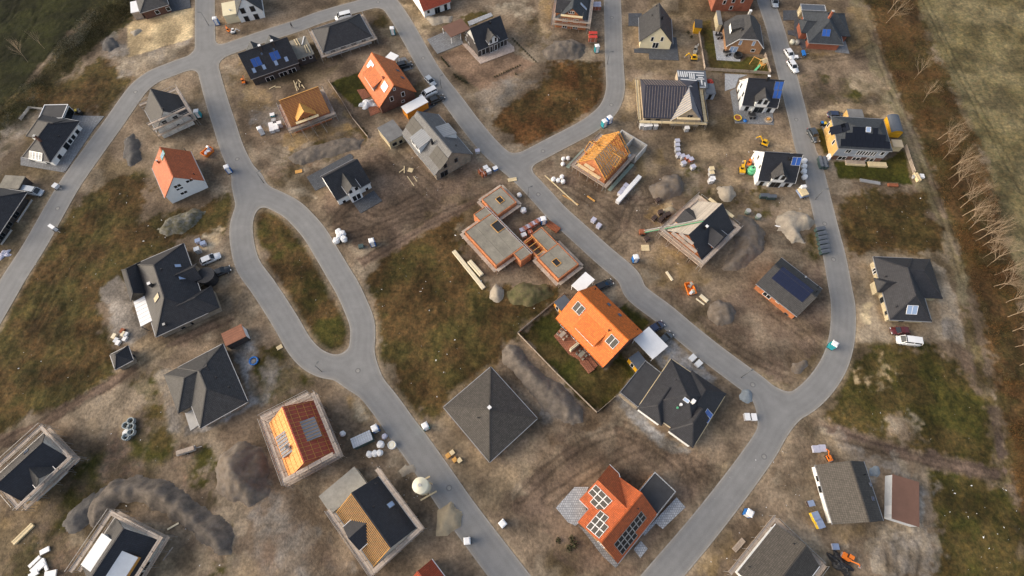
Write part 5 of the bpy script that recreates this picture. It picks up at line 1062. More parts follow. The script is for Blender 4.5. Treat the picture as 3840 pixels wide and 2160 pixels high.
# --- H24 dark hip bungalow
q = Z(1060,40,6.133)
h = reg(24, House('bungalow', 'white block bungalow with dark hipped roof and low scaffold beside the upper road', 'house', q(935,967), q(2055,587), q(690,425),2.5)); rr = 5.6; i0 = h.loc(q(1165,368), rr).x; i1 = h.L - h.loc(q(1440,288), rr).x; INFO.append(('H24', h.L, h.D, i0, i1)); h.hip(2.5, rr, 4.6,4.6, 'block_white', 'tile_anthracite', .5)
for p, w_ in (((1155,925),1.3),((1390,845),1.5),((1635,765),1.5),((1860,680),1.3)): h.win('S', q(*p), w_, 1.0,2, 'frame_grey')
h.win('S', q(1430,910),1.6,1.0,2, 'frame_grey', zc=.9); h.vent('W', q(1075,435)); h.vent('W', q(1072,492))
scaffold(h, 'WES', [1.75], 'low plank scaffold around the dark hipped bungalow beside the upper road', .15,.8,.9)
# --- H25 black double house
q = Z(860,0,4.527)
A_, B_, R_ = q(365,1347), q(1182,1060), q(160,910)
h = reg(25, House('house', 'black brick double house with blue collectors, two chimneys and rear gables', 'house', A_, B_, None, 2.7, D=ridge_depth(A_, B_, R_, 2.7,8.0))); INFO.append(('H25', h.L, h.D)); h.gable(2.7,8.0, 'brick_black', 'tile_anthracite', .4,.25)
for p in ((460,1052),(775,945)): h.fit('collector', 'S', q(*p),2.5,2.2, 'collector_blue', .1, 'frame_grey', .05,1)
for p in ((420,1195),(588,1137),(793,1068),(968,1002)): h.fit('skylight', 'S', q(*p),.95,1.3, 'pane_sky_reflection', .1, 'frame_grey', .04)
for p in ((550,912),(755,840)): h.fit('skylight', 'S', q(*p),.5,.6, 'glass_roof', .1, 'frame_grey', .04)
for p in ((545,850),(755,770)): h.chimney('S', q(*p),.6,1.5, 'brick_black', 'roof_white')
for p in ((700,1352),(928,1275),(1073,1218)): h.door('S', q(*p),2.3,2.2, n=2)
xa = h.loc(q(370,720),6.4).x; xb = h.loc(q(690,620),6.4).x; h.cross('N', xa - 2.2, xa + 2.2,5.0,7.2, 'brick_black', 'tile_slate', .4,.3); h.cross('N', xb - 2.2, xb + 2.2,5.0,7.2, 'brick_black', 'tile_slate', .4,.3)
q2 = Z(1060,40,6.133); h = House('garage', 'black brick garage with raw open top and lumber joined to the black double house', 'garage', q2(335,1112), q2(722,978), q2(135,690),2.7); h.block('garage_body', .1, h.L - .1,.1, h.D - .1,2.5, 'brick_black', 'concrete_slab')
for i, (a, b_) in enumerate((((260,660),(340,800)),((310,640),(400,800)),((490,590),(445,780)),((540,780),(640,965)),((500,800),(560,960)))):
 A2, B2 = h.loc(q2(*a),2.7), h.loc(q2(*b_),2.7); MB().bar(A2, B2,.22,.14).build('beam', 'timber_pale' if i != 2 else 'roof_white', h.root)
h.og = h.oe = .1; h.win('S', q2(480,1110),.9,1.0); h.win('S', q2(645,1065),.9,1.0)
# --- H26 white house, red roof at the top
q = Z(1550,0,6.0375)
h = reg(26, House('house', 'white house with plain red roof at the top above the pale spoil', 'house', q(262,402), q(842,192), None, 0,.25,.4, D=9.2)); h.gable(2.5,7.2, 'render_white', 'tile_red', .4,.25)
h.win('S', q(342,268),.8,.9, frame='frame_grey'); h.door('S', q(545,240),1.7,2.1, n=2, frame='frame_grey'); h.door('S', q(733,165),.95,2.0, frame='frame_grey')
# --- H27 dark house with brown carport
h = reg(27, House('house', 'black brick house with white gabled bay and pinkish terrace in a raked garden', 'house', q(1475,1285), q(2115,1008), q(1110,975),0,.2,.4)); ry, r = ridge(h, q(1250,620),0); INFO.append(('H27', h.L, h.D, ry, r)); h.gable(2.4,6.9, 'brick_black', 'tile_dark_gloss', .4,.2, gut='gutter')
x0, x1 = bay(h, q(1720,1205), q(1922,1125),4.2,5.8, 'render_white', 'tile_grey', .35, 'alu', 'brick_black'); xm = (x0 + x1) / 2
for dx in (-.75,.75): h.win('S', (xm + dx, 3.75),.8,1.5,1, 'frame_white', at=h.by); h.win('S', (xm + dx, 1.1),1.0,2.1,1, 'frame_white', at=h.by)
h.door('S', q(1590,1170),1.3,2.1); h.door('S', q(2005,985),1.3,2.1); h.vent('S', q(1745,530),.2,.5)
for p in ((1190,880),(1255,990),(1210,770),(1380,940)): h.win('W', q(*p),.7,1.1)
MB().add([(h.og - .02, h.oe + 1.2,3.9),(h.og - .02, h.D / 2,6.7),(h.og - .02, h.D - h.oe - 1.2,3.9)], [(0,1,2),(2,1,0)]).build('gable_panel', 'render_white', h.root)
flatroof('carport', 'brown flat carport on white posts beside the black brick house', q(648,602), q(850,845), q(1090,420),2.3, 'frame_white', 'felt_brown', posts=True)
# --- H28 brick house with scaffold, top
q = Z(2040,0,8.05)
h = reg(28, House('house', 'orange brick house with slate roof and plank scaffold above the grey rubble heap', 'house', q(1310,705), None, q(330,600),2.6, L=11.5)); ry, r = ridge(h, q(832,300),0); INFO.append(('H28', h.L, h.D, ry, r)); h.gable(2.6,6.9, 'brick_orange', 'tile_slate', .3,.35)
for p in ((645,605),(960,630)): h.win('W', q(*p),1.4,1.2,2)
for p in ((625,790),(940,820)): h.win('W', q(*p),1.4,1.2,2)
h.win('W', q(828,375),1.7,.9,3); h.fit('skylight', 'S', q(1190,195),.7,2.6, 'pane_sky_reflection', .1, 'frame_white', .03)
v = h.loc(q(420,150),4.5); h.cross('N', v.x - 2.4, v.x + 2.4,4.4,6.3, 'brick_orange', 'tile_anthracite', .2,.3)
scaffold(h, 'WSN', [1.7,3.2], 'plank scaffold across the orange brick gable by the red brick pallets', .15,.8,.9); s2 = empty('scaffold', h.root.location, h.rz, 'top scaffold board high across the orange brick gable', 'scaffold'); MB().bar((-.7,1.6,4.9),(-.7, h.D - 1.6,4.9),.8,.08).build('deck_plank', 'timber_pale', s2); [MB().bar((-.4, y, 3.2),(-.4, y, 6.4),.05).build('pole', 'steel', s2) for y in (1.6, h.D / 2, h.D - 1.6)]
# --- H29 cream house
q = Z(2360,0,6.04)
h = reg(29, House('house', 'cream house with steep grey roof on a dark L-shaped terrace', 'house', q(987,988), None, q(230,945),2.2, L=dist(q(712,640), q(655,75),8.0))); ry, r = ridge(h, q(712,638),0); INFO.append(('H29', h.L, h.D, ry, r)); h.gable(2.2,7.2, 'render_cream', 'tile_grey', .4,.25)
for p in ((520,885),(742,885)): h.win('W', q(*p),.85,1.5)
h.door('W', q(580,1060),1.7,1.9, n=2, zc=1.1); h.vent('N', q(510,365)); h.vent('N', q(612,148)); h.chimney('S', q(740,430),.35,.9, 'plastic_black', 'plastic_black')
# --- H30 red brick at top
q = Z(2640,0,6.038)
h = reg(30, House('house', 'tall red brick house at the top behind the flat grey garage', 'house', q(165,262), q(1010,245), None, 0,.2,.3, D=9)); h.gable(5.2,8.6, 'brick_red', 'tile_anthracite', .3,.2)
for p in ((465,50),(670,18),(875,18),(610,178)): h.win('S', q(*p),1.0,1.3)
# --- H31 half-hip house with white terrace
h = reg(31, House('house', 'tan brick house with half-hipped grey roof and white paved terrace', 'house', q(1358,1098), None, q(505,1050),2.3, L=dist(q(505,1050), q(420,515),2.3))); INFO.append(('H31', h.L, h.D))
L_, D_ = h.L, h.D; e, zh, r = 2.3,5.0,7.4; s_ = (r - e) / (D_ / 2); yS = (zh - e) / s_; ih = 2.6
h.e, h.r, h.oe, h.og, h.ry, h.sS, h.sN = e, r, .4,.3, D_ / 2, s_, s_; h.pl['S'] = ((0,-s_, 1), e); h.pl['N'] = ((0, s_, 1), e + s_ * D_)
top = [(0,0, e),(L_, 0, e),(L_, yS, zh),(L_ - ih, D_ / 2, r),(ih, D_ / 2, r),(0, yS, zh),(0, D_, e),(L_, D_, e),(L_, D_ - yS, zh),(0, D_ - yS, zh)]
h.roof = h.mb('roof', solid(top, [(0,1,2,3,4,5),(7,6,9,4,3,8),(5,4,9),(2,8,3)], .2), 'tile_grey')
MB().bar((0,-.05, e - .1),(L_, -.05, e - .1),.12).build('gutter', 'gutter', h.roof); MB().bar((0,0, e - .12),(0, yS, zh - .12),.08,.18).bar((0, yS, zh - .12),(0, D_ - yS, zh - .12),.08,.18).bar((0, D_ - yS, zh - .12),(0, D_, e - .12),.08,.18).build('verge_board', 'frame_white', h.roof)
a, b_, c_, d_ = .3, L_ - .3,.4, D_ - .4; za = e + s_ * .4 - .1
h.mb('wall', MB().add([(a, c_, -.3),(b_, c_, -.3),(b_, d_, -.3),(a, d_, -.3),(a, c_, za),(b_, c_, za),(b_, d_, za),(a, d_, za),(a, yS, zh - .1),(a, D_ - yS, zh - .1),(b_, yS, zh - .1),(b_, D_ - yS, zh - .1)], [(0,1,5,4),(2,3,7,6),(1,2,6,11,10,5),(3,0,4,8,9,7)]), 'brick_tan')
for p in ((825,965),(1125,985)): h.win('W', q(*p),.8,1.5, glass='pane_sky_reflection')
h.door('W', q(665,1120),2.2,2.1, n=2, glass='pane_sky_reflection', zc=1.1); h.win('W', q(1070,1215),1.2,1.0, zc=1.2)
v = h.on('N', q(590,660)); h.shed('N', v.x - 2.0, v.x + 1.2,1.0,4.9,6.3, 'render_white', 'tile_grey', .15, 'tile_grey'); h.chimney('N', q(1035,290),.6,.7, 'concrete_pale', 'roof_white'); h.vent('N', q(855,690),.18,.6)
flatroof('garage', 'flat grey-roofed garage of pale brick behind the half-hipped house', q(330,552), q(425,555), q(272,235),2.6, 'brick_sand', 'felt_grey', .1, 'garage')
hh = HS[31];
# --- H32 grey battened roof
q = Z(2380,250,5.796)
h = reg(32, House('house', 'L-shaped house under construction with grey roof membrane and long pale battens', 'house', q(195,1105), q(1482,1145), q(140,272),2.5)); rr = 6.9; x1_ = h.loc(q(1145,512), rr).x; INFO.append(('H32', h.L, h.D, x1_, h.loc(q(225,465), rr).y)); h.hip(2.5, rr, .02, min(max(h.L - x1_, 3.),6), 'block_buff', 'membrane_dark', .4, gut=None)
MB().add([(.3,.4,2.4),(.3, h.D - .4,2.4),(.3, h.ry, rr - .2)], [(0,1,2),(2,1,0)]).build('gable_wall', 'block_buff', h.root)
a_ = h.loc(q(775,1110),2.5); h.cross('S', a_.x + .5, h.L - .5,2.6, rr - .05, 'block_buff', 'membrane_grey', .6,.45,.3)
h.fit('membrane', 'N', (h.L * .40, h.D - h.D / 4 - .1,(2.5 + rr) / 2), h.L * .78, math.hypot(h.D / 2, rr - 2.5) - .2, 'membrane_grey', .02, None, .01)
n_ = 15
for i in range(n_):
 x = .4 + (x1_ - .6) * i / (n_ - 1)
 for sd_ in 'SN':
  y0 = .1; y1 = h.ry
  sl = h.sS; f = (lambda x, y, z: (x, y, z)) if sd_ == 'S' else (lambda x, y, z: (x, h.D - y, z))
  if sd_ == 'S' and x > a_.x: y0 = max(.1,(x - a_.x) / max(.1,(h.L + a_.x) / 2 - a_.x) * h.ry)
  if y0 < y1 - .4: MB().bar(f(x, y0,2.5 + sl * y0 + .06), f(x, y1, rr + .06),.055,.05).build('batten', 'timber_grey', h.root)
xc = (a_.x + .5 + h.L - .5) / 2; kk = (rr - .05 - 2.6) / ((h.L - 1 - a_.x) / 2)
for i in range(8):
 y = -.6 + i * .75; yv = y
 x_out = a_.x + .05; zo = 2.6 - kk * .45
 xv = max(x_out, x_out + max(0,(y - .3)) * (h.sS / kk)); zv = zo + (xv - x_out) * kk
 if xv < xc - .3: MB().bar((xv, y, zv + .05),(xc, y, rr + .02),.07,.05).build('batten', 'timber_pale', h.root); MB().bar((2 * xc - x_out, y, zo + .05),(xc, y, rr + .02),.05,.04).build('batten', 'membrane_grey', h.root)
for u, z_ in ((xc - 1.3,1.2),(xc + 1.3,1.2),(xc + .5,3.6)): h.win('S', (u, z_),1.4,1.1, frame='frame_grey', at=-.2)
for u in (1.5,4): h.win('S', (u, 1.2),1.2,1.1, frame='frame_grey')
scaffold(h, 'SEW', [1.9], 'plank scaffold around the grey battened roof', .5,.8,1.0, 'timber_pale'); s2 = empty('scaffold', h.root.location, h.rz, 'upper pale board across the gable of the grey battened house', 'scaffold'); MB().bar((xc - 3,-1.2,3.9),(xc + 3,-1.2,3.9),.7,.08).build('deck_plank', 'timber_pale', s2); [MB().bar((x, -1.3,-.1),(x, -1.3,4.8),.05).build('pole', 'steel', s2) for x in (xc - 2.8, xc, xc + 2.8)]
h2 = flatroof('garage', 'flat annex with white boards laid on its dark roof behind the grey battened house', q(950,312), q(1570,462), q(920,70),2.6, 'block_buff', 'roof_bluegrey', .1, 'garage') if 0 else House('garage', 'flat annex with white boards laid on its dark roof behind the grey battened house', 'garage', q(950,312), q(1390,325), q(920,70),2.6)
g1 = h2.loc(q(1540,95),2.6); g2 = h2.loc(q(1570,462),2.6); h2.block('garage_body', .1, h2.L, .1, h2.D - .1,2.6, 'block_buff', 'roof_bluegrey'); MB().box(h2.L + .105, max(g1.x, g2.x), min(g2.y, -1), h2.D, 2.45,2.604).build('roof', 'roof_bluegrey', h2.root); MB().box(h2.L + .2, max(g1.x, g2.x) - .1, min(g2.y, -1) + .1, h2.D - .1,-.3,2.448).build('wall', 'block_buff', h2.root)
for a, b_ in (((940,90),(965,215)),((990,100),(1015,220)),((1035,105),(1060,225)),((1085,105),(1105,225)),((1130,110),(1145,215)),((1190,140),(1205,260)),((1235,145),(1250,265)),((1285,150),(1295,270)),((1150,118),(1505,140)),((1335,185),(1505,190)),((1380,232),(1480,238)),((1340,268),(1510,272)),((1000,270),(1350,300)),((1450,290),(1465,400)),((1415,445),(1540,450)),((1525,340),(1535,430))):
 A2, B2 = h2.loc(q(*a),2.66), h2.loc(q(*b_),2.66); MB().bar(A2, B2,.32,.05).build('roof_board', 'board_white', h2.root)
q = Z(1900,0, T); h2 = flatroof('garden_shed', 'small dark flat shed with bluish front beside the red waste container', q(1928,905), q(2022,905), q(1950,805),2.2, 'lightgrey_cladding', 'roof_bluegrey', .1, 'shed'); h2.door('S', (h2.L / 2,1.0),.9,1.8, frame='frame_grey')
# --- H33, H35 white houses with gabled bays on the right road
def whitehouse(k, label, q, A, B, C, bA, bB, ridge_p, r2, e2):
 h = reg(k, House('house', label, 'house', A, B, C, 0,.15,.35)); ry, r = ridge(h, ridge_p, 0); INFO.append(('H%d' % k, h.L, h.D, ry, r)); h.gable(2.2,7.3, 'render_white', 'tile_dark_gloss', .35,.15, verge='frame_white')
 x0, x1 = bay(h, bA, bB, e2, r2, 'render_white', 'tile_grey', .35); xm = (x0 + x1) / 2
 for dx in (-.75,.75): h.win('S', (xm + dx, 3.9),.95,1.6,1, 'frame_grey', at=h.by)
 h.door('S', (xm, 1.1),2.4,2.1, n=2, frame='frame_grey', at=h.by); return h, x0, x1
q = Z(2720,260,6.586)
h, x0, x1 = whitehouse(33, 'white house with gabled bay and four blue collectors on a grey terrace', q, q(345,1012), q(1178,1075), q(245,460), q(625,1065), q(925,1080), q(555,195),5.9,4.5)
h.door('S', q(530,960),1.0,2.0, frame='frame_grey'); h.door('S', q(1070,1010),1.0,2.0, frame='frame_grey'); h.chimney('S', q(1035,255),.55,1.2, 'plastic_black', 'roof_white')
for p, w_ in (((395,400),.8),((318,555),.8),((437,615),.8),((350,740),.8)): h.win('W', q(*p), w_, 1.5, frame='frame_grey')
for p in ((1265,405),(1365,405),(1230,615),(1325,620)): h.fit('collector', 'S', q(*p),1.15,2.1, 'collector_blue', .1, 'frame_grey', .05)
q = Z(2780,540,8.05)
h, x0, x1 = whitehouse(35, 'white house with gabled bay, double collector and row of white bags at its side', q, q(405,1232), q(1480,1300), q(260,410), q(770,1300), q(1145,1310), q(705,210),5.8,4.2)
h.door('S', q(610,1190),1.0,2.0, frame='frame_grey'); h.door('S', q(1360,1240),1.0,2.0, frame='frame_grey'); h.fit('collector', 'S', q(1655,520),2.2,2.0, 'collector_blue', .1, 'alu', .05,1)
for p in ((515,405),(370,625),(560,690)): h.win('W', q(*p),.9,1.5, glass='pv_grey')
h.chimney('S', q(1440,470),.4,.6, 'plastic_black', 'plastic_black')
# --- H34 timber frame house
q = Z(2040,470,5.5725)
h = reg(34, House('house', 'house shell with open golden timber rafters at the road junction', 'house', q(1285,1150), q(1805,580), q(680,778),2.9)); ry, r = ridge(h, q(1042,775),0); r = min(max(r, 6.5),8.5); INFO.append(('H34', h.L, h.D, ry, r)); L_, D_ = h.L, h.D; rr = 7.6; e = 2.9; ry = D_ / 2; s_ = (rr - e) / ry
h.e, h.r, h.ry, h.sS, h.sN, h.oe, h.og = e, rr, ry, s_, s_, .3,.2
a, b_, c_, d_ = .3, L_ - .3,.3, D_ - .3
for bx in ((a, b_, c_, c_ + .35),(a, b_, d_ - .35, d_),(a, a + .35, c_ + .35, d_ - .35),(b_ - .35, b_, c_ + .35, d_ - .35)): MB().box(*bx, -.2,2.85).build('wall', 'porous_block', h.root)
MB().box(a + .36, b_ - .36, c_ + .36, d_ - .36,2.5,2.74).build('floor_slab', 'timber_grey', h.root)
for x, nm in ((.45, 'gable_wall'),(L_ - .45, 'gable_wall')):
 MB().add([(x - .15, c_ + .2,2.851),(x - .15, d_ - .2,2.851),(x - .15, ry, rr - .35),(x + .15, c_ + .2,2.851),(x + .15, d_ - .2,2.851),(x + .15, ry, rr - .35)], [(0,2,1),(3,4,5),(0,3,5,2),(1,2,5,4)]).build(nm, 'porous_block', h.root)
for i in range(15):
 x = .1 + (L_ - .2) * i / 14
 MB().bar((x, 0, e),(x, ry, rr),.12,.22).build('rafter', 'timber', h.root)
 MB().bar((x, D_, e),(x, ry, rr),.12,.22).build('rafter', 'timber', h.root)
 if i % 2: MB().bar((x, ry * .55, e + s_ * ry * .55 - .1),(x, D_ - ry * .55, e + s_ * ry * .55 - .1),.1,.16).build('collar_beam', 'timber', h.root)
for y, z_ in ((.3, e + .05),(D_ - .3, e + .05),(ry * .5, e + s_ * ry * .5 - .25),(D_ - ry * .5, e + s_ * ry * .5 - .25),(ry, rr - .2)): MB().bar((0, y, z_),(L_, y, z_),.16,.2).build('purlin', 'timber', h.root)
for sg, xcc in ((1, L_ * .52),(-1, L_ * .45)):       # cross gables in timber on both sides
 f = (lambda x, y, z: (x, y, z)) if sg > 0 else (lambda x, y, z: (x, D_ - y, z))
 for k in range(5):
  y = -.1 + k * .75
  for dx in (-1,1): MB().bar(f(xcc + dx * 2.1, y, 4.5), f(xcc, y, 6.1),.1,.16).build('rafter', 'timber', h.root)
 for dx in (-1,1): MB().bar(f(xcc + dx * 2.0,-.1,4.5), f(xcc + dx * 2.0,(4.5 - e) / s_, 4.5),.14,.18).build('purlin', 'timber', h.root); MB().box(*(sorted((f(xcc + dx * 2 - .15,0,0)[0], f(xcc + dx * 2 + .15,0,0)[0])) + sorted((f(0,.28,0)[1], f(0,.6,0)[1]))),2.86,4.4).build('pier', 'porous_block', h.root)
 MB().bar(f(xcc, -.1,6.1), f(xcc, (6.1 - e) / s_, 6.1),.14,.18).build('purlin', 'timber', h.root)
sc = scaffold(h, 'SWN', [1.9], 'plank scaffold with green mesh around the golden timber rafters', .3,.9,1.0, 'timber_grey'); s2 = empty('scaffold', h.root.location, h.rz, 'upper pale scaffold boards across the orange gable of the rafter house', 'scaffold')
for k, z_ in enumerate((3.4,5.0)): MB().bar((-.75,1.2 + k * 2, z_),(-.75, D_ - .6 - k * 2, z_),.85,.08).build('deck_plank', 'timber_pale', s2)
for y in (1.2, ry, D_ - 1): MB().bar((-1.2, y, -.1),(-1.2, y, 6.0),.06).build('pole', 'steel', s2)
MB().bar((0,-1.6,.1),(L_ * .98,-1.6,.1),.9,.05).build('ground_sheet', 'net_green', s2); MB().bar((-1, D_ + 2.0,.1),(L_ * .6, D_ + 2.0,.1),.9,.05).build('ground_sheet', 'net_green', s2)
g_ = [h.loc(q(*p),2.5) for p in ((1625,88),(2160,402),(1960,600),(1560,165))]; x0, x1 = L_ + .2,(g_[0].x + g_[1].x) / 2; y0, y1 = (g_[1].y + g_[2].y) / 2 - .2,(g_[0].y + g_[3].y) / 2; INFO.append(('H34a', x0, x1, y0, y1))
an = empty('annex_shell', h.root.location, h.rz, 'roofless annex of pale block walls behind the golden timber rafters', 'building site')
for bx in ((x0, x1, y0, y0 + .3),(x0, x1, y1 - .3, y1),(x1 - .3, x1, y0 + .3, y1 - .3),(x0 + .0, x1 - .3, y0 + 4.0, y0 + 4.2)): MB().box(*bx, -.2,2.5).build('wall', 'concrete_pale', an)
MB().box(x0, x1 - .3, y0 + .3, y1 - .3,-.1,.05).build('floor_slab', 'concrete', an); MB().bar((x0 + .8, y0 + 5,.4),(x0 + .8, y1 - 1,.4),1.1,.7).build('membrane_roll', 'board_white', an); MB().bar((x0 + .8, y0 + 1,.4),(x0 + .8, y0 + 3.6,.4),1.0,.6).build('membrane_roll', 'board_white', an)
# --- H36 brick house with scaffold and conveyor
q = Z(2400,720,4.675)
h = reg(36, House('house', 'orange brick house with half-tiled dark roof, scaffold and roof conveyor', 'house', q(1080,1192), q(1652,640), q(430,692),2.8)); ry, r = ridge(h, q(862,770),0); INFO.append(('H36', h.L, h.D, ry, r)); h.gable(2.8,7.3, 'brick_orange', 'tile_dark_gloss', .4,.25)
mat('underlay_pale', (.44,.39,.33), 'board', .8,.12,0,2.4); h.fit('underlay', 'N', (h.L / 2, h.D - h.D / 4,(2.8 + 7.3) / 2), h.L - .1, math.hypot(h.D / 2,4.5) - .25, 'underlay_pale', .05, None, .02)
a_, b_ = h.loc(q(1365,985),4.5), h.loc(q(1560,770),4.5); INFO.append(('H36d', a_[:], b_[:])); h.cross('S', min(a_.x, b_.x), max(a_.x, b_.x),4.3,6.0, 'brick_orange', 'tile_dark_gloss', .1,.3,.4, trim='alu')
v = h.loc(q(850,400),5.2); h.cross('N', v.x - 2.4, v.x + 2.2,4.3,5.9, 'brick_orange', 'tile_anthracite', .1,.3,.3); h.chimney('S', q(1150,640),.5,1.0, 'plastic_black', 'roof_white')
for u in (2.5,5.5,8): h.win('W', (u, 1.3),1.2,1.3, frame='frame_grey')
h.win('W', (h.D / 2,4.4),1.2,1.3, frame='frame_grey')
scaffold(h, 'WSNE', [1.9,3.2], 'brown plank scaffold around the orange brick house with roof conveyor', .25,.85,1.0); s2 = empty('scaffold', h.root.location, h.rz, 'two high scaffold boards stepping up the orange brick gable', 'scaffold')
for k, z_ in enumerate((5.0,6.6)): MB().bar((-.7,1.8 + k * 1.6, z_),(-.7, h.D - 1.8 - k * 1.6, z_),.8,.08).build('deck_plank', 'plank', s2)
for y in (2, h.D / 2, h.D - 2): MB().bar((-1.1, y, -.1),(-1.1, y, 7),.06).build('pole', 'steel', s2)
for k, z_ in enumerate((5.0,)): MB().bar((h.L + .7,1.8, z_),(h.L + .7, h.D - 1.8, z_),.8,.08).build('deck_plank', 'timber_pale', s2)
a, b_ = G(q(40,700),.6), G(q(1110,495),7.6); cv = empty('roof_conveyor', (a.x, a.y, 0),0, 'long inclined roof conveyor leaning on the ridge of the half-tiled brick house', 'conveyor'); o0 = Vector((a.x, a.y, 0)); A2, B2 = a - o0, b_ - o0; sd2 = Vector((-(B2 - A2).y, (B2 - A2).x, 0)).normalized() * .28
MB().bar(A2 + sd2, B2 + sd2,.08,.22).build('rail', 'alu', cv); MB().bar(A2 - sd2, B2 - sd2,.08,.22).build('rail', 'plastic_green', cv); MB().bar(A2 - Vector((0,0,.12)), B2 - Vector((0,0,.12)),.5,.04).build('belt', 'concrete_slab', cv); MB().box(-.7,.6,-.6,.6,.15,.9).build('motor_box', 'rust', cv)
for sg in (-1,1): MB().cyl((0,0),.3,-.1,.1,14).build('wheel', 'tyre', cv).location = (0, sg * .75,.3); cv.children[-1].rotation_euler = (math.pi / 2,0,0)
MB().bar(A2 * .45 + B2 * .55, Vector(((A2 * .45 + B2 * .55).x, (A2 * .45 + B2 * .55).y - 1,0)),.08).build('support_leg', 'steel', cv)
# --- H37 brick house with solar strip
q = Z(2800,940,4.83)
h = reg(37, House('bungalow', 'orange brick bungalow with low grey roof and a long dark solar strip', 'house', q(170,600), q(917,1197), q(1362,690),2.6)); ry, r = ridge(h, q(1302,815), h.L); INFO.append(('H37', h.L, h.D, ry, r)); h.gable(2.6,5.4, 'brick_orange', 'tile_grey', .45,.3)
ln = dist(q(605,345), q(1165,775),4.2) / 8; h.pv('S', q(828,610),8,2, ln - .03,1.7, 'pv_navy'); h.win('S', q(365,810),1.9,1.4,2); h.win('S', q(565,930),.9,.7); h.door('S', q(690,1170),1.0,2.0, frame='frame_grey'); h.vent('N', q(1060,485),.15,.3, 'alu'); h.vent('N', q(1290,660)); h.vent('N', q(1258,745))
# --- H38 hip bungalow on the right
q = Z(3240,960,5.57)
def lhouse(k, label, q, A, C, Cb, e, rr, wE, wall, roof, i0=None, porch=None, rend=None):
 h = reg(k, House('bungalow', label, 'house', A, None, C, e, L=dist(C, Cb, e))); INFO.append(('H%d' % k, h.L, h.D)); h.hip(e, rr, i0 or h.D * .5, h.D * .5, wall, roof, .6)
 v = h.loc(wE, e); INFO.append(('w', v[:])); h.hipwing(max(v.x, 1.5), h.L + .02, v.y, h.D * .5, e + .01, rr - .1, 'y', (h.L - v.x) / 2 * 1.0,0, wall, roof, .5)
 if porch: a, b = h.loc(porch[0], e), h.loc(porch[1], e); h.hipwing(min(a.x, b.x), max(a.x, b.x), h.D * .55, max(a.y, b.y), e + .02, e + 1.7, 'y', 0,1.2, wall, roof, .4)
 return h
h = lhouse(38, 'sand-coloured L-shaped bungalow with dark hipped roof on pale gravel by the right road', q, q(1415,1370), q(545,1330), q(190,15),2.4,5.8, q(1640,890), 'brick_sand', 'tile_anthracite', None, (q(210,462), q(290,757)))
h.fit('collector', 'W', q(1000,1122),2.3,2.0, 'pane_sky_reflection', .1, 'frame_white', .05,1); h.win('N', q(390,910),1.3,1.8, frame='frame_grey'); h.win('N', q(465,1190),.9,.9, frame='frame_grey'); h.win('N', q(228,310),1.4,1.6,2); h.vent('N', q(660,1065)); h.vent('N', q(440,440)); h.door('W', q(780,1365),1.2,1.2, frame='frame_grey')
# --- H40 brick L bungalow top right
q = Z(2940,0,6.037)
h = lhouse(40, 'orange brick L-shaped bungalow with slate hipped roof and dark paths at the top right', q, q(1345,1015), q(560,965), q(320,245),2.4,5.8, q(1500,825), 'brick_red', 'tile_slate', None, (q(335,435), q(470,745)))
h.fit('collector', 'W', q(952,745),2.3,2.0, 'collector_blue', .1, 'frame_grey', .05,1); h.win('N', q(500,890),.9,1.2, frame='frame_grey'); h.win('N', q(320,600),1.2,1.8, frame='frame_grey'); h.chimney('E', q(1070,320),.5,.9, 'brick_red')
q2 = q; h2 = House('carport', 'flat dark carport roof with pale rim behind the slate-roofed brick bungalow', 'carport', q(400,235), q(960,262), q(355,92),2.4); h2.block('carport_body', .1, h2.L - .1,.1, h2.D - .1,2.4, 'brick_sand', 'roof_bluegrey', edge='paving_light')
# --- H39 solar house right
q = Z(3040,380,4.83)
h = reg(39, House('house', 'two-storey house with pale blue upper floor, yellow side wall and black solar rows', 'house', q(507,848), q(1480,905), q(330,266),4.6)); rr = 6.9; INFO.append(('H39', h.L, h.D, h.loc(q(775,440), rr)[:], h.loc(q(1205,465), rr)[:])); h.hip(4.6, rr, 4.2,3.6, 'brick_yellow', 'tile_slate', .35)
MB().box(.3, h.L - .3,.28,.34,1.5,4.4).build('upper_front', 'lightgrey_cladding', h.root); MB().box(.34, h.L - .34,.31,.34,-.2,1.49).build('lower_front', 'brick_redbrown', h.root)
h.oe = .28
for p, w_ in (((680,905),1.3),((1300,945),.9)): h.win('S', q(*p), w_, 1.3,2 if w_ > 1 else 1)
for i in range(7): h.win('S', q(858 + 50 * i, 930 + 4 * i),.62,1.6)
for p in ((320,420),(358,540),(415,740)): h.win('W', q(*p),.9,1.5)
h.pv('S', q(985,770),9,1,1.3,1.75, 'pv_black'); h.pv('S', q(990,650),8,1,1.2,1.75, 'pv_black'); h.pv('S', q(895,525),3,1,1.2,1.6, 'pv_black'); h.pv('S', q(1170,545),1,1,1.1,1.6, 'pv_black'); h.pv('W', q(495,510),2,2,1.3,1.7, 'pv_black'); h.pv('W', q(625,470),2,1,1.2,1.6, 'pv_black'); h.fit('skylight', 'S', q(1040,515),1.2,1.3, 'pane_sky_reflection', .12, 'frame_white', .05)
for x in (3,6.5,10): h.win('S', (x, .7),2.0,1.4,2, at=.30)
for i, (a, b_) in enumerate(((q(650,1130), q(1000,1150)),(q(1060,1160), q(1395,1185)))):
 A2, B2 = h.loc(a, .5), h.loc(b_, .5); pl_ = empty('planter_bench', (h.root.matrix_world if 0 else h.mw) @ Vector((A2.x, A2.y, 0)), h.rz, ('pale' if i else 'grey') + ' timber deck with raised edge before the pale blue house', 'deck'); ln = B2.x - A2.x
 MB().box(0, ln, 0,1.4,.02,.4).build('deck_base', 'timber_grey' if not i else 'timber_pale', pl_); MB().box(0, ln, -.15,-.002,.02,.6).build('edge_board', 'timber_pale', pl_)
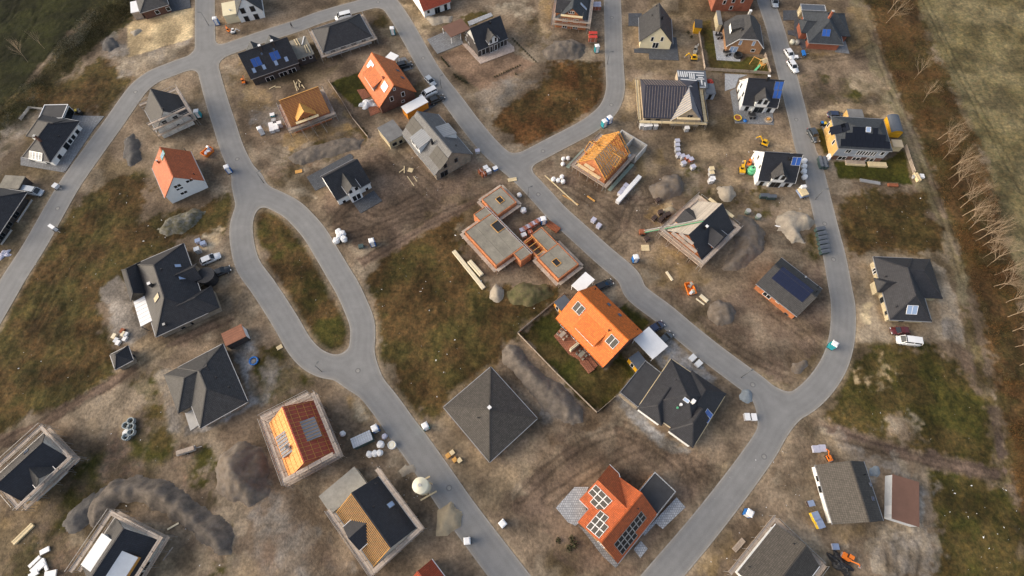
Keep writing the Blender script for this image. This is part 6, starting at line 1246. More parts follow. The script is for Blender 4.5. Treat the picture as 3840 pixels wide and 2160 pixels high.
h = House('garage', 'pale flat-roofed garage with yellow side behind the solar house', 'garage', q(700,280), q(970,292), q(690,137),3.0); h.block('garage_body', .05, h.L - .05,.05, h.D - .05,3.0, 'brick_yellow', 'felt_grey')
# yellow garden wagon with barrel roof
a, b_, c_ = G(q(1480,540),2.6), G(q(1400,250),2.6), G(q(1600,480),2.6); wg = empty('barrel_hut', (a.x, a.y, 0), math.atan2((b_ - a).y, (b_ - a).x), 'bright yellow wooden hut with dark barrel roof beside the solar house', 'hut'); Lw = (b_ - a).length; Dw = -2.9
mb_ = MB(); n_ = 8; pr = [(0, Dw)]; P = []
for i in range(n_ + 1):
 t = math.pi * i / n_; P.append((Dw / 2 + abs(Dw) / 2 * math.cos(t) * 1.02,2.3 + .75 * math.sin(t)))
top = [(x, y, z) for x in (-.15, Lw + .15) for (y, z) in P]; m1 = n_ + 1
solid(top, [(i + 1, i, m1 + i, m1 + i + 1) for i in range(n_)], .07).build('roof', 'roof_bluegrey', wg)
MB().box(0, Lw, Dw, 0,.35,2.3).add([(0, y, z) for y, z in P] + [(Lw, y, z) for y, z in P], [tuple(range(m1)), tuple(range(2 * m1 - 1, m1 - 1,-1))]).build('body', 'yellow_boards', wg)
for x in (.8, Lw - .8): MB().bar((x, Dw, .2),(x, 0,.2),.2,.3).build('bearer', 'timber_grey', wg)
h = flatroof('playhouse', 'pale timber platform hut at the back fence of the solar house', q(1500,822), q(1690,832), q(1530,692),1.8, 'timber_pale', 'render_beige', .1, 'hut')
# --- H41, H42 brown-grey gable bungalows bottom right
q = Z(3000,1680,4.53)
h = reg(41, House('bungalow', 'white-walled bungalow with plain brown-grey gable roof beside the red carport', 'house', q(260,285), q(557,1300), q(1402,1195),2.5)); ry, r = ridge(h, q(1285,1240), h.L); INFO.append(('H41', h.L, h.D, ry, r)); h.gable(2.5,6.0, 'render_white', 'tile_browngrey', .5,.25, gut='gutter')
h.vent('N', q(1085,455)); h.fit('skylight', 'N', q(1190,620),.8,1.2, 'glass_roof', .12, 'frame_grey', .03); h.fit('skylight', 'N', q(1230,860),.8,1.2, 'glass_roof', .12, 'frame_grey', .03); h.door('S', q(360,700),1.4,2.0); h.win('S', q(300,520),1.2,1.2)
h = flatroof('carport', 'red-brown flat carport with pale grey walls next to the brown-grey bungalow', q(1565,1200), q(2030,1345), q(1612,455),2.4, 'board_white', 'felt_brown', .08); h.win('W', (h.D * .2,1.2),1.6,2.2, frame='frame_white', glass='plastic_white', name='gate', at=.08)
q = Z(2660,1880,5.152)
h = reg(42, House('bungalow', 'bungalow with white eaves line and brown-grey roof inside a plank scaffold by the lower road', 'house', q(1290,440), q(545,1370), q(2112,1272),2.5)); ry, r = ridge(h, q(1850,870),0); INFO.append(('H42', h.L, h.D, ry, r)); h.gable(2.5,5.8, 'render_white', 'tile_browngrey', .35,.25, gut='roof_white'); h.vent('S', q(1618,818)); h.vent('S', q(765,1262))
scaffold(h, 'SWN', [2.0], 'low plank scaffold around the bungalow with white eaves line', .3,.8,.9, 'timber_grey')
if WARN: print('SWAPPED', WARN)
# ================================================================== cars
for nm, c in (('white', (.75,.76,.77)),('black', (.012,.012,.014)),('silver', (.42,.46,.50)),('navy', (.02,.03,.07)),('darkred', (.09,.012,.012)),('darkgrey', (.05,.06,.07)),('bluegrey', (.30,.36,.42))):
 m_ = mat('carpaint_' + nm, c, 'plain', .3,.0,.0,1,.6); m_.node_tree.nodes['Principled BSDF'].inputs['Coat Weight'].default_value = .6
def car_mesh(kind, paint):
 """body lofted from cross sections; glass house as its own part"""
 L_, W_, Hb, Ht = {'estate': (4.7,1.82,.92,1.48), 'suv': (4.6,1.88,1.02,1.70), 'hatch': (4.1,1.76,.92,1.47), 'van': (5.0,1.95,1.12,1.95)}[kind]
 st = {'estate': [(0,.55,.5,.74),(.12,.30,.66,.86),(.9,.22,.80,.97),(1.5,.22, Hb, 1.0),(3.0,.22, Hb + .03,1.0),(4.2,.24, Hb + .03,.97),(4.6,.32,.88,.90),(4.7,.5,.7,.82)]}['estate']
 k = L_ / 4.7; V = []; n = 8
 for x, zb, zt, wf in st:
  zt = zt * (Hb / .92); w_ = W_ / 2 * wf; xx = L_ / 2 - x * k
  V.append([(xx, -w_ * .86, zb),(xx, -w_, zb + .14),(xx, -w_, zt - .16),(xx, -w_ * .90, zt),(xx, w_ * .90, zt),(xx, w_, zt - .16),(xx, w_, zb + .14),(xx, w_ * .86, zb)])
 body = MB(); vs_ = [p for r_ in V for p in r_]; F = []
 for i in range(len(V) - 1):
  for j in range(n): F.append((i * n + j, i * n + (j + 1) % n, (i + 1) * n + (j + 1) % n, (i + 1) * n + j))
 F += [tuple(range(n - 1,-1,-1)), tuple(range((len(V) - 1) * n, len(V) * n))]; body.add(vs_, F)
 f0, f1, r1, r0 = {'estate': (1.35,2.15,4.05,4.55), 'suv': (1.35,2.0,4.1,4.5), 'hatch': (1.3,2.1,3.9,4.55), 'van': (.75,1.35,4.5,4.62)}[kind]
 wb, wt = W_ / 2 * .93, W_ / 2 * .74; X_ = lambda x: L_ / 2 - x * k
 b0 = Hb - .02
 gl = MB(); P = [(X_(f0),-wb * .95, b0),(X_(f0), wb * .95, b0),(X_(f1), wt, Ht - .05),(X_(f1),-wt, Ht - .05),(X_(r0),-wb * .93, b0),(X_(r0), wb * .93, b0),(X_(r1), wt, Ht - .06),(X_(r1),-wt, Ht - .06)]
 gl.add(P, [(0,1,2,3),(5,4,7,6),(1,5,6,2),(4,0,3,7),(3,2,6,7)])
 rf_ = MB(); zc = Ht; a, b_ = X_(f1) + .05, X_(r1) - .05; xm = (a + b_) / 2
 rf_.add([(a, -wt - .02, zc - .06),(a, wt + .02, zc - .06),(xm, -wt - .03, zc),(xm, wt + .03, zc),(b_, -wt - .02, zc - .04),(b_, wt + .02, zc - .04),(a, -wt - .02, zc - .1),(a, wt + .02, zc - .1),(b_, -wt - .02, zc - .1),(b_, wt + .02, zc - .1),(xm, -wt - .03, zc - .1),(xm, wt + .03, zc - .1)], [(0,2,3,1)[::-1], (2,4,5,3)[::-1], (0,1,7,6),(5,4,8,9),(0,6,10,2),(2,10,8,4),(1,3,11,7),(3,5,9,11)])
 pil = MB()
 for sg in (-1,1):
  for (xa, za, wa),(xb, zb_, wb_) in (((X_(f0), b0, wb * .95),(X_(f1), Ht - .05, wt)),((X_(r0), b0, wb * .93),(X_(r1), Ht - .06, wt)),((X_((f1 + r1) / 2), b0, wb),(X_((f1 + r1) / 2), Ht - .06, wt))): pil.bar((xa, sg * wa, za),(xb, sg * (wb_ + .01), zb_),.09,.07)
 return body.mesh('body', 'carpaint_' + paint, True), gl.mesh('windows', 'glass'), rf_.mesh('roof', 'carpaint_' + paint), pil.mesh('pillars', 'carpaint_' + paint), L_, W_, Hb
def wheel_meshes():
 def disc(r, w_, m_, nm, n=16):
  mb = MB(); P = []
  for s_ in (-1,1): P += [(r * math.cos(6.2832 * i / n), s_ * w_ / 2, r * math.sin(6.2832 * i / n)) for i in range(n)]
  mb.add(P, [tuple(range(n)), tuple(range(2 * n - 1, n - 1,-1))] + [(i, n + i, n + (i + 1) % n, (i + 1) % n) for i in range(n)]); return mb.mesh(nm, m_)
 return disc(.33,.22, 'tyre', 'wheel'), disc(.2,.235, 'alu', 'rim', 10)
def car(kind, paint, F_, R_, label, group=None):
 """F_, R_: photo pixels of nose and tail on the ground"""
 me = shared(('car', kind, paint), lambda: car_mesh(kind, paint)); a, b_ = G(F_, .5), G(R_, .5); c_ = (a + b_) / 2; d = a - b_
 r = empty('car' if kind != 'van' else 'van', (c_.x, c_.y, .0), math.atan2(d.y, d.x), label, 'van' if kind == 'van' else 'car', group)
 obj('body', me[0], r); obj('windows', me[1], r); obj('roof', me[2], r); obj('pillars', me[3], r); L_, W_, Hb = me[4:]
 wm = shared('wheel', wheel_meshes)
 for x in (L_ * .31,-L_ * .29):
  for y in (-W_ / 2 + .1, W_ / 2 - .1): o = obj('wheel', wm[0], r, (x, y, .33)); obj('rim', wm[1], o)
 hl = shared('hl', lambda: MB().box(-.08,.06,-.18,.18,-.08,.08).mesh('headlight', 'light_lens')); tl = shared('tl', lambda: MB().box(-.05,.05,-.1,.1,-.16,.12).mesh('taillight', 'light_red'))
 for s_ in (-1,1): obj('headlight', hl, r, (L_ / 2 - .13, s_ * W_ * .33, Hb * .68)); obj('taillight', tl, r, (-L_ / 2 + .07, s_ * W_ * .38, Hb * .8)); obj('mirror', shared(('mir', paint), lambda: MB().box(-.08,.08,-.09,.09,-.07,.07).mesh('mirror', 'carpaint_' + paint)), r, (L_ * .16, s_ * (W_ / 2 + .06), Hb + .02))
 obj('number_plate', shared('np', lambda: MB().box(-.02,.02,-.26,.26,-.06,.06).mesh('number_plate', 'plastic_white')), r, (-L_ / 2 - .0,0, Hb * .62))
 return r
q = Z(0,530, T)
car('estate', 'white', q(2118,1100), q(1950,1172), 'white estate car parked at the entrance of the large dark-roofed house')
car('estate', 'black', q(2228,1222), q(2036,1303), 'black estate car parked below the white one at the large dark-roofed house')
car('van', 'silver', q(395,500), q(268,478), 'silver van parked at the dark carport on the left road')
q = Z(1300,180,4.83)
car('suv', 'black', q(1150,290), q(935,345), 'black SUV parked behind the steep orange-roofed house'); car('hatch', 'silver', q(1598,685), q(1432,520), 'silver hatchback on the verge beside the steep orange-roofed house')
car('van', 'white', q(1395,880), q(1568,795), 'white van parked at the white carport of the steep orange roof'); car('estate', 'black', q(1745,885), q(1515,985), 'black estate car on dark paving by the white carport of the steep orange roof')
q = Z(1900,530, T); car('estate', 'black', q(1000,1360), q(870,1420), 'black car beside the white carport behind the bright orange house')
q = Z(1900,1060, T); car('hatch', 'navy', q(1490,400), q(1390,460), 'dark blue car at the road side of the large white carport'); car('hatch', 'darkgrey', q(1580,495), q(1480,580), 'dark grey car half under the large white carport edge')
q = Z(2840,1060, T); car('hatch', 'darkred', q(1290,466), q(1452,468), 'dark red hatchback in front of the sand-coloured bungalow'); car('van', 'white', q(1348,552), q(1550,578), 'white van beside the dark red hatchback on the gravel drive')
q = Z(2840,0, T); car('hatch', 'white', q(335,565), q(280,485), 'white car with green windscreen shade beside the small trailer on the right road' if 0 else 'white hatchback beside a small white trailer on the right road'); car('estate', 'white', q(372,690), q(312,600), 'white estate car on the verge below the white hatchback'); car('suv', 'darkgrey', q(575,1372), q(503,1250), 'dark grey SUV parked left of the solar house'); car('estate', 'silver', q(175,62), q(155,-20), 'silver car at the top end of the right road')
q = Z(3040,380,4.83); car('estate', 'navy', q(590,262), q(330,250), 'dark blue car behind the solar house next to the pale garage')
q = Z(1060,40,6.133); car('van', 'white', q(1262,185), q(1528,120), 'white van on the upper road behind the dark hipped bungalow')
q = Z(950,0, T); car('hatch', 'white', q(1045,110), q(1075,95), 'white box') if 0 else None
# ================================================================== site things
def toilet(p, body, label, rz=0.3, group=None):
 a = G(p); r = empty('portable_toilet', (a.x, a.y, 0), rz, label, 'toilet', group)
 def mk():
  m_ = MB(); m_.add([(x * .56 * s_, y * .56 * s_, z) for z, s_ in ((.12,1),(2.05,.95)) for x, y in ((-1,-1),(1,-1),(1,1),(-1,1))], [(3,2,1,0),(4,5,6,7),(0,1,5,4),(1,2,6,5),(2,3,7,6),(3,0,4,7)])
  for sx in (-1,1):
   for sy in (-1,1): m_.bar((sx * .55, sy * .55,.1),(sx * .53, sy * .53,2.1),.09)
  for u in (-.28,0,.28): m_.box(u - .05, u + .05,.555,.585,.2,1.9).box(.55,.58, u - .05, u + .05,.2,1.9).box(-.58,-.55, u - .05, u + .05,.2,1.9)
  return m_.mesh('body', body)
 obj('body', shared(('toi', body), mk), r)
 def mkr():
  m_ = MB(); P = [(x * s_, y * s_, z) for z, s_ in ((2.06,.62),(2.2,.62),(2.34,.42)) for x, y in ((-1,-1),(1,-1),(1,1),(-1,1))]
  m_.add(P, [(3,2,1,0),(8,9,10,11)] + [(k * 4 + i, k * 4 + (i + 1) % 4, k * 4 + 4 + (i + 1) % 4, k * 4 + 4 + i) for k in (0,1) for i in range(4)]); return m_.mesh('roof', 'plastic_white')
 obj('roof', shared('toiroof', mkr), r); obj('base', shared('toibase', lambda: MB().box(-.62,.62,-.66,.66,0,.12).mesh('base', 'plastic_black')), r)
 d_ = obj('door', shared('toidoor', lambda: MB().box(-.4,.4,-.6,-.575,.2,1.98).mesh('door', 'plastic_white')), r); obj('handle', shared('toih', lambda: MB().box(.26,.32,-.64,-.601,1.0,1.2).mesh('handle', 'plastic_black')), d_)
 obj('vent_pipe', shared('toiv', lambda: MB().cyl((.42,.42),.05,2.0,2.55,8).mesh('vent_pipe', 'plastic_black')), r)
 return r
q = Z(0,0, T); toilet(q(2105,235), 'plastic_blue', 'blue portable toilet in front of the white gable house with four windows'); toilet(q(1930,1125), 'plastic_teal', 'teal portable toilet at the scaffold of the white gable house', .2)
q = Z(0,530, T); toilet(q(2222,295), 'plastic_blue', 'blue portable toilet at the road beside the white house with red roof', .5)
q = Z(950,0, T); toilet(q(1352,330), 'plastic_teal', 'teal portable toilet below the upper road junction', .1); toilet(q(90,1290), 'plastic_white', 'white portable toilet left of the rust-red battened roof', .5)
q = Z(950,530, T); toilet(q(1160,1000), 'plastic_blue', 'blue portable toilet beside the dirt footpath in the churned mud', .3)
q = Z(1900,0, T); toilet(q(865,500), 'plastic_teal', 'teal portable toilet below the red brick pallets', .2); toilet(q(935,1220), 'plastic_teal', 'teal portable toilet at the road by the golden rafter house', .5); toilet(q(985,1185), 'plastic_blue', 'blue portable toilet at the road by the golden rafter house', .5)
q = Z(1900,530, T); toilet(q(352,790), 'plastic_blue', 'blue portable toilet at the end of the red brick pallet row', .2); toilet(q(1232,1155), 'plastic_blue', 'blue portable toilet below the scaffolded brick house with conveyor', .2)
q = Z(950,1060, T); toilet(q(1672,1398), 'plastic_teal', 'teal portable toilet left of the pyramid-roofed bungalow', .5); toilet(q(1192,1420), 'plastic_blue', 'blue portable toilet beside the grey storage container', .5)
q = Z(2840,1060, T); toilet(q(700,620), 'plastic_teal', 'teal portable toilet inside the right road bend', .9)
q = Z(1900,1597, T); toilet(q(2308,845), 'plastic_blue', 'blue portable toilet above the scaffolded bungalow with white eaves', -.6)
q = Z(950,1597, T); toilet(q(2072,1110), 'plastic_darkgreen', 'dark portable toilet with white roof left of the main road', .1); toilet(q(2408,945), 'plastic_white', 'white portable toilet right of the main road at the mud plot', .7)
# ---- pallets with packs
def pallet_stack(p, mt, label, rz=.0, h=1.0, w_=1.15, d_=1.0, strap='plastic_white', group=None, cat='pallet', cap=None):
 a = G(p); r = empty('pallet_stack', (a.x, a.y, 0), rz, label, cat, group)
 def mkp():
  m_ = MB()
  for y in (-.45,0,.45): m_.box(-.58,.58, y * d_ - .05, y * d_ + .05,0,.1)
  for i in range(6): x = -.5 + i * .2; m_.box(x - .07, x + .07,-.5 * d_, .5 * d_, .103,.13)
  return m_.mesh('pallet', 'timber_grey')
 obj('pallet', shared(('pal', d_), mkp), r)
 def mks():
  m_ = MB(); n = max(1, round(h / .5)); g_ = .012
  for k in range(n):
   for i in (0,1): m_.box(-w_ / 2 + i * w_ / 2 + g_, i * w_ / 2 - g_, -d_ / 2 + g_, d_ / 2 - g_, .135 + k * h / n + g_, .135 + (k + 1) * h / n - g_)
  return m_.mesh('pack', mt)
 obj('pack', shared(('pack', mt, h, w_, d_), mks), r)
 if strap: obj('strap', shared(('strap', h, w_, d_, strap), lambda: MB().box(-.03,.03,-d_ / 2 - .01, d_ / 2 + .01,.14,.15 + h).mesh('strap', strap)), r)
 if cap: obj('cover_sheet', shared(('cap', h, w_, d_, cap), lambda: MB().box(-w_ / 2 - .03, w_ / 2 + .03,-d_ / 2 - .03, d_ / 2 + .03,.14 + h, .18 + h).mesh('cover_sheet', cap)), r)
 return r
mat('block_pack', (.52,.52,.54), 'plain', .7,.12); mat('block_pack_grey', (.40,.40,.40), 'plain', .8,.12); mat('pack_lilac', (.45,.46,.55), 'plain', .5,.12); mat('pack_dark', (.05,.032,.028), 'plain', .8,.25)
q = Z(1900,530, T); L1 = 'wrapped pale block pallet in the diagonal row beside the golden rafter house'
for i in range(8): t = i / 7; pallet_stack(q(1075 + 190 * t, 590 - 215 * t), 'block_pack', L1,.85,1.1, cap='plastic_white', group='diagonal row of wrapped block pallets')
for i in range(3): pallet_stack(q(1090 + 45 * i / 1.0 * .6,520 - 35 * i), 'block_pack', 'wrapped pale block pallet beside the diagonal pallet row', .85,1.1, cap='foil_lilac', group='short second row of block pallets')
for i, (x, y) in enumerate(((1637,20),(1637,60),(1640,105))): pallet_stack(q(x, y), 'block_pack_grey', 'grey pallet in the upright column above the earth heap', .1,1.1, cap='pack_lilac', group='upright column of grey pallets')
for i, (x, y) in enumerate(((1650,150),(1690,165),(1735,175),(1770,195),(1700,230),(1790,265))): pallet_stack(q(x, y), 'brick_pack' if i in (2,3) else 'block_pack', ('reddish' if i in (2,3) else 'whitish') + ' brick pallet in the bent group by the weeds above the earth heap', .4,1.0, cap='foil_lilac', group='bent group of pallets by the weeds' + (' red' if i in (2,3) else ''))
for i in range(7): t = i / 6; pallet_stack(q(150 + 165 * t, 875 - 95 * t), 'brick_pack', 'red brick pallet in the row next to the blue toilet at the slab site', .45,1.0, cap='brick_pack' if i % 2 else 'foil_lilac', group='row of red brick pallets at the slab site')
pallet_stack(q(165,920), 'block_pack', 'whitish pallet at the lower end of the red pallet row', .45,.9, cap='plastic_white'); pallet_stack(q(225,885), 'brick_pack', 'single red pallet beside the whitish pallet at the slab site', .45,.7)
for i, (x, y) in enumerate(((835,775),(885,830))): pallet_stack(q(x, y), 'pack_lilac', 'lilac wrapped pallet on the bare ground by the diagonal road', .9,.9, cap='foil_lilac', group='two lilac wrapped pallets')
for i, (x, y) in enumerate(((1480,700),(1550,720),(1420,755),(1480,770),(1510,740))): pallet_stack(q(x, y), 'pack_dark', 'dark brown roof tile pallet in the cluster behind the conveyor', .3 + .2 * i, 1.1, strap=None, group='cluster of dark tile pallets')
pallet_stack(q(1350,950), 'pack_dark', 'lone dark brown pallet at the foot of the conveyor', .5,.8, strap=None); pallet_stack(q(1455,580), 'pack_dark', 'lone dark pallet beside the grey earth heap', .5,.8, strap=None)
for i, (x, y) in enumerate(((1965,290),(1965,330),(1960,400),(1975,385))): pallet_stack(q(x, y), 'block_pack_grey' if i < 2 else 'block_pack', ('brownish' if i < 2 else 'white') + ' block pallet in the column left of the white bay house', .1,1.2, cap='timber_pale' if i < 2 else 'plastic_white', group='pallet column left of the white bay house' + str('' if i < 2 else ' white'))
q = Z(2040,0,8.05)
for i, (x, y) in enumerate(((1395,1250),(1520,1250),(1395,1130),(1520,1130))): pallet_stack(q(x, y), 'brick_pack', 'red brick pallet with white straps beside the scaffolded orange brick gable', .05,1.5, cap='plastic_red', group='red pallets beside the orange brick gable')
for i, (x, y) in enumerate(((1530,290),(1640,290),(1530,210),(1640,210))): pallet_stack(q(x, y), 'brick_pack_dark' if 0 else 'brick_pack', 'red brick pallet at the road side of the slate-roofed brick house', .05,1.2, cap='foil_lilac', group='red pallets on the road side')
q = Z(2380,250,5.796)
for i, (x, y) in enumerate(((140,1340),(215,1355),(312,1345),(435,1345))): pallet_stack(q(x, y), 'block_pack_grey', 'whitish block pallet in front of the grey battened roof house', .1,1.3, cap='plastic_white', group='block pallets in front of the grey battened house')
pallet_stack(q(1110,1395), 'block_pack_grey', 'single whitish block pallet below the gable of the grey battened house', .1,1.2, cap='plastic_white')
q = Z(3000,1680,4.53)
for i, (x, y) in enumerate(((225,1160),(295,1290))): pallet_stack(q(x, y), 'plastic_yellow', 'yellow-edged insulation pack beside the brown-grey bungalow', -1.3,1.0,1.5,1.3, 'tarp_blue', 'yellow insulation packs', cap='tarp_blue')
pallet_stack(q(150,945), 'pack_dark', 'dark round-topped pack beside the brown-grey bungalow' if 0 else 'small dark wrapped pack above the yellow insulation packs', .2,.8, cap='tarp_blue')
q = Z(2840,1597, T); pallet_stack(q(553,228), 'pack_lilac', 'lilac pack beside the white bench at the lower track junction' if 0 else 'lilac wrapped pack above the brown-grey bungalow', .0,.6,1.3,1.3, cap='foil_lilac', group='lilac packs above the brown bungalow'); pallet_stack(q(612,220), 'pack_lilac', 'lilac wrapped pack above the brown-grey bungalow', .0,.6,1.3,1.3, cap='foil_lilac', group='lilac packs above the brown bungalow'); pallet_stack(q(740,1165), 'pack_lilac', 'small blue pallet below the brown-grey bungalow', .0,.5, cap='tarp_blue')
q = Z(1010,300,6.586)
for i, (x, y) in enumerate(((70,1150),(185,1170),(85,1215),(205,1245),(95,1285))): pallet_stack(q(x, y), 'block_pack', 'white block pallet in the dark-edged cluster left of the rust-red roof', .3,.9, cap='plastic_white', group='block cluster left of the rust-red roof')
pallet_stack(q(135,1040), 'block_pack_grey', 'greenish grey pallet above the white block cluster', .3,.8); pallet_stack(q(290,1150), 'block_pack', 'tall whitish pallet right of the white block cluster', .3,1.4, cap='plastic_white'); pallet_stack(q(90,890), 'plastic_teal', 'small teal tub on the grey gravel left of the rust-red roof', .3,.5, cap='plastic_white')
q = Z(950,530, T)
for i, (x, y) in enumerate(((2195,310),(2225,335))): pallet_stack(q(x, y), 'rust', 'rust brown roof tile pallet beside the diagonal road', .5,1.1, group='rust tile pallets by the diagonal road')
for i, (x, y) in enumerate(((2245,275),(2272,305))): pallet_stack(q(x, y), 'block_pack', 'white pallet beside the rust brown tile pallets', .5,1.0, cap='plastic_white', group='white pallets by the diagonal road')
pallet_stack(q(2335,275), 'plastic_blue', 'blue and white pack nearest the diagonal road', .5,.7, cap='plastic_white'); pallet_stack(q(1045,1025), 'plastic_darkgreen', 'dark compost bin beside the blue toilet in the mud', .2,.7, strap=None); pallet_stack(q(2165,110), 'block_pack_grey', 'foil wrapped pallet at the corner of the house with zinc dormers', .2,.8, cap='foil_lilac')
q = Z(0,530, T); pallet_stack(q(1930,1070), 'block_pack_grey', 'grey wrapped pallet beside the white estate car', .4,1.5, cap='board_white'); pallet_stack(q(1925,975), 'pack_lilac', 'grey foil covered pallet behind the white estate car', .4,.8, cap='tarp_blue', group='foil covered pallets by the estate car'); pallet_stack(q(1975,1000), 'pack_lilac', 'grey foil covered pallet behind the white estate car', .4,.8, cap='tarp_blue', group='foil covered pallets by the estate car')
q = Z(1900,1060, T)
for i, (x, y) in enumerate(((1785,735),(1842,790))): pallet_stack(q(x, y), 'block_pack', 'whitish paving stone pallet at the gravel edge of the dark hipped bungalow', .7,.7,1.5,1.1, cap='board_white', group='paving pallets of the dark hipped bungalow')
for i, (x, y) in enumerate(((2308,1302),(2372,1305))): pallet_stack(q(x, y), 'block_pack', 'white pallet inside the lower road bend right of the dark hipped bungalow', .0,.8,1.0,1.4, cap='plastic_white', group='two white pallets at the road bend')
# ---- big bags and bales
def bag(p, label, group=None, mt='tarp_white', s_=1.0, name='big_bag', cat='bag'):
 a = G(p);
 def mk():
  bm = bmesh.new(); bmesh.ops.create_icosphere(bm, subdivisions=3, radius=.62)
  for v in bm.verts:
   c_ = v.co; k = max(abs(c_.x), abs(c_.y)) + .001; f = .62 / max(.4,(abs(c_.x) ** 4 + abs(c_.y) ** 4) ** .25 / max(1e-3, math.hypot(c_.x, c_.y)) * .62 / .62); c_.x *= .94; c_.y *= .94; c_.z = max(-.5, min(.52, c_.z * 1.15)) + .5; c_.x += .05 * math.sin(9 * c_.z + 3 * c_.y); c_.y += .05 * math.sin(8 * c_.x + 4 * c_.z)
  me = bpy.data.meshes.new('bag'); bm.to_mesh(me); bm.free(); me.materials.append(M(mt)); return me
 r = empty(name, (a.x, a.y, 0), random.random() * 3, label, cat, group); o = obj('sack', shared(('bag', mt), mk), r); o.scale = (s_, s_, s_)
 o = obj('loop_straps', shared('loops', lambda: MB().bar((-.3,-.3,.95),(-.1,-.1,1.12),.06,.02).bar((.3,.3,.95),(.1,.1,1.12),.06,.02).bar((-.3,.3,.95),(-.1,.1,1.12),.06,.02).bar((.3,-.3,.95),(.1,-.1,1.12),.06,.02).mesh('loop_straps', 'plastic_white')), r); o.scale = (s_, s_, s_); return r
q = Z(950,530, T)
for x, y in ((832,888),(868,905),(842,930),(808,972),(882,958)): bag(q(x, y), 'white wrapped bale in the cluster at the mud plot beside the loop road', 'white bales at the loop road', s_=1.35, name='wrapped_bale', cat='bale')
q = Z(2780,540,8.05)
for x, y in ((1862,560),(1856,720),(1850,880),(1872,1040)): bag(q(x, y), 'white big bag in the row between the white bay house and the road', 'bags beside the white bay house', s_=1.2)
q = Z(1900,530, T)
for x, y in ((450,378),(496,388),(542,400),(532,355)): bag(q(x, y), 'white round bag at the corner of the golden rafter house by the junction', 'round bags at the junction', s_=1.0)
bag(q(122,530), 'white square bag by the street lamp at the slab site'); bag(q(160,680), 'large crumpled white bag in the yard of the slab site', s_=1.3)
for x, y in ((545,180),(590,175),(540,230)): bag(q(x, y), 'pinkish white rubbish bag beside the green mesh of the rafter house', 'rubbish bags at the rafter house', s_=.9)
q = Z(950,1597, T)
for x, y in ((1128,278),(1180,270),(1226,265)): bag(q(x, y), 'white bag in the short row above the slab garage', 'bags above the slab garage', s_=1.15)
bag(q(1235,183), 'long white bag beside the round white tub', s_=1.3); bag(q(870,80), 'crumpled pale bag at the scaffold corner of the red membrane house', s_=1.0); bag(q(1272,105), 'grey foil bag below the blue toilet', mt='foil_lilac')
q = Z(1300,180,4.83)
def tarp(p0, w_, d_, hh, label, mt='tarp_white', rz=.3, cat='tarp', name='tarp'):
 a = G(p0); n = 16; V = []; F = []
 for i in range(n + 1):
  for j in range(n + 1):
   u, v = i / n * 2 - 1, j / n * 2 - 1; rr_ = max(0,1 - (abs(u) ** 2.5 + abs(v) ** 2.5)); nz = float(fbm(np.array([u * 3 + a.x]), np.array([v * 3 + a.y]),1.1,3,80)[0])
   ed_ = 1 + .25 * math.sin(5 * math.atan2(v, u) + a.x); V.append((u * w_ / 2 * ed_, v * d_ / 2 * ed_, .03 + hh * (rr_ ** .5) * (.3 + 1.2 * nz)))
 for i in range(n):
  for j in range(n): F.append((i * (n + 1) + j, (i + 1) * (n + 1) + j, (i + 1) * (n + 1) + j + 1, i * (n + 1) + j + 1))
 o = MB().add(V, F).build(name, mt, None, False, (a.x, a.y, 0), rz); return tag(o, label, cat)
tarp(q(385,1020),4.2,2.6,1.0, 'crumpled white tarp heap beside the red terrace of the steep orange roof')
tarp(Z(2840,1597, T)(790,1330),4.2,2.2,1.0, 'black tarp covered heap below the brown-grey bungalow', 'plastic_black', -.9); tarp(Z(1900,1597, T)(40,930 + 60),1.0,1.0,.3, 'small white sheet') if 0 else None
tarp(Z(2840,530, T)(250,835),3.2,.9,.25, 'white torn foil beside the pale sand pile at the right road', rz=-.5); tarp(Z(0,530, T)(40,1090),2.6,2.0,.4, 'grey white foil heap at the left road', 'foil_lilac', .6)
# white insulation boards bottom left
q = Z(0,1597, T)
for i, (x, y, l_, w_, rz) in enumerate(((440,1205,1.6,.9,.5),(345,1310,2.2,.6,.9),(375,1345,2.6,.7,.9),(450,1340,2.4,.5,-.9),(395,1375,2.2,.7,.9),(345,1430,1.6,.9,.6),(510,1430,2.0,1.2,.2))):
 a = G(q(x, y)); o = MB().box(-l_ / 2, l_ / 2,-w_ / 2, w_ / 2,.03 + .06 * i, .32 + .06 * i).build('insulation_board', 'plastic_white', None, False, (a.x, a.y, 0), rz); tag(o, 'white insulation board in the loose pile at the lower left road', 'board', 'white insulation boards in a loose pile')
def plank(a, b_, w_, h, mt, label, cat='lumber', name='lumber_stack', n=1, group=None, z0=.05):
 A, B = G(a), G(b_); c_ = (A + B) / 2; d = B - A; L_ = d.length; r = empty(name, (c_.x, c_.y, 0), math.atan2(d.y, d.x), label, cat, group)
 for i in range(n): y = -w_ / 2 + w_ * (i + .5) / n; obj('beam' if n > 1 else 'board', MB().box(-L_ / 2, L_ / 2, y - w_ / n / 2 + .015, y + w_ / n / 2 - .015, z0, z0 + h * (1 - .12 * (i % 2))).mesh('beam', mt), r)
 MB().box(-L_ / 2 + .3,-L_ / 2 + .42,-w_ / 2, w_ / 2,-.04, z0 - .003).build('bearer', 'timber_grey', r); MB().box(L_ / 2 - .42, L_ / 2 - .3,-w_ / 2, w_ / 2,-.04, z0 - .003).build('bearer', 'timber_grey', r); return r
mat('timber_white', (.80,.70,.50), 'wood', .8,.08,0,1.5)
q = Z(950,530, T); plank(q(1935,1065), q(2225,1425),.95,.5, 'timber_white', 'long pale timber stack in the brown meadow below the slab site', n=4); plank(q(2085,1165), q(2205,1300),1.1,.7, 'timber_white', 'short pale timber stack beside the long one', n=4)
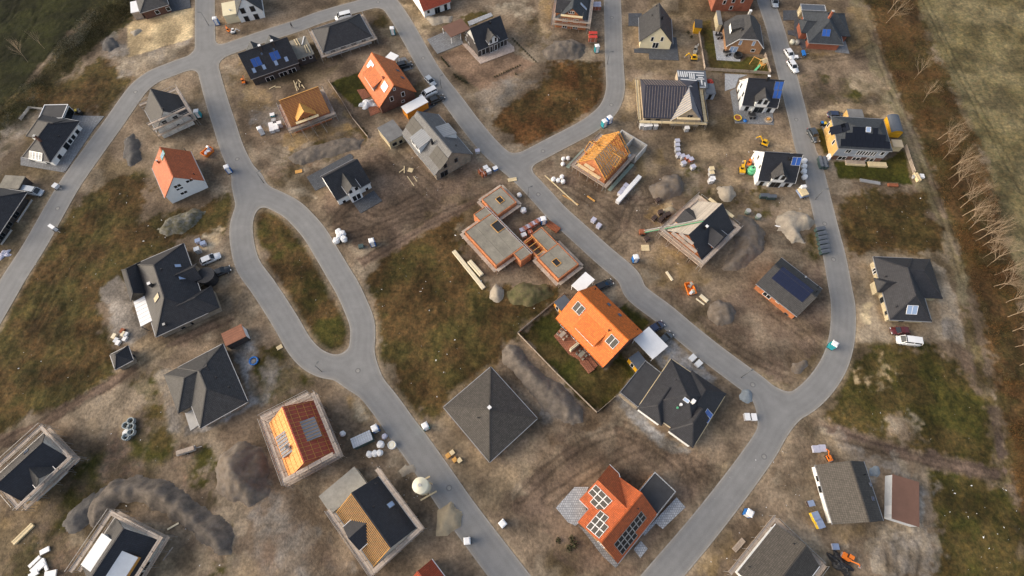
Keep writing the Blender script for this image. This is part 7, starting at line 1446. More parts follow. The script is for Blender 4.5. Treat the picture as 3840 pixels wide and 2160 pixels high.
plank(q(1487,340), q(1552,432),.22,.06, 'timber_pale', 'thin board lying on the mud by the zinc dormer house', n=1, group='loose boards by the zinc dormer house'); plank(q(1548,340), q(1580,388),.22,.06, 'timber_pale', 'thin board lying on the mud by the zinc dormer house', n=1, group='loose boards by the zinc dormer house'); plank(q(1408,302), q(1460,262),.25,.06, 'timber_pale', 'thin board lying on the mud by the zinc dormer house', n=1, group='loose boards by the zinc dormer house'); plank(q(1457,240), q(1457,308),.25,.08, 'timber_pale', 'pale upright board crossing the loose boards by the terrace bay')
plank(q(405,300), q(472,285),1.0,.08, 'timber', 'tan plywood sheet on the grass above the loop road', 'sheet', 'plywood_sheet', 2); plank(q(1495,275), q(1540,285),1.2,.12, 'timber_pale', 'yellow pallet among the boards by the zinc dormer house', 'pallet', 'wood_pallet', 4)
q = Z(1900,530, T); plank(q(368,330), q(685,620),.3,.1, 'timber_pale', 'long thin timber lying along the diagonal road', n=2); plank(q(540,520), q(692,612),.22,.08, 'timber', 'thin board touching the end of the long road-side timber'); plank(q(778,530), q(850,580),.4,.15, 'timber', 'short orange timber below the rafter house', n=2); plank(q(1300,1030), q(1375,1030),1.6,.12, 'timber_pale', 'yellow wooden pallet frame below the conveyor', 'pallet', 'wood_pallet', 5); plank(q(1540,1262), q(1598,1345),.55,.25, 'timber_white', 'short white beam pack on the sand below the scaffolded brick house', n=2)
q = Z(0,1597, T); plank(q(140,1135), q(330,950),.9,.4, 'timber_pale', 'long pale yellow board pack in the weeds at the lower left', n=3); plank(q(1620,1000), q(1728,938),.35,.12, 'timber_white', 'pale plank at the edge of the curved earth bank'); plank(q(1575,1300), q(1670,1170),.25,.1, 'timber_grey', 'grey plank leaning at the scaffold with white dormers')
q = Z(2660,1880,5.152); plank(q(470,950), q(655,740),.9,.25, 'timber_grey', 'grey brown board stack in the sand left of the scaffolded bungalow', n=3)
q = Z(2840,530, T); plank(q(985,378), q(1180,412),.9,.3, 'steel', 'bundle of pale metal posts below the fenced lawn', 'posts', 'post_bundle', 6); plank(q(1510,320), q(1550,395),.9,.8, 'timber_pale', 'pale timber pile at the lower fence corner of the solar house', n=3); plank(q(1490,340), q(1510,350),1.2,.6, 'concrete_pale', 'pale stone pile at the fence corner of the solar house', 'stones', 'stone_pile', 2); plank(q(1560,340), q(1600,345),1.2,.5, 'tarp_white', 'white foil pile behind the fence corner of the solar house', 'foil', 'foil_pile', 2); plank(q(1255,425), q(1350,430),.8,.4, 'rust', 'rust red planks below the fenced lawn', n=3)
q = Z(1010,300,6.586)
for i, (a, b_) in enumerate((((0,230),(150,150)),((140,185),(290,185)),((600,30),(730,250)),((690,60),(650,200)),((740,90),(760,200)),((810,140),(880,230)),((720,20),(790,90)),((640,120),(700,300)))): plank(q(*a), q(*b_),.25,.1, 'timber_pale', 'pale offcut in the scattered timber behind the rust-red roof', group='scattered timber behind the rust-red roof', z0=.05 + .05 * i)
q = Z(1700,660,3.369); plank(q(645,500), q(780,410),.3,.12, 'timber_pale', 'pale plank along the upper slab of the building shell'); plank(q(1190,600), q(1330,700),1.6,.5, 'rust', 'heap of reinforcing mesh and scrap between slab site and road', 'scrap', 'scrap_heap', 5); plank(q(690,60), q(800,40),1.0,.15, 'timber_pale', 'yellow wooden frame on the grass at the top of the slab site', 'pallet', 'wood_pallet', 3)
q = Z(950,1060, T); plank(q(228,640), q(280,610),.9,.12, 'timber_pale', 'yellow pallet at the verge of the loop road', 'pallet', 'wood_pallet', 5)
q = Z(950,1597, T)
for i, (x, y) in enumerate(((1880,290),(1920,260),(1945,330),(1990,335))): plank(q(x - 18, y + 14), q(x + 18, y - 14),.9,.5, 'timber_pale' if i % 2 else 'timber', 'tan cardboard crate in the pile left of the pyramid roof', 'crate', 'crate', 1, 'tan crates left of the pyramid roof')
q = Z(0,1060, T)
for i, (x, y) in enumerate(((1110,520),(1130,560),(1150,585),(1190,470),(1200,500),(1225,505),(1215,545))): plank(q(x - 14, y + 22), q(x + 14, y - 22),.8,.5,('timber_white', 'board_white', 'tarp_white', 'rust')[i % 4], 'building rubbish piece in the pile above the pyramid-roofed shed', 'rubbish', 'rubbish_piece', 1, 'rubbish pile above the shed')
q = Z(860,0,4.527)
# ---- grey container, silo, concrete rings, tubs
q = Z(950,1597, T); A, B, C_ = q(965,218), q(1155,130), q(945,120); h = House('storage_container', 'grey ribbed metal storage container beside the red membrane house', 'container', A, B, C_, 2.2); MB().box(.05, h.L - .05,.05, h.D - .05,0,2.05).build('body', 'plastic_darkgreen', h.root)
for i in range(9): x = h.L * i / 9; MB().box(x + .01, x + h.L / 9 - .03,0, h.D, 2.06,2.2 - .02 * (i % 2)).build('roof_panel', 'lightgrey_cladding', h.root)
for x in (.3, h.L - .3): MB().bar((x, 0,.0),(x, h.D, .0),.2,.16).build('skid', 'steel', h.root)
b0 = G(q(1660,602)); r = empty('silo', (b0.x, b0.y, 0),.5, 'cream standing mortar silo on legs at the main road', 'silo'); MB().cyl((0,0),1.45,2.2,6.6,24).build('tank', 'silo_cream', r, True); MB().cyl((0,0),.4,1.1,2.199,20,1.45).build('cone', 'silo_cream', r); MB().cyl((0,0),1.45,6.602,6.95,24,.5).build('dome', 'silo_cream', r); MB().cyl((0,0),.3,6.96,7.1,12).build('lid', 'concrete_pale', r)
for k in range(4): a_ = k * math.pi / 2; MB().bar((1.55 * math.cos(a_),1.55 * math.sin(a_),0),(1.5 * math.cos(a_),1.5 * math.sin(a_),4.4),.14).build('leg', 'timber_pale', r)
MB().box(-1.7,1.7,-1.7,-1.4,0,.15).box(-1.7,1.7,1.4,1.7,0,.15).build('base_frame', 'timber_pale', r)
def ring_mesh(r0, r1, h0, h1, n=20):
 m_ = MB(); P = [(rr_ * math.cos(6.2832 * i / n), rr_ * math.sin(6.2832 * i / n), z) for rr_, z in ((r1, h0),(r1, h1),(r0, h1),(r0, h0)) for i in range(n)]
 return m_.add(P, [(k * n + i, k * n + (i + 1) % n, ((k + 1) % 4) * n + (i + 1) % n, ((k + 1) % 4) * n + i) for k in range(4) for i in range(n)])
q = Z(0,1060, T); rm = ring_mesh(.55,.72,0,.8).mesh('concrete_ring', 'marble_ring')
for x, y in ((1280,1340),(1233,1383),(1280,1395),(1282,1448),(1232,1452 + 40)): a = G(q(x, y)); o = obj('concrete_ring', rm, None, (a.x, a.y, 0)); tag(o, 'grey concrete well ring in the cluster on the sand patch', 'well ring', 'concrete well rings on the sand')
a = G(Z(0,1597, T)(1225,68)); o = MB().cyl((0,0),.8,0,.2,20).cyl((0,0),.45,.203,.3,16).build('well_cover', 'plastic_white', None, False, (a.x, a.y, 0)); tag(o, 'white round well cover beside the concrete rings', 'cover')
a = G(q(2450,757)); o = ring_mesh(.7,1.0,.02,.25).build('hose_coil', 'plastic_blue', None, True, (a.x, a.y, 0)); tag(o, 'blue hose coil on the grass right of the ribbed-roof bungalow', 'hose')
a = G(Z(950,1597, T)(1343,190)); r = empty('round_tub', (a.x, a.y, 0),0, 'round white slotted tub beside the white bags', 'tub'); ring_mesh(.72,.82,0,.9).build('rim', 'plastic_white', r, True); MB().cyl((0,0),.71,.3,.8,20).build('lid', 'silo_cream', r)
for k in range(4): MB().box(-.3,.3,-.45 + k * .25,-.35 + k * .25,.803,.85).build('slat', 'plastic_white', r)
q = Z(2720,260,6.586); a = G(q(285,1235)); r = empty('trampoline', (a.x, a.y, 0),0, 'small trampoline with yellow ring at the terrace of the white collector house', 'trampoline'); ring_mesh(.85,1.05,.62,.72).build('pad_ring', 'plastic_yellow', r, True); MB().cyl((0,0),.84,.6,.64,20).build('mat', 'rust', r); [MB().bar((.95 * math.cos(k * 1.047),.95 * math.sin(k * 1.047),0),(.95 * math.cos(k * 1.047),.95 * math.sin(k * 1.047),.62),.06).build('leg', 'steel', r) for k in range(6)]
a = G(q(1060,1260)); r = empty('fire_bowl', (a.x, a.y, 0),0, 'round wooden sandpit with toys on the terrace of the white collector house', 'sandpit'); ring_mesh(.8,1.0,.05,.4).build('rim', 'timber_grey', r); MB().cyl((0,0),.79,.06,.25,18).build('sand', 'soil_sand', r); MB().box(-.4,.2,-.2,.3,.253,.7).build('toy_box', 'timber', r)
a = G(q(480,1285)); o = MB().cyl((0,0),.45,.06,.4,16,.5).build('water_tub', 'plastic_blue', None, True, (a.x, a.y, 0)); tag(o, 'bright blue tub on the terrace of the white collector house', 'tub')
def gset(p, label, rz=0, mt='plastic_black', umb=None):
 a = G(p); r = empty('garden_table_set', (a.x, a.y, 0), rz, label, 'furniture'); MB().box(-.8,.8,-.45,.45,.78,.83).build('table_top', mt, r); [MB().bar((sx * .7, sy * .35,.05),(sx * .7, sy * .35,.78),.06).build('leg', mt, r) for sx in (-1,1) for sy in (-1,1)]
 for sx, sy in ((-.5,-.85),(.5,-.85),(-.5,.85),(.5,.85)): MB().box(sx - .22, sx + .22, sy - .22, sy + .22,.1,.5).box(sx - .22, sx + .22, sy + (.17 if sy > 0 else -.22), sy + (.22 if sy > 0 else -.17),.503,.95).build('chair', mt, r)
 return r
gset(q(645,1165), 'dark garden table with chairs on the terrace of the white collector house'); q = Z(2640,0,6.038); gset(q(510,1220), 'black garden table with chairs on the white terrace', .3); gset(q(330,840), 'dark seats under the side wall of the half-hipped house', .2)
a = G(q(760,1280)); r = empty('garden_sofa', (a.x, a.y, 0),.3, 'big dark round garden lounge on the white terrace', 'sofa'); MB().cyl((0,0),1.15,.06,.42,18).build('seat', 'plastic_black', r); ring_mesh(.95,1.15,.422,.8).build('backrest', 'cloth_dark', r)
q = Z(1900,1060, T); gset(q(535,510), 'brown garden seats on the red deck of the bright orange house', .8, 'timber_grey'); gset(q(720,700), 'grey garden table on the lower red deck of the bright orange house', .8, 'concrete_slab')
for i, (A2, B2) in enumerate((((610,665),(690,600)),)): plank(q(*A2), q(*B2),.5,1.7, 'timber_white', 'white privacy screen between the two red decks', 'screen', 'privacy_screen', 3)
r = plank(q(735,755), q(820,860),1.6,.25, 'paving_red', 'rust red timber pergola frame on the lower deck', 'pergola', 'pergola_frame', 4)
# ---- dark recycling containers
def dumpster(p, rz, label, group):
 a = G(p); r = empty('waste_container', (a.x, a.y, 0), rz, label, 'container', group)
 obj('body', shared('dump', lambda: MB().add([(-1.0,-.38,.1),(1.0,-.38,.1),(1.0,.38,.1),(-1.0,.38,.1),(-1.1,-.45,1.25),(1.1,-.45,1.25),(1.1,.45,1.25),(-1.1,.45,1.25)], [(3,2,1,0),(4,5,6,7),(0,1,5,4),(1,2,6,5),(2,3,7,6),(3,0,4,7)]).mesh('body', 'plastic_darkgreen')), r)
 obj('lid', shared('dlid', lambda: solid([(-1.12,-.48,1.26),(1.12,-.48,1.26),(1.12,0,1.5),(-1.12,0,1.5),(1.12,.48,1.26),(-1.12,.48,1.26)], [(0,1,2,3),(3,2,4,5)], .06).mesh('lid', 'roof_bluegrey')), r)
 for x in (-.7,.7): obj('wheel', shared('dwh', lambda: MB().cyl((0,0),.1,0,.1,8).mesh('wheel', 'rubber')), r, (x, 0,0))
q = Z(2840,530, T)
for x, y in ((585,865),(597,910),(606,952),(614,995),(622,1040),(632,1082)): dumpster(q(x, y),.2, 'dark green container with pitched lid in the row along the right road', 'row of dark containers at the right road')
for x, y in ((595,205),(635,210),(600,240),(640,245)): dumpster(q(x, y),1.6, 'dark green container with pitched lid in the block of four by the solar house', 'block of four dark containers')
for x, y in ((55,545),(120,555)): dumpster(q(x, y),.0, 'dark green container with pitched lid below the white house with double collector', 'two dark containers below the white house')
q = Z(1900,530, T)
for x, y in ((2315,695),(2413,745)): a = G(q(x, y)); r = empty('rain_barrel', (a.x, a.y, 0),0, 'grey green round barrel right of the scaffolded brick house', 'barrel', 'two barrels beside the dark earth bank'); MB().cyl((0,0),.55,0,1.3,16,.62).build('body', 'net_green', r, True); MB().cyl((0,0),.6,1.303,1.36,16).build('lid', 'concrete_pale', r)
a = G(q(2352,300)); r = empty('water_tank', (a.x, a.y, 0),0, 'bright green water tank at the gable of the white house with double collector', 'tank'); MB().cyl((0,0),1.1,.1,1.5,20).cyl((0,0),1.1,1.503,1.9,20,.4).build('tank', 'plastic_green', r, True); MB().cyl((0,0),.25,1.9,2.0,10).build('cap', 'plastic_black', r)
# ---- skips
def skip(A, B, C_, mt, label, fill):
 h = House('skip', label, 'skip', A, B, C_, 1.0); L_, D_ = h.L, h.D; MB().add([(.3,.25,.05),(L_ - .3,.25,.05),(L_ - .3, D_ - .25,.05),(.3, D_ - .25,.05),(0,0,1.2),(L_, 0,1.2),(L_, D_, 1.2),(0, D_, 1.2),(.14,.14,1.2),(L_ - .14,.14,1.2),(L_ - .14, D_ - .14,1.2),(.14, D_ - .14,1.2),(.35,.3,.5),(L_ - .35,.3,.5),(L_ - .35, D_ - .3,.5),(.35, D_ - .3,.5)], [(3,2,1,0),(0,1,5,4),(1,2,6,5),(2,3,7,6),(3,0,4,7)] + [(4 + i, 4 + (i + 1) % 4,8 + (i + 1) % 4,8 + i) for i in range(4)] + [(8 + i, 8 + (i + 1) % 4,12 + (i + 1) % 4,12 + i) for i in range(4)] + [(12,13,14,15)]).build('body', mt, h.root)
 rs = random.Random(5)
 for i in range(7): x, y = rs.uniform(.5, L_ - .5), rs.uniform(.4, D_ - .4); o = MB().box(-.4,.4,-.25,.25,0,.4).build('rubbish', fill[i % len(fill)], h.root); o.location = (x, y, .55 + .12 * i); o.rotation_euler = (rs.uniform(-.3,.3), rs.uniform(-.3,.3), rs.uniform(0,3))
q = Z(580,520,5.575); skip(q(1055,375), q(1235,210), q(975,290), 'plastic_orange', 'orange skip full of white sacks by the loop road', ['plastic_white', 'tarp_blue', 'tarp_white'])
q = Z(1900,1060, T); skip(q(1755,120), q(1835,105), q(1765,-5), 'plastic_orange', 'orange skip with rubble on the bare plot by the diagonal road', ['concrete', 'timber_pale', 'tarp_white']); plank(q(1825,155), q(1905,215),.3,.15, 'timber_white', 'pale trestle frame beside the orange skip', n=1); plank(q(1865,125), q(1935,185),.8,.4, 'timber_white', 'white trestle table beside the orange skip', n=2)
q = Z(1900,0, T); a = G(q(1960,790)); o = MB().cyl((0,0),1.1,0,.8,14,.3).build('red_cone_heap', 'plastic_red', None, True, (a.x, a.y, 0)); tag(o, 'red covered round heap beside the small dark shed', 'heap')
flatroof('garden_shed', 'small yellow wooden shed with dark roof at the hedge line by the half-hipped house', q(1815,262), q(1890,270), q(1825,185),2.1, 'yellow_boards', 'felt_black', .1, 'shed')
# ---- diggers
def digger(p, rz, label, mt='yellow_paint', s_=1.0):
 a = G(p); r = empty('mini_digger', (a.x, a.y, 0), rz, label, 'digger'); r.scale = (s_, s_, s_)
 for y in (-.65,.65): MB().prism([(-1.0, y - .16),(1.0, y - .16),(1.0, y + .16),(-1.0, y + .16)], .02,.5).build('track', 'rubber', r)
 MB().prism([(-1.1,-.7),(.5,-.7),(.8,-.3),(.8,.7),(-1.1,.7)], .55,1.2).build('body', mt, r); c_ = MB().box(-.3,.7,-.05,.68,1.203,2.1).build('cab', 'glass', r); MB().box(-.35,.75,-.1,.72,2.103,2.2).build('cab_roof', mt, c_)
 MB().bar((.7,-.3,.9),(2.0,-.3,2.3),.22,.28).build('boom', mt, r); MB().bar((2.0,-.3,2.3),(2.9,-.3,1.0),.18,.22).build('stick', mt, r); MB().add([(2.6,-.6,.9),(3.1,-.6,1.1),(3.1,-.6,.5),(2.6,0,.9),(3.1,0,1.1),(3.1,0,.5)], [(0,1,2),(5,4,3),(0,3,4,1),(1,4,5,2),(2,5,3,0)]).build('bucket', 'steel', r); MB().box(-1.35,-1.102,-.6,.6,.3,.7).build('blade', 'steel', r)
q = Z(1900,0, T); digger(q(1800,575),3.1, 'yellow wheel digger beside the fence right of the cream house', s_=.85); digger(q(1815,505),1.2, 'grey dusty compactor above the yellow wheel digger', 'concrete', .8)
q = Z(2840,0, T); digger(q(60,1395),2.6, 'yellow digger on the strip between the two white bay houses', s_=.85); q = Z(1900,530, T); digger(q(2265,290),1.4, 'small yellow black digger left of the white house with double collector', s_=.9); digger(q(2335,225),1.0, 'orange concrete mixer left of the white house with double collector', 'plastic_orange', .7)
q = Z(0,0, T); digger(q(2215,305),2.4, 'orange mini digger by the road corner below the white gable house', 'plastic_orange', .6); digger(q(2360,800),1.8, 'small orange machine beside the black double house', 'plastic_orange', .6); digger(q(2560 - 300,320),.3, 'small white machine beside the orange mini digger', 'plastic_white', .6)
q = Z(2840,1597, T); digger(q(680,310),1.9, 'small orange machine above the brown-grey bungalow', 'plastic_orange', .6); digger(q(850,1270),-.6, 'small orange digger beside the black tarp heap', 'plastic_orange', .8)
# ---- trailer things
def trailer(A, B, C_, z, mt, label, load=None):
 h = House('trailer', label, 'trailer', A, B, C_, z); MB().box(0, h.L, 0, h.D, .45, z).build('body', mt, h.root); wm = shared('wheel', wheel_meshes)
 for y in (-.05, h.D + .05): o = obj('wheel', wm[0], h.root, (h.L / 2, y, .33)); obj('rim', wm[1], o)
 MB().bar((h.L, h.D / 2,.5),(h.L + 1.1, h.D / 2,.5),.1).build('drawbar', 'steel', h.root)
 if load: MB().box(.1, h.L - .1,.1, h.D - .1, z + .003, z + .4).build('load', load, h.root)
q = Z(0,640,4.83); trailer(q(855,1000), q(945,1060), q(885,945),1.6, 'plastic_white', 'white box trailer at the verge of the left road'); trailer(q(920,280), q(985,310), q(985,210),1.2, 'board_white', 'open pale trailer with boards at the left road')
q = Z(2840,530, T); trailer(q(430,540), q(500,520), q(405,455),1.0, 'tarp_blue', 'blue trailer loaded with boards at the right road', 'timber_pale'); trailer(q(435,445), q(480,440), q(430,420),2.0, 'plastic_white', 'white box trailer behind the blue trailer at the right road')
q = Z(0,1597, T); trailer(q(1705,292), q(1885,235), q(1695,245),.9, 'steel', 'grey trailer with mixed load beside the dirt path', 'timber_grey'); q = Z(2940,0,6.037); trailer(q(250,1300), q(330,1305), q(230,1240),.8, 'plastic_white', 'small white trailer behind the white hatchback'); trailer(q(440,1240), q(505,1240), q(420,1130),.9, 'plastic_blue', 'light blue covered trailer below the slate-roofed bungalow')
for i, (x, y) in enumerate(((170,980),(280,990))): a = G(q(x, y)); o = MB().cyl((0,0),.75,0,.9,14,.7).build('cistern', 'silo_cream' if i == 0 else 'concrete', None, True, (a.x, a.y, 0)); tag(o, ('white' if i == 0 else 'grey') + ' round cistern near the slate-roofed brick bungalow', 'tank')
# ---- play tower, bins
q = Z(1900,0, T); a = G(q(2450,650)); r = empty('play_tower', (a.x, a.y, 0),.4, 'timber play tower with swing bar and green slide on the lawn', 'play tower')
for sx in (-.6,.6):
 for sy in (-.6,.6): MB().bar((sx, sy, 0),(sx, sy, 2.4),.1).build('post', 'timber', r)
MB().box(-.7,.7,-.7,.7,1.2,1.28).build('platform', 'timber', r); solid([(-.8,-.8,2.2),(.8,-.8,2.2),(.8,0,2.8),(-.8,0,2.8),(.8,.8,2.2),(-.8,.8,2.2)], [(0,1,2,3),(3,2,4,5)], .06).build('roof', 'timber_pale', r); MB().bar((-.6,0,1.25),(-2.8,-.8,.15),.55,.06).build('slide', 'plastic_green', r); MB().bar((-.6,.6,2.3),(-1.6,2.4,2.3),.12).bar((-1.6,2.4,2.3),(-2.3,2.2,0),.1).bar((-1.6,2.4,2.3),(-1.0,2.9,0),.1).build('swing_bar', 'timber', r)
q = Z(3040,380,4.83)
for i, (x, y, mt) in enumerate(((180,430, 'plastic_blue'),(228,440, 'plastic_yellow'))): a = G(q(x, y)); r = empty('wheelie_bin', (a.x, a.y, 0),.1,('blue' if i == 0 else 'yellow') + '-lidded black wheelie bin at the corner of the solar house', 'bin'); MB().box(-.3,.3,-.35,.35,.05,1.0).build('body', 'plastic_black', r); MB().box(-.33,.33,-.38,.38,1.003,1.1).build('lid', mt, r)
a = G(q(345,1010)); tarp(q(345,1010),2.0,1.5,.8, 'white pink covered pile at the corner of the solar house'); q = Z(80,380,5.175)
for i, (x, y, mt) in enumerate(((1105,225, 'plastic_yellow'),(1180,250, 'plastic_black'),(1150,215, 'plastic_black'))): a = G(q(x, y)); r = empty('wheelie_bin', (a.x, a.y, 0),.3,('yellow-lidded' if i == 0 else 'black') + ' wheelie bin behind the black carport' + ('' if i == 0 else ' of the white bungalow'), 'bin', 'bins at the black carport' if i else None); MB().box(-.3,.3,-.35,.35,.05,1.0).build('body', 'plastic_black', r); MB().box(-.33,.33,-.38,.38,1.003,1.1).build('lid', mt, r)
# ---- manhole covers on the roads
mat('iron', (.30,.29,.27), 'plain', .7,.15,.3); mat('asphalt_patch', (.16,.16,.158), 'conc', .9,.15)
for p in [Z(950,1060, T)(1010,850), Z(1900,530, T)(350,95), Z(1900,530, T)(305,512), Z(1900,0, T)(1015,170), Z(1900,0, T)(1010,1012), Z(1900,1060, T)(2375,985), Z(0,530, T)(2290,172), Z(0,530, T)(557,648), Z(950,1597, T)(1890,600), Z(2840,0, T)(375,1155), Z(1900,1597, T)(2485,297), Z(2840,530, T)(735,1140), Z(2840,530, T)(650,795), Z(0,0, T)(1308,888), Z(950,0, T)(1640,560), Z(950,0, T)(1205,20)]:
 a = G(p); r = empty('manhole_cover', (a.x, a.y, 0),0, 'pale round manhole cover in a grey repair ring on the road', 'manhole cover', 'manhole covers on the roads'); obj('repair_ring', shared('mring', lambda: MB().cyl((0,0),.6,.0,.026,24).mesh('repair_ring', 'asphalt_patch')), r); obj('lid', shared('mlid', lambda: MB().cyl((0,0),.36,.0,.034,18).mesh('lid', 'iron')), r)
# ---- street lamps
def lamp(p, h, label, rz=0):
 a = G(p); r = empty('street_lamp', (a.x, a.y, 0), rz, label, 'street lamp', 'street lamps'); MB().cyl((0,0),.08,0, h, 8,.05).build('pole', 'lamp_metal', r, True); MB().bar((0,0, h),(.7,0, h + .1),.07).build('arm', 'lamp_metal', r); MB().box(.5,1.1,-.13,.13, h + .08, h + .18).build('lamp_head', 'lamp_metal', r)
LL = 'slim grey street lamp standing at the road verge'
for p, rz in ((Z(1900,530, T)(205,545),0.4),(Z(0,0, T)(2015,245),3),(Z(950,1060, T)(660,858),1),(Z(1900,1060, T)(2262,915),.5),(Z(950,530, T)(100,400),.5),(Z(2840,530, T)(560,560),0),(Z(1900,0, T)(970,620),0),(Z(950,0, T)(1815,850),.4)): lamp(p, 4.2, LL, rz)
# ---- fences
def fence(P, h, mt, label, gap=2.2):
 W_ = W(P); o0 = Vector((W_[0][0], W_[0][1], 0)); r = empty('fence', o0,0, label, 'fence')
 for i in range(len(W_) - 1):
  a, b_ = Vector(W_[i] + (0,)) - o0, Vector(W_[i + 1] + (0,)) - o0; n = max(1, round((b_ - a).length / gap)); u = (b_ - a) / n; U = Vector((0,0,1))
  for k in range(n + 1):
   p = a + u * k; MB().bar(p - U * .1, p + U * (h + .05),.09).build('post', mt, r)
   if k < n:
    for z in (.18,.5,.82): MB().bar(p + u * .03 + U * h * z, p + u * .97 + U * h * z, .03, h * .26).build('board', mt, r)
q = Z(950,0, T); fence([q(730,792), q(855,975), q(960,1150), q(1110,1335)], 1.0, 'timber_grey', 'grey board fence left of the lawn of the steep orange roof')
q = Z(1900,1060, T); fence([q(560,110), q(105,492), q(475,875), q(868,1258), q(1040,1110)], 1.0, 'timber_grey', 'brown board fence around the lawn of the bright orange house')
q = Z(3040,380,4.83); fence([q(1690,830), q(1770,1080), q(1850,1310)], 1.2, 'timber_grey', 'brown fence at the back of the solar house lawn')
q = Z(1900,0, T); fence([q(1845,290), q(1875,480), q(1908,680), q(2330,705), q(2540,720), q(2485,535)], 1.1, 'timber_grey', 'brown fence around the lawn of the half-hipped house')
q = Z(80,380,5.175); fence([q(440,165), q(175,140), q(0,370)], .8, 'concrete_pale', 'low pale wall around the yard of the white bungalow')
q = Z(0,640,4.83); fence([q(595,540), q(330,940)], .5, 'concrete_pale', 'low pale edging wall along the dark clad house'); fence([q(225,1085), q(40,1345)], .5, 'concrete_pale', 'second low pale edging wall below the gap at the dark clad house')
# ---- person on the upper road
def person(p, rz, label):
 a = G(p); S = [(0,0,.95),(0,0,1.2),(0,0,1.45),(0,0,1.55),(0,0,1.68),(0,.10,.92),(.16,.11,.5),(.05,.11,.06),(.18,.11,.04),(0,-.10,.92),(-.1,-.11,.5),(-.3,-.11,.1),(-.18,-.11,.04),(0,.2,1.42),(-.1,.25,1.14),(.05,.24,.9),(0,-.2,1.42),(.1,-.25,1.14),(.25,-.24,.95)]
 Ed = [(0,1),(1,2),(2,3),(3,4),(0,5),(5,6),(6,7),(7,8),(0,9),(9,10),(10,11),(11,12),(2,13),(13,14),(14,15),(2,16),(16,17),(17,18)]
 R = [.15,.15,.14,.055,.1,.095,.07,.045,.04,.095,.07,.045,.04,.075,.05,.04,.075,.05,.04]
 me = bpy.data.meshes.new('body'); me.from_pydata(S, Ed, []); o = bpy.data.objects.new('person', me); link(o); o.location = (a.x, a.y, .02); o.rotation_euler = (0,0, rz)
 sk = o.modifiers.new('skin', 'SKIN'); o.modifiers.new('sub', 'SUBSURF').levels = 1; o.modifiers['sub'].render_levels = 1
 for i, v in enumerate(me.skin_vertices[0].data): v.radius = (R[i], R[i]); v.use_root = (i == 0)
 me.materials.append(M('cloth_dark')); tag(o, label, 'person')
 hd = bpy.data.meshes.new('head'); bm = bmesh.new(); bmesh.ops.create_icosphere(bm, subdivisions=2, radius=.11); [setattr(v.co, 'z', v.co.z * 1.2 + 1.68) for v in bm.verts]; bm.to_mesh(hd); bm.free(); hd.materials.append(M('skin')); obj('head', hd, o)
 hr = bpy.data.meshes.new('hair'); bm = bmesh.new(); bmesh.ops.create_icosphere(bm, subdivisions=2, radius=.122); bmesh.ops.delete(bm, geom=[v for v in bm.verts if v.co.z < .0], context='VERTS'); [setattr(v.co, 'z', v.co.z * 1.2 + 1.69) for v in bm.verts]; bm.to_mesh(hr); bm.free(); hr.materials.append(M('cloth_dark')); obj('hair', hr, o)
person(Z(860,0,4.527)(1072,475),2.8, 'person in dark clothes walking along the upper road')
# ---- gravel discs
for P, lb in (([(2772,1478),(2785,1460),(2810,1458),(2823,1475),(2820,1505),(2795,1513),(2775,1500)], 'flat blue-grey gravel disc beside the road at the dark hipped bungalow'),([(3262,1752),(3280,1740),(3305,1748),(3308,1780),(3290,1792),(3268,1780)], 'flat blue-grey gravel pile between the brown-grey bungalow and the red carport')):
 mat('gravel_blue', (.23,.26,.28), 'soil', .95,.2,0,2.0); heap(P, .45, 'gravel_blue', lb, .6,.1)
# ================================================================== trees, thickets, shrubs, litter
def tree_mesh(seed, H_, spread=.45, depth=4, r0=.085):
 rs = random.Random(seed); tr = MB(); cr = MB()
 def limb(mb, a, b_, r_a, r_b):
  d = (b_ - a); u = d.orthogonal().normalized(); v = d.cross(u).normalized(); n = 4 if r_a > .03 else 3
  P = [a + (u * math.cos(6.283 * i / n) + v * math.sin(6.283 * i / n)) * r_a for i in range(n)] + [b_ + (u * math.cos(6.283 * i / n) + v * math.sin(6.283 * i / n)) * r_b for i in range(n)]
  mb.add(P, [(i, (i + 1) % n, n + (i + 1) % n, n + i) for i in range(n)])
 def grow(p, d, ln, r, lv):
  segs = 3; q_ = p
  for s_ in range(segs):
   d = (d + Vector((rs.uniform(-1,1), rs.uniform(-1,1), rs.uniform(-.2,.5))) * .13).normalized(); e = q_ + d * ln / segs; r2 = r * .86
   limb(tr if lv == 0 else cr, q_, e, r, r2); q_ = e; r = r2
   if lv < depth and (s_ > 0 or lv > 0) and (lv < 3 or rs.random() < .8):
    for _ in range(1 if lv else 2):
     ax = Vector((rs.uniform(-1,1), rs.uniform(-1,1), rs.uniform(-.1,.3))).normalized(); nd = (d + ax * spread * rs.uniform(.7,1.5)).normalized(); grow(q_, nd, ln * rs.uniform(.55,.78), r * .62, lv + 1)
  if lv < depth: grow(q_, (d + Vector((rs.uniform(-1,1), rs.uniform(-1,1),.4)) * .25).normalized(), ln * .7, r * .8, lv + 1)
 grow(Vector((0,0,-.1)), Vector((rs.uniform(-.1,.1), rs.uniform(-.1,.1),1)).normalized(), H_ * .36, r0,0)
 return tr, cr
TM = []
for sd_ in range(4): a, b_ = tree_mesh(100 + sd_, 9.0 + .5 * sd_, .5); TM.append((a.mesh('trunk', 'bark_pale', True, False), b_.mesh('crown', 'bark_pale', True, False)))
rt = random.Random(3)
def tree(p, label, group, k=None, s_=1.0, bark=None):
 a = G(p); r = empty('bare_tree', (a.x, a.y, 0), rt.uniform(0,6.28), label, 'tree', group); m_ = TM[rt.randrange(4) if k is None else k]; s_ *= rt.uniform(.85,1.1); r.scale = (s_, s_, s_); obj('trunk', m_[0], r); obj('crown', m_[1], r)
q = Z(2840,530, T); LB = 'leafless pale tree in the row along the right field'
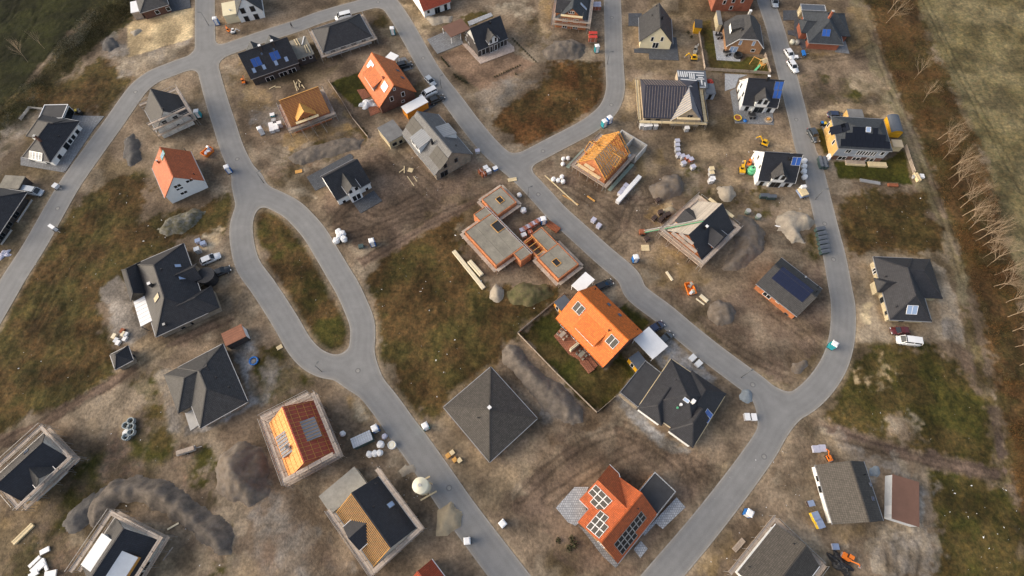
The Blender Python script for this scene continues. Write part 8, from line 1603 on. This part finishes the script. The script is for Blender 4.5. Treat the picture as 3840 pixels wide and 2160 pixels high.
for x, y in ((1790,178),(1850,275),(1842,365),(1885,455),(1940,565),(1962,640),(1982,720),(2012,790),(2042,850),(2075,895),(2110,960),(2152,1020),(2172,1130),(2222,1205),(2290,1290),(2282,1400)): tree(q(x, y), LB, 'leafless trees along the right field')
q = Z(2840,1060, T)
for x, y in ((2340,60),(2400,190),(2420,330),(2460,470),(2490,620),(2530,800)): tree(q(x, y), LB, 'leafless trees along the right field', s_=.9)
q = Z(2840,0, T)
for x, y in ((1240,225),(1255,130),(1510,765),(1740,1345),(1770,1400),(1600,980)): tree(q(x, y), LB, 'leafless trees along the right field', s_=.9)
q = Z(0,0, T)
tree(q(270,600), 'leafless pale tree at the dark field left of the hedge', None, 1,.9); tree(q(430,470), 'slender leafless tree in the left hedge strip', None, 2,.6)
# thickets: twigs and dry leaves, one mass each
def thicket(name, label, band, n, cols, hmax, seed, leaf=.16):
 """band: list of (pixel a, pixel b) cross-lines of the strip"""
 rs = np.random.RandomState(seed); L_ = [(G(a), G(b_)) for a, b_ in band]; seg = rs.randint(0, len(L_) - 1, n); t = rs.rand(n); u = rs.rand(n)
 A = np.array([[p[0][0], p[0][1]] for p in L_]); B = np.array([[p[1][0], p[1][1]] for p in L_])
 a = A[seg] * (1 - t)[:, None] + A[seg + 1] * t[:, None]; b_ = B[seg] * (1 - t)[:, None] + B[seg + 1] * t[:, None]; P = a * (1 - u)[:, None] + b_ * u[:, None]
 dens = fbm(P[:, 0], P[:, 1], 6,3,90); edge = np.minimum(u, 1 - u) * 2; keep = (rs.rand(n) < np.clip((dens - .33) * 5,.04,1) * np.clip(.35 + edge * 1.3,0,1)); P = P[keep]; dens = dens[keep]; n = len(P)
 hh = hmax * np.clip((dens - .25) * 2.2,.15,1) * (.5 + .7 * vnoise(P[:, 0], P[:, 1], 1.6,7)); z = hh * rs.rand(n) ** .6
 v0 = np.stack([P[:, 0], P[:, 1], z], 1); d1 = rs.randn(n, 3); d1 /= np.linalg.norm(d1, axis=1)[:, None]; d2 = rs.randn(n, 3); d2 /= np.linalg.norm(d2, axis=1)[:, None]
 tw = rs.rand(n) < .45; s1 = np.where(tw, .55, leaf)[:, None] * (.6 + .8 * rs.rand(n))[:, None]; s2 = np.where(tw, .02, leaf * .7)[:, None]; d1[:, 2] = np.abs(d1[:, 2]) + np.where(tw, .6,0)
 V = np.stack([v0, v0 + d1 * s1, v0 + d1 * s1 * .6 + d2 * s2 * 1.0, v0 + d2 * s2], 1).reshape(-1,3)
 me = bpy.data.meshes.new(name); F = np.arange(n * 4).reshape(-1,4); me.vertices.add(n * 4); me.vertices.foreach_set('co', V.astype(np.float32).ravel()); me.loops.add(n * 4); me.loops.foreach_set('vertex_index', F.ravel().astype(np.int32)); me.polygons.add(n); me.polygons.foreach_set('loop_start', np.arange(0, n * 4,4, dtype=np.int32)); me.update(calc_edges=True)
 pick = np.clip((vnoise(P[:, 0], P[:, 1], 4.5,13) * len(cols) + rs.randn(n) * .5).astype(int),0, len(cols) - 1); me.polygons.foreach_set('material_index', pick.astype(np.int32))
 for c_ in cols: me.materials.append(mat('leaf_%s_%d' % (name, len(MATS)), c_, 'plain', .9,.25,0,1,.1))
 o = bpy.data.objects.new(name, me); link(o); o['kind'] = 'stuff'; tag(o, label, 'thicket'); return o
S_ = lambda *a: a
thicket('thicket', 'reddish brown leafless thicket between the sand path and the right field', [((3235,-60),(3430,-60)),((3290,140),(3510,200)),((3365,340),(3605,400)),((3445,520),(3690,600)),((3510,700),(3745,800)),((3565,850),(3790,1000)),((3615,1000),(3835,1150)),((3680,1200),(3890,1400)),((3740,1430),(3920,1650)),((3790,1750),(3950,1950)),((3840,2000),(3980,2250))], 120000, [(.115,.062,.03),(.085,.06,.028),(.15,.075,.028),(.06,.052,.02),(.10,.075,.04)], 2.2,4)
thicket('hedge', 'dark olive hedge strip along the left field', [((440,-80),(620,-80)),((400,20),(545,20)),((330,60),(420,130)),((250,140),(340,200)),((130,280),(215,340)),((0,405),(80,470)),((-120,500),(-60,620))], 42000, [(.05,.045,.018),(.085,.075,.045),(.035,.034,.012),(.16,.15,.11)], 1.5,8,.2)
# small garden shrubs in the raked garden
def shrub_mesh(seed):
 rs = random.Random(seed); m_ = MB()
 for i in range(90):
  th, ph, r = rs.uniform(0,6.28), rs.uniform(0,1.5), rs.uniform(.15,.45); c_ = Vector((r * math.cos(th) * math.cos(ph), r * math.sin(th) * math.cos(ph),.05 + r * math.sin(ph) * 1.3)); a = Vector((rs.uniform(-1,1), rs.uniform(-1,1), rs.uniform(-1,1))) * .09; b_ = Vector((rs.uniform(-1,1), rs.uniform(-1,1), rs.uniform(-1,1))) * .09
  m_.add([c_ - a, c_ + b_, c_ + a, c_ - b_], [(0,1,2,3)])
 return m_.mesh('foliage', 'shrub_leaf', False, False)
mat('shrub_leaf', (.05,.05,.02), 'plain', .9,.3); SM = [shrub_mesh(i) for i in range(3)]; st_m = MB().bar((0,0,-.05),(.02,0,.35),.04).mesh('stem', 'bark_dark')
def shrub(p, label, group, s_=1.0):
 a = G(p); r = empty('garden_shrub', (a.x, a.y, 0), rt.uniform(0,6), label, 'shrub', group); r.scale = (s_, s_, s_); obj('foliage', SM[rt.randrange(3)], r); obj('stem', st_m, r)
q = Z(950,0, T)
for i in range(7): shrub(q(1815 + 12 * i, 560 + 14 * i), 'low dark shrub in the short row beside the driveway of the raked garden', 'shrub row at the driveway', .9)
for i in range(9): shrub(q(1940 + 15 * i, 725 + 9 * i + 14 * (i % 2)), 'low dark shrub in the bed at the lower edge of the raked garden', 'shrub bed at the lower edge', .9)
for i in range(12): shrub(q(2330 + 22 * i, 745 - 10 * i), 'low dark shrub in the long row at the right edge of the raked garden', 'shrub row at the right edge', .8)
q = Z(1900,0, T)
for i in range(12): shrub(q(60 + 20 * i, 380 + 20 * i), 'low dark shrub in the row behind the raked garden', 'shrub row behind the raked garden', .8)
for x, y, s_ in ((90,720,1.0),(1750,320,1.2),(1780,360,1.1)): shrub(q(x, y), 'single round shrub at a plot edge beside bare soil' if 0 else 'round garden shrub beside the compost corner right of the cream house' if x > 1000 else 'round shrub at the corner of the raked garden', 'shrubs right of the cream house' if x > 1000 else None, s_)
q = Z(1900,1597, T)
for x, y, s_ in ((500,1105,1.6),(625,1090,1.5),(650,1150,2.0),(600,1185,1.5)): shrub(q(x, y), 'dark green shrub in the sand patch beside the orange solar house', 'shrubs beside the orange solar house', s_)
# rocks and foil scraps lying about
rs = np.random.RandomState(17); V = []; F = []
def scraps(poly, n, smax):
 P = W(poly); x0, x1, y0, y1 = min(p[0] for p in P), max(p[0] for p in P), min(p[1] for p in P), max(p[1] for p in P); k = 0
 n = int(n * .55); smax *= .8
 while k < n:
  x, y = rs.uniform(x0, x1), rs.uniform(y0, y1)
  if poly_sdf(np.array([x]), np.array([y]), P)[0] > -.5: continue
  s_ = smax * (.25 + .75 * rs.rand() ** 3); a = rs.uniform(0,6.28); b0 = len(V); c_, s2 = math.cos(a) * s_, math.sin(a) * s_; z = .12
  V.extend([(x - c_, y - s2, z),(x + s2 * .5, y - c_ * .5, z + s_ * .6),(x + c_, y + s2, z + .02),(x - s2 * .6, y + c_ * .6, z + s_ * .3)]); F.append((b0, b0 + 1, b0 + 2, b0 + 3)); k += 1
scraps([(60,1080),(300,745),(545,640),(700,890),(370,1120),(420,1390),(100,1560),(0,1600)], 70,.32); scraps([(1400,1000),(1720,830),(1850,1090),(2070,1130),(1880,1330),(1660,1570),(1420,1330)], 80,.3); scraps([(970,820),(1120,890),(1300,1240),(1180,1280)], 18,.22); scraps([(2030,300),(2270,230),(2250,390),(1990,540)], 16,.25)
scraps([(3120,770),(3480,735),(3550,960),(3160,950)], 40,.22); scraps([(3490,1760),(3830,1830),(3840,2150),(3500,2150)], 50,.3); scraps([(3210,1320),(3600,1340),(3720,1760),(3120,1590)], 30,.25)
scraps([(880,230),(1010,420),(1050,560),(900,560)], 50,.22); scraps([(1430,540),(1840,620),(1660,770),(1480,700)], 60,.22); scraps([(2060,620),(2560,640),(2600,1060),(2300,900)], 110,.22); scraps([(2640,560),(3000,560),(3050,860),(2700,760)], 70,.22); scraps([(1260,1600),(1480,1640),(1700,2000),(1500,2000)], 60,.22); scraps([(2600,1800),(2980,1650),(3060,2100),(2650,2140)], 70,.2); scraps([(20,1650),(800,1500),(860,2150),(60,2150)], 80,.22); scraps([(860,20),(1130,20),(1100,90),(850,160)], 30,.2)
me = bpy.data.meshes.new('litter'); me.from_pydata(V, [], F); me.materials.append(M('tarp_white')); o = bpy.data.objects.new('litter', me); link(o); o['kind'] = 'stuff'; tag(o, 'small white scraps of foil and stone scattered over the plots', 'litter')
